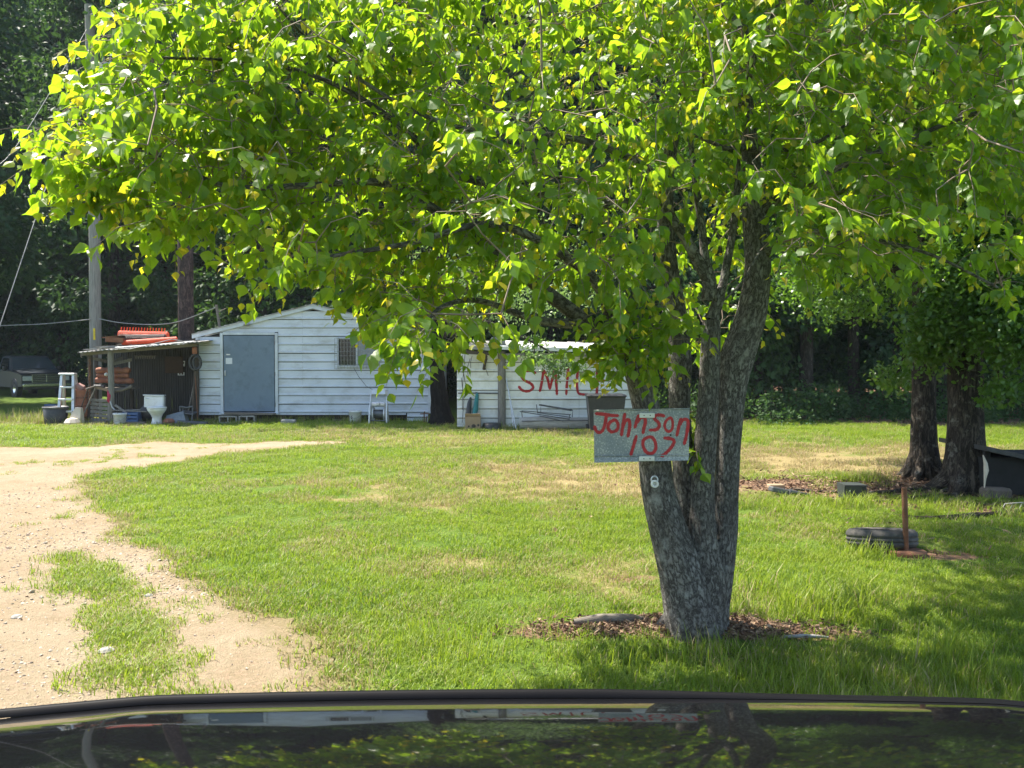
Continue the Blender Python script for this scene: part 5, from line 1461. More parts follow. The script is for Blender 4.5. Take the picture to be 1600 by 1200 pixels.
# posts
for (px_, yy, w, top_) in ((141, YL + .05, .075, 553), (173, YL - .02, .085, 549), (150, BK - .1, .07, 553), (307, YL + .3, .07, 537)):
    q = MB(); xx = XL(px_, yy); q.tube([(xx - .02, yy, -.05), (xx + .01, yy, .9), (xx, yy, ZL(top_, yy))], [w, w * .92, w * .9], 8, smooth=False); q.build('post', M_GREYW if px_ == 173 else M_DKW, lean)
q = MB(); q.hexa([(XL(128), YL - .06, ZL(556)), (XL(309), YL - .06, ZL(541)), (XL(309), YL - .06, ZL(536.5)), (XL(128), YL - .06, ZL(551.5))], [(XL(128), YL + .02, ZL(556)), (XL(309), YL + .02, ZL(541)), (XL(309), YL + .02, ZL(536.5)), (XL(128), YL + .02, ZL(551.5))]); q.build('front_beam', M_SILL, lean)
for (a, b) in (((145, 560), (172, 566)), ((176, 566), (192, 559)), ((176, 569), (206, 562))):
    q = MB(); q.hexa([at(a[0], a[1] + 2.5, YL + .06), at(b[0], b[1] + 2.5, YL + .5), at(b[0], b[1] - 2.5, YL + .5), at(a[0], a[1] - 2.5, YL + .06)], [at(a[0], a[1] + 2.5, YL + .12), at(b[0], b[1] + 2.5, YL + .56), at(b[0], b[1] - 2.5, YL + .56), at(a[0], a[1] - 2.5, YL + .12)]); q.build('brace', M_GREYW, lean)
# tin roof: overlapping sheets, rising a little to the back
def roof_pt(px, t): return at(px, 551 - (px - 122) * 15.5 / 188, YL - .28) + Vector((0, 2.6 * t, .16 * t))
ns = 8
for k in range(ns):
    a, b = 122 + 189 * k / ns, 122 + 189 * (k + 1) / ns + 4
    up = Vector((0, rs.normal(0, .05), .010 * (k % 2) + rs.uniform(0, .015)))
    mb = MB(); P0, P1 = [], []
    for j in range(13):
        px_ = a + (b - a) * j / 12; o_ = Vector((0, 0, .018 * (j % 3 == 1)))
        P0.append(roof_pt(px_, 0) + up + o_); P1.append(roof_pt(px_, 1) + up + o_)
    V = P0 + P1 + [p - Vector((0, 0, .012)) for p in P0 + P1]
    mb.add(V, [(i, i + 1, 13 + i + 1, 13 + i) for i in range(12)] + [(26 + i, 26 + 13 + i, 26 + 13 + i + 1, 26 + i + 1) for i in range(12)] + [(i, 26 + i, 26 + i + 1, i + 1) for i in range(12)])
    mb.build('roof_sheet', M_GALV, lean)
# loose boards, laths and pipes on the roof: each a thing
rr = np.random.default_rng(4)
LB = ['long pale board lying along the lower left edge of the lean-to roof', 'short grey board near the left tip of the lean-to roof', 'weathered lath slanting across the lean-to roof by the left post', 'pale pipe lying along the front of the lean-to roof', 'bleached plank in front of the orange netting on the roof', 'thin grey strip near the middle of the lean-to roof', 'curled tin strip on the lean-to roof left of the netting', 'pale board at the upper right of the lean-to roof']
for k, (p0, p1, h, t0, t1) in enumerate(((125, 205, .05, .08, .2), (127, 160, .10, .25, .25), (150, 215, .07, .05, .5), (178, 300, .045, .03, .05), (190, 262, .07, .2, .3), (168, 235, .10, .35, .25), (160, 180, .11, .3, .5), (240, 302, .06, .25, .15))):
    a, b = roof_pt(p0, t0) + Vector((0, 0, h)), roof_pt(p1, t1) + Vector((0, 0, h * .8))
    q = MB()
    if k in (3, 5): q.tube([a, a.lerp(b, .5) + Vector((0, 0, -.012)), b], .018, 7)
    else:
        w_ = Vector((0, .07, 0)); hh = Vector((0, 0, .022))
        q.hexa([a - w_, b - w_, b + w_, a + w_], [a - w_ + hh, b - w_ + hh, b + w_ + hh, a + w_ + hh])
    single(q, 'loose_board' if k not in (3, 5) else 'loose_pipe', M_WPLAST if k in (3,) else (M_GREYW if k % 2 else M_GALV), LB[k], 'board' if k not in (3, 5) else 'pipe', a)
q = MB(); q.tube([roof_pt(176, .1) + Vector((0, 0, .08)), roof_pt(190, -.02) + Vector((0, 0, .02)), roof_pt(205, -.03) + Vector((0, 0, -.02)), roof_pt(230, .0) + Vector((0, 0, .04)), roof_pt(262, .1) + Vector((0, 0, .14)), roof_pt(272, .2) + Vector((0, 0, .07))], .012, 5)
single(q, 'slack_rope', M_WIRE, 'slack pale cord drooping over the front edge of the lean-to roof', 'cord', roof_pt(176, .1))
# rolls of net
def net_roll(label, a, b, r_, mat, turns, name='net_roll', spikes=True):
    t = thing(name, label, 'netting', a)
    d = b - a; ax = d.normalized(); u = Vector((0, 0, 1)); u = (u - ax * u.dot(ax)).normalized(); v = ax.cross(u)
    q = MB()
    nr, nl = int(d.length / .05), 14
    for k in range(nr + 1):
        c = a + d * k / nr; rr_ = r_ * (1 + .06 * math.sin(k * 1.3))
        q.tube([c + (u * math.cos(w) + v * math.sin(w)) * rr_ for w in np.linspace(0, 2 * math.pi, 15)[:-1]], .009, 4, closed=True)
    for j in range(nl):
        w = 2 * math.pi * j / nl
        q.tube([a + (u * math.cos(w) + v * math.sin(w)) * r_, b + (u * math.cos(w) + v * math.sin(w)) * r_], .009, 4)
    if spikes:
        for j in range(int(d.length / .075)):
            c = a + d * (j + .5) / (d.length / .075) + u * r_
            q.tube([c, c + u * .10 + ax * .01], .013, 4)
    q.build('mesh', mat, t, kind=None)
    q = MB(); q.tube([a + ax * .01, b - ax * .01], r_ * .86, 14); q.build('core', mat, t)
    return t
za = Vector((0, .9, 0))
def RP(px, py, Y): return at(px, py, Y)
net_roll('upper roll of bright orange net with spiky edge on the lean-to roof', RP(187, 523, 21.6), RP(262, 525, 21.6), .10, M_ORANGE, 3)
net_roll('dark brown roll of net lying before the orange rolls on the lean-to roof', RP(186, 530, 21.35), RP(258, 529, 21.35), .105, M_BRNNET, 3, spikes=False)
net_roll('lower flat roll of orange net along the lean-to roof', RP(192, 536, 21.2), RP(276, 530, 21.25), .055, M_ORANGE, 3, spikes=False)
q = MB(); q.box(RP(181, 531, 21.2), (.42, .3, .13), rot=(0, R(4), R(10)), bev=.01); q.box(RP(178, 526, 21.2), (.5, .34, .02), rot=(0, R(-6), R(6)))
single(q, 'rusty_box', M_RUST, 'rusty brown metal box at the left end of the netting on the lean-to roof', 'box', RP(181, 534, 21.2))

# inside the lean-to: shelf with terracotta bundles
sh = thing('shelf', 'rough timber shelf inside the lean-to between its two left posts', 'shelf', (XL(173, 21.6), 21.5, 0))
zsh = ZL(607, 21.4)
q = MB(); q.box((XL(176, 21.5), 21.5, zsh), (1.1, .7, .035)); q.build('board', M_SILL, sh)
q = MB(); q.hexa([at(146, 606, 21.12), at(172, 613, 21.12), at(172, 608.5, 21.12), at(146, 602, 21.12)], [at(146, 606, 21.18), at(172, 613, 21.18), at(172, 608.5, 21.18), at(146, 602, 21.18)]); q.build('rail', M_CARD, sh)
q = MB(); q.tube([at(174, 612, 21.12), at(192, 609, 21.14), at(206, 603, 21.16)], .04, 6); q.build('rail', M_SILL, sh)
for s in (148, 204):
    q = MB(); q.box((XL(s, 21.7), 21.75, zsh / 2), (.06, .06, zsh)); q.build('leg', M_DKW, sh)
for k, (p0, p1, py, hh) in enumerate(((151, 203, 579, 9.5), (152, 201, 587, 7), (150, 186, 594, 9), (178, 208, 595, 9))):
    a, b = at(p0, py, 21.45), at(p1, py, 21.45)
    q = MB(); r_ = hh / 2 / F * 21.45
    L_ = [a.lerp(b, i / 12) + Vector((rs.normal(0, .004), 0, rs.normal(0, .006))) for i in range(13)]
    q.tube(L_, [r_ * (.85 if i in (0, 12) else 1 + .1 * math.sin(i * 1.9 + k)) for i in range(13)], 12)
    single(q, 'rolled_mat', M_TERRA, ['topmost terracotta-red roll of the stack on the lean-to shelf', 'middle terracotta-red roll of the stack on the lean-to shelf', 'lowest left terracotta roll resting on the lean-to shelf', 'lowest right terracotta roll, its end showing beside the front post'][k], 'roll', a, group='terracotta rolls stacked on the shelf')
q = MB(); q.lathe([(0, -.05), (.045, -.03), (.05, .02), (0, .05)], 10, at(166, 585, 21.1)); single(q, 'white_cup', M_WPLAST, 'small white cup hung at the front of the terracotta rolls', 'cup', at(166, 587, 21.1))
q = MB(); q.box(at(202, 571, 22.2), (.03, .02, .19)); single(q, 'white_strip', M_PAPER, 'upright white strip hanging right of the terracotta rolls', 'strip', at(202, 577, 22.2))
# clutter on the shelf
q = MB(); q.box(Vector((XL(156, 21.4), 21.35, zsh + .06)), (.3, .2, .08), rot=(0, 0, .3), bev=.02); single(q, 'tool_case', M_STEEL, 'dark flat case on the left of the lean-to shelf', 'case', (XL(156, 21.4), 21.35, zsh + .02))
q = MB(); q.tube([(XL(178, 21.3), 21.3, zsh + .06), (XL(188, 21.3), 21.3, zsh + .10), (XL(200, 21.3), 21.3, zsh + .06)], .03, 7); single(q, 'coiled_hose', M_BLACKP, 'short dark hose lying on the right half of the lean-to shelf', 'hose', (XL(178, 21.3), 21.3, zsh + .02))
# red strap and hook on the post
q = MB(); q.tube([at(169, 610, 20.95), at(171, 618, 20.93), at(170, 626, 20.93), at(173, 631, 20.93)], [.03, .055, .05, .02], 8); single(q, 'red_strap', mk('red_web', (.45, .03, .07, 1), rough=.7), 'red strap tied round the front post of the lean-to', 'strap', at(169, 626, 20.95))
q = MB(); q.tube([at(172, 627, 20.9), at(175, 636, 20.9), at(180, 641, 20.9)], .016, 6); single(q, 'bent_pipe', M_ALU, 'bent pale pipe hooked under the red strap', 'pipe', at(180, 641, 20.9))
# old pallet
pc = Vector((XL(156), 20.98, zg1(-10.3, 21)))
pal = thing('pallet', 'grey slatted pallet standing upright between the lean-to posts', 'pallet', pc)
for k in range(6):
    q = MB(); q.box((XL(156), 20.98, .10 + k * .098), (.48, .022, .07), rot=(0, R(4), 0)); q.build('slat', M_GREYW, pal)
for s in (-.2, 0, .2):
    q = MB(); q.box((XL(156) + s, 21.02, .33), (.05, .05, .6), rot=(0, R(4), 0)); q.build('stringer', M_GREYW, pal)
q = MB(); q.box((XL(154), 20.85, .06 + .0), (.52, .1, .06)); single(q, 'ground_board', M_SILL, 'pale board lying on the grass below the upright pallet', 'board', (XL(154), 20.85, .03))
# sticks leaning on the left post
for k, (a, b, w, lab) in enumerate((((123, 660), (149, 607), .022, 'pale pole leaning against the left lean-to post'), ((117, 656), (140, 600), .014, 'thin dark rod leaning left of the pale pole at the lean-to'), ((134, 608), (150, 603), .02, 'short stick poking out sideways at the left lean-to post'))):
    q = MB(); A_, B_ = at(a[0], a[1], 20.7), at(b[0], b[1], 20.88)
    if k < 2: A_.z = zg1(A_.x, A_.y)
    q.tube([A_, B_], w, 6); single(q, 'leaning_pole', M_SILL if k != 1 else M_DKW, lab, 'pole', A_)
# chain on left post
q = MB()
for k in range(16):
    c = at(140 + math.sin(k * 1.7) * .6, 563 + k * 4.4, 20.93); q.tube([c + Vector((.018 * math.cos(u), .012 * (k % 2), .034 * math.sin(u))) for u in np.linspace(0, 6.283, 9)[:-1]], .009, 4, closed=True)
single(q, 'rusty_chain', M_RUST, 'rusty chain hanging down the left post of the lean-to', 'chain', at(140, 630, 20.93))
# tools hung on the back wall
q = MB()
for k in range(9):
    c = at(213 + k * 3.6, 557, 23.0); q.tube([c, c + Vector((0, -.02, -.07))], [.03, .012], 6)
q.tube([at(211, 556, 23.0), at(244, 556, 23.0)], .012, 5); single(q, 'hook_rail', M_GREYW, 'rail with a row of pale hooks on the dark lean-to back wall', 'rail', at(211, 558, 23.0))
q = MB(); q.box(at(284, 568, 23.02), (.17, .02, .15), rot=(0, .05, 0)); single(q, 'pinned_card', M_PAPER, 'upper pale printed card on the dark lean-to wall', 'card', at(284, 573, 23.02))
q = MB(); q.box(at(283, 584, 23.02), (.18, .02, .09)); single(q, 'pinned_card', M_PAPER, 'lower small pale card on the dark lean-to wall', 'card', at(283, 587, 23.02))
for (px_, py_, w_) in ((280.5, 567, .03), (284, 568.5, .035), (287, 567, .025), (281, 584, .04), (285, 584, .05)):
    bpy_p = [o for o in bpy.data.objects if o.name.startswith('pinned_card')][0 if py_ < 575 else -1]
    q = MB(); q.box(at(px_, py_, 23.005), (w_, .004, .05)); q.build('print', M_DKW, bpy_p)
q = MB(); q.box(at(272, 570, 23.0), (.5, .03, .46)); single(q, 'brown_board', mk('brown_board', (.075, .048, .032, 1), rough=.9), 'brown board hung on the dark lean-to back wall', 'board', at(272, 577, 23.0))
# tools leaning on the shed corner
for k, (a, b, w, mt, lab) in enumerate((((290, 655), (305, 592), .018, M_SILL, 'rake handle leaning into the corner of lean-to and shed'), ((300, 655), (306, 560), .03, M_DKW, 'dark post leaning on the shed corner inside the lean-to'), ((309, 652), (303, 545), .016, M_RUST, 'rusty pipe standing upright at the shed corner'))):
    q = MB(); A_, B_ = at(a[0], a[1], 21.1), at(b[0], b[1], 21.35); A_.z = zg1(A_.x, A_.y); q.tube([A_, B_], w, 7); single(q, 'long_tool', mt, lab, 'tool', A_)
q = MB(); q.tube([at(305, 566, 21.1) + Vector((.14 * math.cos(u), 0, .19 * math.sin(u))) for u in np.linspace(0, 6.283, 17)[:-1]], .035, 7, closed=True); q.tube([at(308, 567, 21.08) + Vector((.10 * math.cos(u), 0, .16 * math.sin(u))) for u in np.linspace(0, 6.283, 17)[:-1]], .03, 7, closed=True)
single(q, 'hose_coil', M_BLACKP, 'black hose coil hung at the left corner of the white shed', 'hose', at(305, 575, 21.1))
q = MB(); q.box(at(304, 548, 21.1), (.12, .08, .2), bev=.03); single(q, 'red_lantern', M_TERRA, 'small reddish lantern hung under the right end of the lean-to roof', 'lantern', at(304, 553, 21.1))
# toilet
c = Vector((X(243, 20.85), 20.85, 0)); c.z = zg1(c.x, c.y)
t = thing('toilet', 'old white toilet standing in the grass in front of the lean-to', 'toilet', c)
q = MB(); q.lathe([(0, 0), (.135, 0), (.14, .03), (.115, .10), (.11, .18), (.15, .27), (.20, .33), (.225, .385), (.22, .40), (.17, .40), (.13, .30), (0, .26)], 24, c + Vector((.07, -.12, 0)), sx=1.0, sy=1.15); q.build('bowl', M_PORC, t)
q = MB(); q.lathe([(0, .405), (.225, .405), (.235, .415), (.23, .435), (.12, .45), (0, .452)], 24, c + Vector((.07, -.12, 0)), sx=1.0, sy=1.18); q.build('seat_lid', M_PORC, t)
q = MB(); q.box(c + Vector((-.14, .26, .545)), (.48, .2, .31), rot=(0, R(2), R(10)), bev=.03); q.build('tank', M_PORC, t)
q = MB(); q.box(c + Vector((-.145, .26, .715)), (.51, .23, .032), rot=(0, R(2), R(10)), bev=.012); q.build('tank_lid', M_PORC, t)
q = MB(); q.box(c + Vector((0, .1, .33)), (.24, .34, .2), bev=.05); q.build('neck', M_PORC, t)
q = MB(); q.tube([c + Vector((-.30, .14, .64)), c + Vector((-.30, .12, .64)), c + Vector((-.23, .12, .635))], .012, 6); q.build('flush_handle', M_ALU, t)
cyl_bucket('dirty white bucket in the grass left of the toilet and blue crate', 187, 662, 645, 22, 20.75, M_WPLAST)
# blue crate with boards, black tub
c = Vector((X(207, 20.9), 20.9, zg1(-9.5, 20.9)))
t = thing('blue_crate', 'blue plastic crate with grey boards across it, left of the toilet', 'crate', c)
for k in range(3):
    q = MB(); q.box(c + Vector((0, -.16, .10 + k * .085)), (.36, .02, .06), bev=.005); q.build('slat', M_BLUE, t)
for s in (-.18, .18):
    q = MB(); q.box(c + Vector((s, 0, .17)), (.025, .33, .28), bev=.005); q.build('side', M_BLUE, t)
q = MB(); q.box(c + Vector((0, .16, .17)), (.36, .02, .28)); q.box(c + Vector((0, 0, .02)), (.34, .3, .02)); q.build('back', M_BLUE, t)
for k, (dx, dy, rz_) in enumerate(((-.08, -.02, .10), (.05, .12, -.05))):
    q = MB(); q.box(c + Vector((dx, dy, .335 + .02 * k)), (.85, .09, .025), rot=(0, R(3 - 5 * k), rz_)); single(q, 'grey_board', M_GREYW, ['front grey board lying across the blue crate', 'rear grey board lying across the blue crate to the toilet'][k], 'board', c + Vector((dx, dy, .32)))
q = MB(); q.tube([c + Vector((-.42, -.05, .48)), c + Vector((-.02, -.12, .22))], .03, 6, smooth=False); single(q, 'tilted_slat', M_GREYW, 'grey slat tilted against the left side of the blue crate', 'board', c + Vector((-.02, -.12, .2)))
q = MB(); q.lathe([(0, .0), (.17, 0), (.2, .26), (.21, .27), (.19, .27), (.16, .02), (0, .02)], 18, Vector((X(225, 20.95), 20.95, .02 + .19)), Matrix.Rotation(R(-70), 3, 'X')); single(q, 'black_tub', M_BLACKP, 'black round tub tipped on its side between blue crate and toilet', 'tub', (X(225, 20.95), 20.95, .02))
q = MB(); q.box(Vector((X(212, 20.75), 20.72, .045)), (.46, .12, .05), rot=(0, 0, .05)); single(q, 'ground_board', M_SILL, 'pale board lying on the grass in front of the blue crate', 'board', (X(212, 20.75), 20.72, .02))
# heap right of the toilet
q = MB(); c = Vector((X(276, 20.95), 20.95, .02)); q.hexa([c + Vector(v) for v in ((-.28, -.15, 0), (.28, -.15, 0), (.28, .15, .0), (-.28, .15, 0))], [c + Vector(v) for v in ((-.22, -.1, .20), (.20, -.12, .30), (.16, .1, .32), (-.18, .1, .22))]); single(q, 'blue_tarp', mk('grey_blue_tarp', (.13, .16, .21, 1), (.25, .27, .30, 1), scale=7, rough=.6), 'crumpled grey-blue tarp on the ground right of the toilet', 'tarp', c)
c = Vector((X(291, 20.9), 20.9, .02))
t = thing('broken_chair', 'broken grey plastic chair lying in the heap by the shed corner', 'chair', c)
for k, (a, b) in enumerate((((-.15, 0, .0), (-.17, 0, .42)), ((.12, 0, 0), (.15, .02, .40)), ((-.15, .25, 0), (-.18, .2, .4)))):
    q = MB(); q.tube([c + Vector(a), c + Vector(b)], .02, 6); q.build('leg', M_STEEL, t)
q = MB(); q.box(c + Vector((0, .1, .26)), (.36, .3, .03), rot=(R(8), R(6), 0), bev=.01); q.build('seat', M_STEEL, t)
q = MB(); q.tube([c + Vector((-.17, 0, .42)), c + Vector((0, -.02, .39)), c + Vector((.15, .02, .42))], .025, 6); q.build('backrest', M_STEEL, t)
q = MB(); q.box(Vector((X(300, 20.8), 20.8, .05)), (.72, .2, .06), rot=(0, R(4), .08), bev=.01); single(q, 'scrap_panel', M_STEEL, 'flat dark scrap panel on the ground at the shed corner', 'panel', (X(300, 20.8), 20.8, .02))
q = MB(); q.lathe([(0, 0), (.13, 0), (.15, .06), (.1, .12), (0, .13)], 10, (X(263, 20.8), 20.8, .02)); single(q, 'clay_pot', M_TERRA, 'small upturned brown pot in the heap just right of the toilet', 'pot', (X(263, 20.8), 20.8, .02))
# left of the lean-to: ladder, tub, drum, bags, blue crate
c = Vector((X(106, 20.9), 20.9, zg1(-11.1, 20.9)))
lad = thing('step_ladder', 'aluminium step ladder standing open left of the lean-to', 'ladder', c)
hl = Zp(584, 20.9) - c.z
def LP_(px, py, Y): return at(px, py, Y)
for (a, b, y0_, y1_) in (((90, 645), (97, 585), 20.75, 20.95), ((114, 654), (115, 585), 20.72, 20.95), ((101, 640), (99, 586), 21.45, 20.99), ((127, 647), (117, 586), 21.45, 20.99)):
    A_, B_ = LP_(a[0], a[1], y0_), LP_(b[0], b[1], y1_); A_.z = zg1(A_.x, A_.y)
    q = MB(); w_ = Vector((.032, 0, 0)); dq = Vector((0, .03, 0)); q.hexa([A_ - w_ - dq, A_ + w_ - dq, A_ + w_ + dq, A_ - w_ + dq], [B_ - w_ - dq, B_ + w_ - dq, B_ + w_ + dq, B_ - w_ + dq]); q.build('leg', M_ALU, lad)
q = MB(); q.box(LP_(106, 584.5, 20.97), (.40, .16, .05), bev=.01); q.build('top_step', M_ALU, lad)
for (a, b, py, yy) in ((95, 115, 605, 20.87), (92, 114.5, 624, 20.81), (90, 114, 643, 20.76)):
    A_, B_ = LP_(a, py, yy), LP_(b, py, yy); q = MB(); q.box((A_ + B_) / 2, ((B_ - A_).length, .09, .045), bev=.006); q.build('step', M_ALU, lad)
c = Vector((X(86, 20.75), 20.75, zg1(-11.4, 20.75)))
t = thing('black_planter_tub', 'large black plastic tub with a grey rim left of the ladder', 'tub', c)
q = MB(); q.lathe([(0, 0), (.24, 0), (.25, .02), (.285, .42), (.27, .43), (.25, .42), (.22, .05), (0, .05)], 26, c); q.build('shell', M_BLACKP, t)
q = MB(); q.lathe([(.285, .405), (.302, .41), (.302, .445), (.28, .45), (.27, .43)], 26, c); q.build('rim', M_STEEL, t)
c = Vector((X(81, 22.5), 22.5, zg1(-12.4, 22.5) + .16))
t = thing('blue_milk_crate', 'small blue crate standing behind the black tub', 'crate', c - Vector((0, 0, .16)))
for s in (-.14, .14):
    q = MB(); q.box(c + Vector((s, 0, .12)), (.02, .26, .26)); q.build('side', M_BLUE, t)
for k in range(4):
    q = MB(); q.box(c + Vector((0, -.12, .02 + k * .07)), (.27, .015, .045)); q.build('slat', M_BLUE, t)
q = MB(); q.box(c + Vector((0, .12, .12)), (.27, .015, .24)); q.box(c + Vector((0, 0, -.08)), (.3, .28, .15)); q.build('base', M_BLUE, t)
# rusty clay chiminea / drum
c = Vector((X(126, 21.1), 21.1, zg1(-10.9, 21.1)))
t = thing('clay_drum', 'rusty red-brown drum with iron bands between the ladder and the lean-to', 'drum', c)
q = MB(); q.lathe([(0, 0), (.17, 0), (.21, .15), (.235, .35), (.21, .55), (.17, .70), (.19, .82), (.20, .86), (.16, .86), (.12, .6), (0, .55)], 22, c); q.build('body', M_TERRA, t)
for z_, r_ in ((.17, .222), (.46, .232), (.66, .19)):
    q = MB(); q.tube([c + Vector((r_ * math.cos(u), r_ * math.sin(u), z_)) for u in np.linspace(0, 6.283, 25)[:-1]], .012, 5, closed=True); q.build('band', M_RUST, t)
q = MB(); q.box(c + Vector((.02, -.06, .92)), (.24, .2, .16), rot=(.3, .5, .2), bev=.05); single(q, 'pink_cloth', mk('faded_cloth', (.36, .2, .17, 1), rough=.9), 'faded pinkish cloth stuffed in the top of the rusty drum', 'cloth', c + Vector((.02, -.06, .84)))
c = Vector((X(117, 20.65), 20.65, zg1(-10.9, 20.65)))
q = MB(); q.hexa([c + Vector(v) for v in ((-.2, -.1, 0), (.16, -.12, 0), (.18, .1, 0), (-.16, .1, 0))], [c + Vector(v) for v in ((-.0, -.02, .43), (.15, -.03, .42), (.16, .05, .42), (.02, .06, .44))]); single(q, 'paper_sack', M_PALECARD, 'pale paper sack standing below the rusty drum', 'sack', c)
q = MB(); c = Vector((X(113, 20.55), 20.52, zg1(-11, 20.5)))
q.lathe([(0, 0), (.17, 0), (.20, .07), (.13, .16), (0, .19)], 9, c, smooth=False); single(q, 'crumpled_bag', M_PALECARD, 'crumpled tan bag on the ground in front of the paper sack', 'bag', c)

# ================================================================== UTILITY POLE, WIRES
YP = 24.0
c = Vector((X(149, YP), YP, 0))
up = thing('utility_pole', 'grey wooden utility pole with a yellow tag rising behind the lean-to', 'pole', c)
q = MB(); q.tube([c + Vector((0, 0, -.2)), at(147.5, 340, YP), at(140, 22, YP), at(139.5, 8, YP)], [.165, .15, .125, .12], 18); q.build('shaft', mk('pole_wood', (0.30, 0.285, 0.26, 1), (0.18, 0.17, 0.155, 1), scale=5, rough=.9, stretch=(8, 8, .6), bump=.5, bscale=20), up)
q = MB(); q.box(at(147.3, 522, YP - .165), (.06, .015, .33), bev=.005); q.build('tag', mk('yellow_tag', (.75, .55, .03, 1), rough=.5), up)
q = MB(); q.lathe([(0, -.42), (.21, -.42), (.22, -.38), (.22, .34), (.2, .38), (0, .42)], 20, at(168, 122, YP - .1)); q.build('transformer', mk('transformer_grey', (.48, .50, .52, 1), rough=.4), up)
for s in (-.1, .1):
    q = MB(); q.tube([at(168, 122, YP - .1) + Vector((s, 0, .40)), at(168, 122, YP - .1) + Vector((s, 0, .60))], [.045, .025], 8); q.build('bushing', M_CONC, up)
q = MB()
for zz in (-.25, .25): q.box(at(154, 122, YP - .06) + Vector((.1, 0, zz)), (.42, .06, .06))
q.build('bracket', M_STEEL, up)
def wire(label, pts, r_=.012, mat=M_WIRE, name='overhead_wire'):
    q = MB(); q.tube([Vector(p) for p in catmull([tuple(p) for p in pts], 8)], r_, 5); single(q, name, mat, label, 'wire', tuple(pts[0]))
wire('guy wire slanting down from the tree crown to the left border', [at(140, 90, YP), at(66, 310, 20), at(-12, 545, 17.5)], .010)
wire('thin overhead wire running from the left border to the utility pole', [at(-40, 262, 19), at(20, 236, 20.5), at(139, 40, YP)], .009)
wire('sagging pale cord strung from the left border to the wooden pole', [at(-60, 513, 24), at(0, 509, 24), at(70, 506, 24), at(141, 499, YP - .16)], .013)
wire('sagging pale cord strung from the pole to the small mast on the shed roof', [at(154, 498, YP - .16), at(190, 504.5, 23.3), at(240, 507, 22.6), at(280, 502, 22.2), at(338, 480, 21.75)], .013)
q = MB(); a = at(344, 515, 21.75); q.tube([a, at(341, 496, 21.75), at(338, 476, 21.75)], .035, 7); q.tube([at(342, 487, 21.75), at(353, 482, 21.75)], .012, 5)
single(q, 'roof_mast', M_SILL, 'small leaning wooden mast at the left end of the white shed roof', 'mast', a)

# ================================================================== PARKED PICKUP
YT = 35.5
tc_ = Vector((X(73, YT), YT, 0))
M_TRUCK = mk('dark_blue_paint', (0.035, 0.045, 0.058, 1), (0.028, 0.037, 0.048, 1), rough=.3, spec=.5)
M_CHROME = mk('chrome', (.62, .64, .66, 1), (.5, .52, .54, 1), rough=.2, metal=.9)
trk = thing('pickup_truck', 'dark parked pickup with chrome grille and bumper in the shade at the left', 'pickup', tc_, R(48))
# local frame: front bumper at y=-0.0 facing -y; body runs to +y
def L(name, mat, fn, parent=trk, **k):
    q = MB(); fn(q); return q.build(name, mat, parent, world=False, **k)
hw = .96
sec = [(0.04, .50), (0.04, .98), (.10, 1.06), (1.35, 1.16), (1.42, 1.16), (1.42, .50)]
L('body', M_TRUCK, lambda q: (q.prism([(0.06, .48), (0.06, .95), (1.4, 1.10), (3.1, 1.12), (3.1, .42), (1.4, .40)], lambda u, v: (-hw, u, v), lambda u, v: (hw, u, v)),
                              q.prism([(3.16, .45), (3.16, 1.14), (5.4, 1.14), (5.4, .45)], lambda u, v: (-hw, u, v), lambda u, v: (hw, u, v))))
L('hood', M_TRUCK, lambda q: q.add([(-hw + .04, .10, 1.0), (hw - .04, .10, 1.0), (hw - .1, 1.38, 1.17), (-hw + .1, 1.38, 1.17), (-.5, .12, 1.04), (.5, .12, 1.04), (.5, 1.4, 1.22), (-.5, 1.4, 1.22)], [(0, 4, 7, 3), (4, 5, 6, 7), (5, 1, 2, 6), (0, 1, 5, 4), (3, 7, 6, 2)]))
def cab(q):
    lo = [(-hw + .02, 1.36, 1.125), (hw - .02, 1.36, 1.125), (hw - .02, 3.1, 1.125), (-hw + .02, 3.1, 1.125)]
    hi = [(-hw + .2, 2.05, 1.72), (hw - .2, 2.05, 1.72), (hw - .2, 3.02, 1.72), (-hw + .2, 3.02, 1.72)]
    hi2 = [(-hw + .28, 2.15, 1.77), (hw - .28, 2.15, 1.77), (hw - .28, 2.95, 1.77), (-hw + .28, 2.95, 1.77)]
    q.add(lo + hi + hi2, [(0, 1, 5, 4), (1, 2, 6, 5), (2, 3, 7, 6), (3, 0, 4, 7), (4, 5, 9, 8), (5, 6, 10, 9), (6, 7, 11, 10), (7, 4, 8, 11), (8, 9, 10, 11)])
L('cab', M_TRUCK, cab)
M_WSH = glass('windscreen_glass', (.05, .07, .085, 1), .03)
L('windscreen', M_WSH, lambda q: q.add([(-hw + .1, 1.40, 1.165), (hw - .1, 1.40, 1.165), (hw - .25, 1.975, 1.69), (-hw + .25, 1.975, 1.69)], [(0, 1, 2, 3)]).add([(-hw + .1, 1.42, 1.165), (hw - .1, 1.42, 1.165), (hw - .25, 1.995, 1.69), (-hw + .25, 1.995, 1.69)], [(3, 2, 1, 0)]))
for s in (-1, 1):
    L('side_window', M_GLASS, lambda q: q.hexa([(s * (hw - .025), 1.72, 1.17), (s * (hw - .025), 2.85, 1.17), (s * (hw - .175), 2.80, 1.66), (s * (hw - .175), 2.10, 1.66)], [(s * (hw - .005), 1.72, 1.17), (s * (hw - .005), 2.85, 1.17), (s * (hw - .155), 2.80, 1.66), (s * (hw - .155), 2.10, 1.66)]))
    L('headlight', mk('lamp_glass', (.55, .58, .62, 1), rough=.1), lambda q: q.box((s * .74, .05, .80), (.36, .06, .19), bev=.02))
    L('mirror', M_BLACKP, lambda q: q.box((s * (hw + .12), 1.75, 1.22), (.16, .08, .2), bev=.03))
gl = L('grille', M_BLACKP, lambda q: q.box((0, .05, .80), (1.10, .05, .32)))
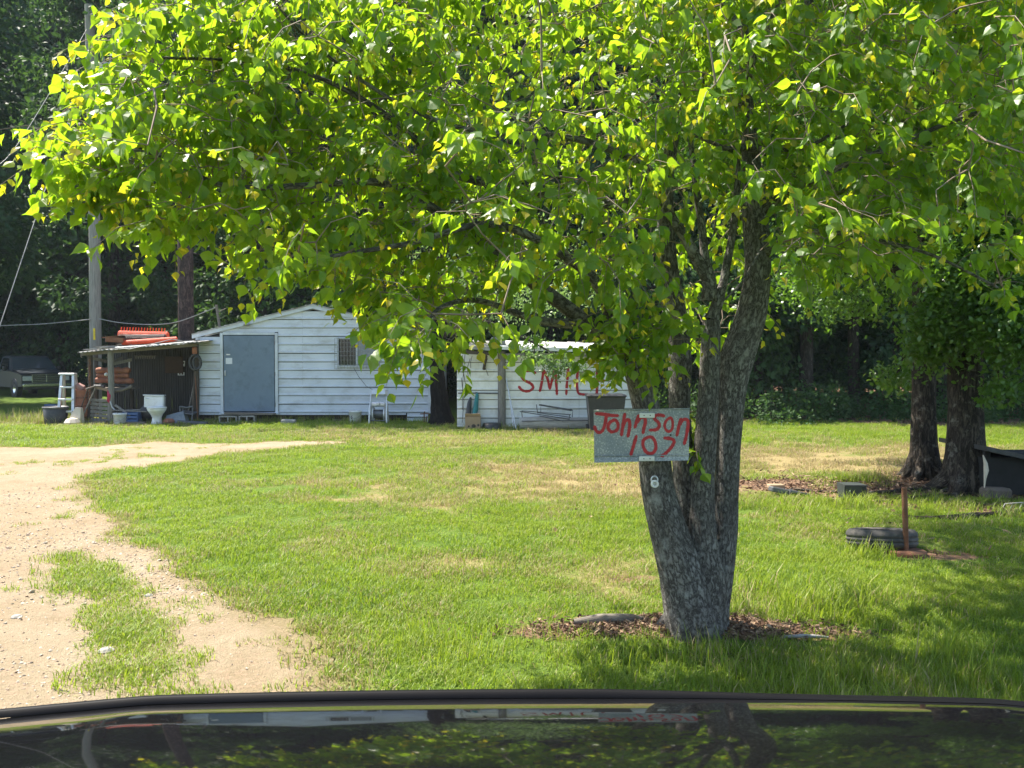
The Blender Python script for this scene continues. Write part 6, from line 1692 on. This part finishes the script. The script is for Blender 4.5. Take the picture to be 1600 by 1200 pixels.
for z_ in (.955, .87, .79, .71, .645): L('grille_bar', M_CHROME, lambda q: q.box((0, .022, z_), (1.12, .03, .022), bev=.005), gl)
for s in (-.56, 0, .56): L('grille_bar', M_CHROME, lambda q: q.box((s, .018, .80), (.035, .03, .34), bev=.005), gl)
L('bumper', M_CHROME, lambda q: q.box((0, -.05, .52), (1.92, .16, .15), bev=.04))
L('bumper_valance', M_BLACKP, lambda q: q.box((0, .02, .40), (1.8, .12, .14), bev=.03))
for (s, yy) in ((-1, .95), (1, .95), (-1, 4.4), (1, 4.4)):
    wh = L('wheel', M_RUBBER, lambda q: q.lathe([(.2, -.11), (.33, -.11), (.36, -.07), (.36, .07), (.33, .11), (.2, .11)], 24, (s * (hw - .10), yy, .36), Matrix.Rotation(R(90), 3, 'Y')))
    L('rim', M_CHROME, lambda q: q.lathe([(0, .04), (.05, .06), (.12, .05), (.2, .10), (.215, .105)], 16, (s * (hw - .10), yy, .36), Matrix.Rotation(R(90 * s), 3, 'Y')), wh)
    L('wheel_arch', M_BLACKP, lambda q: q.lathe([(.36, -.02), (.43, -.02), (.43, .02), (.36, .02)], 24, (s * (hw - .005), yy, .38), Matrix.Rotation(R(90), 3, 'Y')))
# ================================================================== THE SIGN ON THE TREE
YS = 4.60
sg = lambda px, py, o=0: at(px, py, YS - o)
CR = lambda cx, cy, o=0: sg(900 + cx * 300 / 1600, 600 + cy * 225 / 1200, o)
so = CR(560, 650)
sign = thing('house_sign', 'speckled galvanised sheet sign with red brushed name and number nailed to the tree', 'sign', so)
m, nt, out = nodes('speckled_galvanised')
p = nt.nodes.new('ShaderNodeBsdfPrincipled'); nt.links.new(p.outputs[0], out.inputs[0])
tc = nt.nodes.new('ShaderNodeTexCoord')
n1, n2 = nzo(110, 2, .5), nzo(6, 5, .6)
n3 = nzo(75, 3, .6)
c = mixc(nt, ramp(nt, n2, .38, .62), (0.21, 0.235, 0.25, 1), (0.30, 0.31, 0.30, 1))
spots = ramp(nt, math_(nt, 'ADD', n1, math_(nt, 'MULTIPLY', math_(nt, 'SUBTRACT', n2, .5), .55)), 0.52, .61)
c = mixc(nt, spots, c, (0.43, 0.445, 0.42, 1))
c = mixc(nt, ramp(nt, n3, .60, .72, 0, .7), c, (0.10, 0.09, 0.06, 1))
nt.links.new(c, p.inputs['Base Color']); p.inputs['Roughness'].default_value = .55; p.inputs['Metallic'].default_value = .25
M_SPECK = m
q = MB()
f0, f1, f2, f3 = CR(148, 222), CR(946, 206), CR(940, 590), CR(152, 598)
bk = Vector((0, .0035, 0))
q.hexa([f0, f1, f2, f3], [f0 + bk, f1 + bk, f2 + bk, f3 + bk])
g0, g1, g2, g3 = CR(152, 600), CR(940, 592), CR(938, 636, .012), CR(153, 656, .012)
q.hexa([g0, g1, g2, g3], [g0 + bk, g1 + bk, g2 + bk, g3 + bk])
q.tube([f0 + Vector((0, -.004, 0)), f1 + Vector((0, -.004, 0))], .0045, 8); q.tube([g0 + Vector((0, -.006, 0)), g1 + Vector((0, -.006, 0))], .004, 8)
q.build('sheet', M_SPECK, sign)
TXT = {
 'J': [[(162, 246), (230, 252), (300, 262), (352, 264)], [(252, 262), (245, 320), (225, 380), (196, 405), (168, 388), (154, 350)]],
 'o': [[(318, 300), (278, 325), (268, 368), (296, 398), (338, 385), (352, 345), (336, 306)]],
 'h': [[(408, 246), (394, 320), (378, 430)], [(388, 370), (408, 312), (440, 300), (448, 345), (440, 400), (432, 440)]],
 'n': [[(524, 258), (506, 310), (490, 366)], [(510, 320), (536, 284), (570, 280), (578, 320), (566, 370), (558, 412)]],
 's': [[(738, 268), (700, 258), (664, 264), (656, 290), (684, 318), (694, 352), (668, 380), (612, 384)]],
 'o2': [[(780, 284), (748, 312), (740, 360), (768, 396), (800, 376), (806, 322), (795, 286)]],
 'n2': [[(876, 288), (858, 350), (840, 432)], [(866, 340), (888, 300), (926, 298), (934, 340), (922, 420), (902, 502)]],
 '1': [[(504, 430), (484, 500), (456, 594)]],
 '0': [[(600, 444), (562, 470), (560, 520), (590, 570), (636, 576), (664, 540), (660, 484), (634, 446)]],
 '7': [[(734, 450), (790, 456), (818, 476), (800, 520), (760, 566), (712, 604)]],
}
k_ = 0
for key, strokes in TXT.items():
    q = MB()
    for st_ in strokes:
        lift = .0016 + .0006 * (k_ % 4)
        ribbon(q, st_, 27 if key not in ('o2',) else 22, lambda a, b, l=lift: CR(a, b, l + (.006 if b > 585 else 0)), closed=key in ('o', 'o2', '0'), n=8, seed=100 + k_); k_ += 1
    q.build('painted_letter' if not key.isdigit() else 'painted_digit', M_RED, sign)
for (cx, cy) in ((592, 262), (590, 622)):
    q = MB(); c = CR(cx, cy, .010 if cy < 400 else .018); w_ = 128 * 300 / 1600 / F * YS; h_ = 44 * 225 / 1200 / F * YS * .9
    q.box(c, (w_, .006, h_), bev=.002); pl = q.build('nail_plate', M_WPLAST, sign)
    q = MB()
    for dx in (-.2, .2): q.tube([c + Vector((dx * w_, -.003, 0)), c + Vector((dx * w_, -.0055, 0))], .0032, 8)
    q.build('nail', M_DARK, pl)
q = MB(); c = CR(788, 425, .004); q.tube([c, c + Vector((0, -.004, 0))], .005, 8); q.build('nail', M_DARK, sign)
# battens that carry the sheet back to the stem
q = MB()
for (cx, cy) in ((592, 262), (590, 622)): c = CR(cx, cy); q.tube([c + Vector((0, .004, 0)), c + Vector((.0, .20, 0))], .012, 6)
q.build('batten', M_DKW, sign)
# porcelain insulator on the stem
c = at(1023, 756, 4.63)
ins = thing('insulator', 'white porcelain ring insulator screwed to the leaning stem below the sign', 'insulator', c + Vector((0, .05, 0)))
MX = Matrix.Rotation(R(90), 3, 'X')
q = MB(); q.lathe([(.008, 0), (.012, .012), (.021, .012), (.023, .0), (.021, -.012), (.012, -.012), (.008, 0)], 18, c, MX); q.build('ring', M_PORC, ins)
q = MB(); q.tube([c + Vector((.018 * math.cos(u), .008, .022 + .020 * math.sin(u))) for u in np.linspace(-.4, 3.6, 12)], .0045, 6); q.tube([c + Vector((0, 0, 0)), c + Vector((0, .09, 0))], .006, 6); q.build('bracket', M_ALU, ins)

# ================================================================== RIGHT LAWN
# tyre lying on the grass
c = gpz(1388, 860); c.y += .12; c.z = zg1(c.x, c.y)
ty = thing('old_tyre', 'worn car tyre lying flat in the grass by the rusty stake', 'tyre', c)
rt = 105 / 2 / F * c.y
prof = [(rt * .60, .02), (rt * .80, .005), (rt * .93, .012), (rt * .99, .035), (rt, .05), (rt * .975, .054), (rt * .975, .062), (rt, .066), (rt, .085), (rt * .975, .089), (rt * .975, .097), (rt, .101), (rt, .116), (rt * .98, .135), (rt * .91, .156), (rt * .78, .162), (rt * .62, .147), (rt * .58, .12), (rt * .9, .10), (rt * .9, .05), (rt * .60, .02)]
TM = Matrix.Rotation(R(-8.5), 3, 'X'); co = c + Vector((0, 0, -.005))
q = MB(); q.lathe(prof, 40, co, TM); q.build('tread', M_RUBBER, ty)
q = MB(); q.tube([co + TM @ Vector((rt * .6 * math.cos(u), rt * .6 * math.sin(u), .147)) for u in np.linspace(0, 6.283, 33)[:-1]], .010, 6, closed=True); q.build('bead', M_RUBBER, ty)
c = gpz(1416, 866)
stk = thing('rusty_stake', 'rusty upright pipe on a round steel base plate in front of the tyre', 'stake', c)
q = MB(); q.tube([c + Vector((0, 0, .0)), at(1413, 762, c.y)], 4.2 / F * c.y, 14); q.build('pipe', M_RUST, stk)
q = MB(); q.lathe([(0, .036), (.15, .034), (.16, .026), (.155, -.01)], 22, c); q.build('base_plate', M_RUST, stk)
# dark box, debris, stone
c = gpz(1331, 782); w_ = 34 / F * c.y; h_ = 22 / F * c.y; c.z += .03
t = thing('dark_crate', 'dark green-grey plastic box standing on the bare earth in the lawn', 'box', c)
q = MB(); q.hexa([c + Vector((-w_ * .47, -.08, 0)), c + Vector((w_ * .47, -.08, 0)), c + Vector((w_ * .47, .12, 0)), c + Vector((-w_ * .47, .12, 0))], [c + Vector((-w_ * .5, -.10, h_)), c + Vector((w_ * .5, -.10, h_)), c + Vector((w_ * .5, .13, h_)), c + Vector((-w_ * .5, .13, h_))]); q.build('body', mk('dark_green_plastic', (.045, .055, .052, 1), rough=.5), t)
q = MB()
for s in (-.42, .38, .47): q.box(c + Vector((s * w_, -.098, h_ * .5)), (.012, .02, h_ * .92))
q.box(c + Vector((0, -.105, h_ * .96)), (w_ * 1.02, .02, .015)); q.build('rib', M_BLACKP, t)
q = MB(); q.lathe([(0, 0), (.008, 0)], 8, c + Vector((-w_ * .27, -.108, h_ * .6)), MX, smooth=False); q.build('badge', M_WPLAST, t)
c = gpz(1225, 776)
q = MB(); q.box(c + Vector((-.05, 0, .07)), (.26, .1, .06), rot=(0, R(12), .2), bev=.01); single(q, 'dark_scrap', M_STEEL, 'dark plastic scrap lying on the lawn left of the dark box', 'scrap', c)
q = MB(); q.tube([c + Vector((.05, -.03, .06)), c + Vector((.12, -.02, .05)), c + Vector((.30, .0, .02))], [.035, .025, .012], 7); single(q, 'bent_tube', M_STEEL, 'bent dark handle sticking out right of the dark plastic scrap', 'handle', c + Vector((.1, 0, 0)))
c = gpz(1214, 768); q = MB(); q.box(c + Vector((0, .05, .06)), (.2, .1, .05), rot=(0, 0, .1), bev=.008); single(q, 'wood_offcut', M_CARD, 'pale wood offcut lying behind the dark plastic scrap', 'wood', c + Vector((0, .05, 0)))
c = gpz(1563, 780); q = MB(); q.box(c + Vector((0, .1, .06)), (.33, .18, .14), rot=(0, .04, .1), bev=.03); single(q, 'brown_stone', mk('brown_stone', (.15, .12, .095, 1), (.09, .07, .055, 1), rough=.95, bump=.4), 'brown-grey stone block at the foot of the low black box', 'stone', c + Vector((0, .1, 0)))
q = MB()
for line in (((1563, 800), (1570, 787), (1598, 785), (1606, 796)), ((1575, 800), (1582, 788)), ((1590, 801), (1597, 786))):
    q.tube([Vector((*gp(px_, 800).xy, 0)) + Vector((0, 0, (800 - py_) / F * 8.9)) for px_, py_ in line], .006, 5)
single(q, 'bent_wire', M_WIRE, 'bent pale wire sticking out of the ground at the right border', 'wire', gp(1563, 800))
# surface roots on the bare earth
rt_l = []
for k, (line, w_) in enumerate((([(1485, 770), (1420, 768), (1380, 772), (1300, 770), (1235, 766)], .045), ([(1520, 775), (1450, 778), (1370, 786), (1300, 792)], .03), ([(1530, 806), (1450, 812), (1380, 806)], .03), ([(1600, 801), (1540, 806), (1470, 814)], .03))):
    pts = [gp(a, b) + Vector((0, 0, .012)) for a, b in line]
    rt_l.append(limb(pts, [w_, w_ * .9, w_ * .7] + [w_ * .4] * (len(pts) - 3), 8, 6, rough=.25, rfreq=5, seed=k))
oaks = [o for o in bpy.data.objects if o.name.startswith('oak_tree')]
limbs_obj('root', rt_l, M_OAK, oaks[-1])
# low black box with a slanted lid behind the thick oak
YB = 9.9
c = Vector((X(1600, YB), YB, zg1(X(1600, YB), YB)))
t = thing('dog_house', 'low black box with a slanting board lid right of the thick oak', 'box', c)
x0_, x1_ = X(1541, YB), X(1690, YB)
z0_, z1_ = .0, Zp(718, YB)
q = MB(); q.box(((x0_ + x1_) / 2, YB + .45, (z0_ + z1_) / 2 + .02), (x1_ - x0_, .9, z1_ - z0_)); q.build('body', M_DARK, t)
q = MB(); A_, B_ = at(1534, 703, YB), at(1690, 738, YB)
up_ = Vector((0, 0, .055)); q.hexa([A_ + Vector((0, -.12, 0)), B_ + Vector((0, -.12, 0)), B_ + Vector((0, 1, 0)), A_ + Vector((0, 1, 0))], [A_ + Vector((0, -.12, 0)) + up_, B_ + Vector((0, -.12, 0)) + up_, B_ + Vector((0, 1, 0)) + up_, A_ + Vector((0, 1, 0)) + up_]); q.build('lid', M_BLACKP, t)
for (px_, py_) in ((1542, 720),):
    q = MB(); q.box((X(px_, YB) + .04, YB + .05, (Zp(703, YB)) / 2), (.06, .06, Zp(703, YB))); q.build('corner_post', M_DARK, t)
q = MB(); q.tube([at(1536, 711, YB - .1), at(1540, 724, YB - .1), at(1541, 735, YB - .1), at(1539, 748, YB - .1), at(1538, 764, YB - .1)], [.006, .022, .028, .014, .005], 9); single(q, 'white_rag', M_PALECARD, 'narrow pale rag hanging at the left corner of the low black box', 'rag', at(1538, 764, YB - .1))
# bleached wood lumps by the roots of the big tree
c = gpz(948, 984); q = MB()
V, Fc, U = limb([c + Vector((-.20, 0, .02)), c + Vector((-.05, .02, .035)), c + Vector((.12, .0, .045)), c + Vector((.24, .03, .03))], [.02, .03, .028, .012], 10, 5, rough=.3, rfreq=6, seed=6)
me = np_mesh('driftwood', V - np.array(c), Fc, M_SILL, uv=U, smooth=True); o = bpy.data.objects.new('driftwood', me); o.location = c; link(o); tag(o, 'bleached piece of wood lying in the litter left of the tree foot', 'wood')
c = gpz(1262, 1008); q = MB(); V, Fc, U = limb([c + Vector((-.12, .05, .02)), c + Vector((0, .04, .03)), c + Vector((.14, .06, .015))], [.008, .012, .006], 8, 4, rough=.3)
me = np_mesh('stick', V - np.array(c), Fc, M_LOG, uv=U, smooth=True); o = bpy.data.objects.new('stick', me); o.location = c; link(o); tag(o, 'grey stick half buried in the litter right of the tree foot', 'stick')
for k, (px_, py_, s_, lab) in enumerate(((166, 1022, .045, 'grey stone on the grassy middle strip of the driveway'), (232, 932, .03, 'small grey stone at the edge of the grassy strip, farther up the drive'), (26, 968, .035, 'pale stone pair on the sand near the left border'))):
    c = gpz(px_, py_); q = MB(); q.lathe([(0, 0), (s_ * .8, 0), (s_, s_ * .3), (s_ * .6, s_ * .6), (0, s_ * .7)], 8, c, smooth=False); single(q, 'stone', M_CONC, lab, 'stone', c)

# ================================================================== OUR OWN CAR'S BONNET
M_HOOD = mk('black_car_paint', (0.006, 0.006, 0.007, 1), (0.005, 0.005, 0.006, 1), rough=.042, spec=.5, ior=3.1)
YH = 1.43
def hz(x_, y_):
    d_ = YH - y_
    z_ = 1.059 + .315 * d_ - .34 * d_ * d_
    q_ = (x_ - .15) / 1.03
    return z_ - .014 * q_ * q_ - .012 * max(0, abs(x_ - .1) - .72) / .2
def front(x_): return YH - .06 * ((x_ - .1) / .95) ** 2
car = thing('own_car', 'glossy black car bonnet in the near foreground mirroring the trees', 'car', (.1, .9, 0))
nx_, ny_ = 60, 44
xs_ = np.linspace(-.86, 1.02, nx_)
V, Fc = [], []
for j in range(ny_):
    for i in range(nx_):
        y_ = -.25 + (front(xs_[i]) + .25) * j / (ny_ - 1)
        V.append((xs_[i], y_, hz(xs_[i], y_)))
for j in range(ny_ - 1):
    for i in range(nx_ - 1): a = j * nx_ + i; Fc.append((a, a + 1, a + nx_ + 1, a + nx_))
q = MB(); q.add(V, Fc, True); q.build('bonnet', M_HOOD, car)
q = MB(); V, Fc = [], []
for i in range(nx_):
    x_ = xs_[i]; y_ = front(x_); z_ = hz(x_, y_); k_ = 1.0 if x_ < .15 else max(.22, 1 - (x_ - .15) / .55)
    V += [(x_, y_ - .001, z_ + .001), (x_, y_ + .003, z_ + .011 * k_), (x_, y_ + .012, z_ + .012 * k_), (x_, y_ + .022, z_ + .004 * k_), (x_, y_ + .045, z_ - .02), (x_, y_ + .04, z_ - .06)]
for i in range(nx_ - 1):
    for j in range(5): Fc.append((i * 6 + j, i * 6 + j + 1, (i + 1) * 6 + j + 1, (i + 1) * 6 + j))
q.add(V, Fc, True); q.build('bonnet_lip', mk('matt_black_plastic', (.004, .004, .005, 1), rough=.6, spec=.12), car)
q = MB()
for s, xx in ((-1, -.865), (1, 1.025)):
    V, Fc = [], []
    for j in range(ny_):
        y_ = -.25 + (front(xx) + .25) * j / (ny_ - 1)
        V += [(xx, y_, hz(xx, y_) - .004), (xx + s * .04, y_, hz(xx, y_) - .05), (xx + s * .07, y_, hz(xx, y_) - .25), (xx + s * .06, y_, .45)]
    for j in range(ny_ - 1):
        for k in range(3): Fc.append((j * 4 + k, j * 4 + k + 1, (j + 1) * 4 + k + 1, (j + 1) * 4 + k))
    q = MB(); q.add(V, Fc, True); q.build('fender', M_HOOD, car)
    q = MB(); q.lathe([(0, -.11), (.2, -.12), (.31, -.11), (.335, -.07), (.335, .07), (.31, .11), (0, .12)], 24, (xx - s * .06, .55, .335), Matrix.Rotation(R(90), 3, 'Y')); q.build('wheel', M_RUBBER, car)
    q = MB(); q.box((xx - s * .18, front(xx) + .03, .80), (.3, .06, .14), rot=(0, 0, -s * .2), bev=.02); q.build('headlight', M_WPLAST, car)
q = MB(); V, Fc = [], []
for i in range(nx_):
    x_ = xs_[i]; y_ = front(x_); z_ = hz(x_, y_)
    V += [(x_, y_ + .035, z_ - .062), (x_, y_ + .05, .72), (x_, y_ + .09, .6), (x_, y_ + .08, .3)]
for i in range(nx_ - 1):
    for j in range(3): Fc.append((i * 4 + j, i * 4 + j + 1, (i + 1) * 4 + j + 1, (i + 1) * 4 + j))
q.add(V, Fc, True); q.build('bumper', M_HOOD, car)
for k in range(5):
    q = MB(); q.box((.1, front(.1) + .065, .70 + k * .05), (.8, .03, .02), bev=.004); q.build('grille_bar', M_BLACKP, car)

# ================================================================== WINDSCREEN VEIL
hz_b = MB(); hz_b.box((0, 20, 15.0), (1100, 1100, 34.0))
m, nt, out = nodes('glare_veil_haze')
pv = nt.nodes.new('ShaderNodeVolumePrincipled')
pv.inputs['Color'].default_value = (0.80, 0.91, 1.0, 1)
pv.inputs['Density'].default_value = 0.0004  # thin volume added in place of the windscreen's veiling glare
nt.links.new(pv.outputs[0], out.inputs['Volume'])
hz_o = hz_b.build('glare_veil', m)
tag(hz_o, kind='stuff')
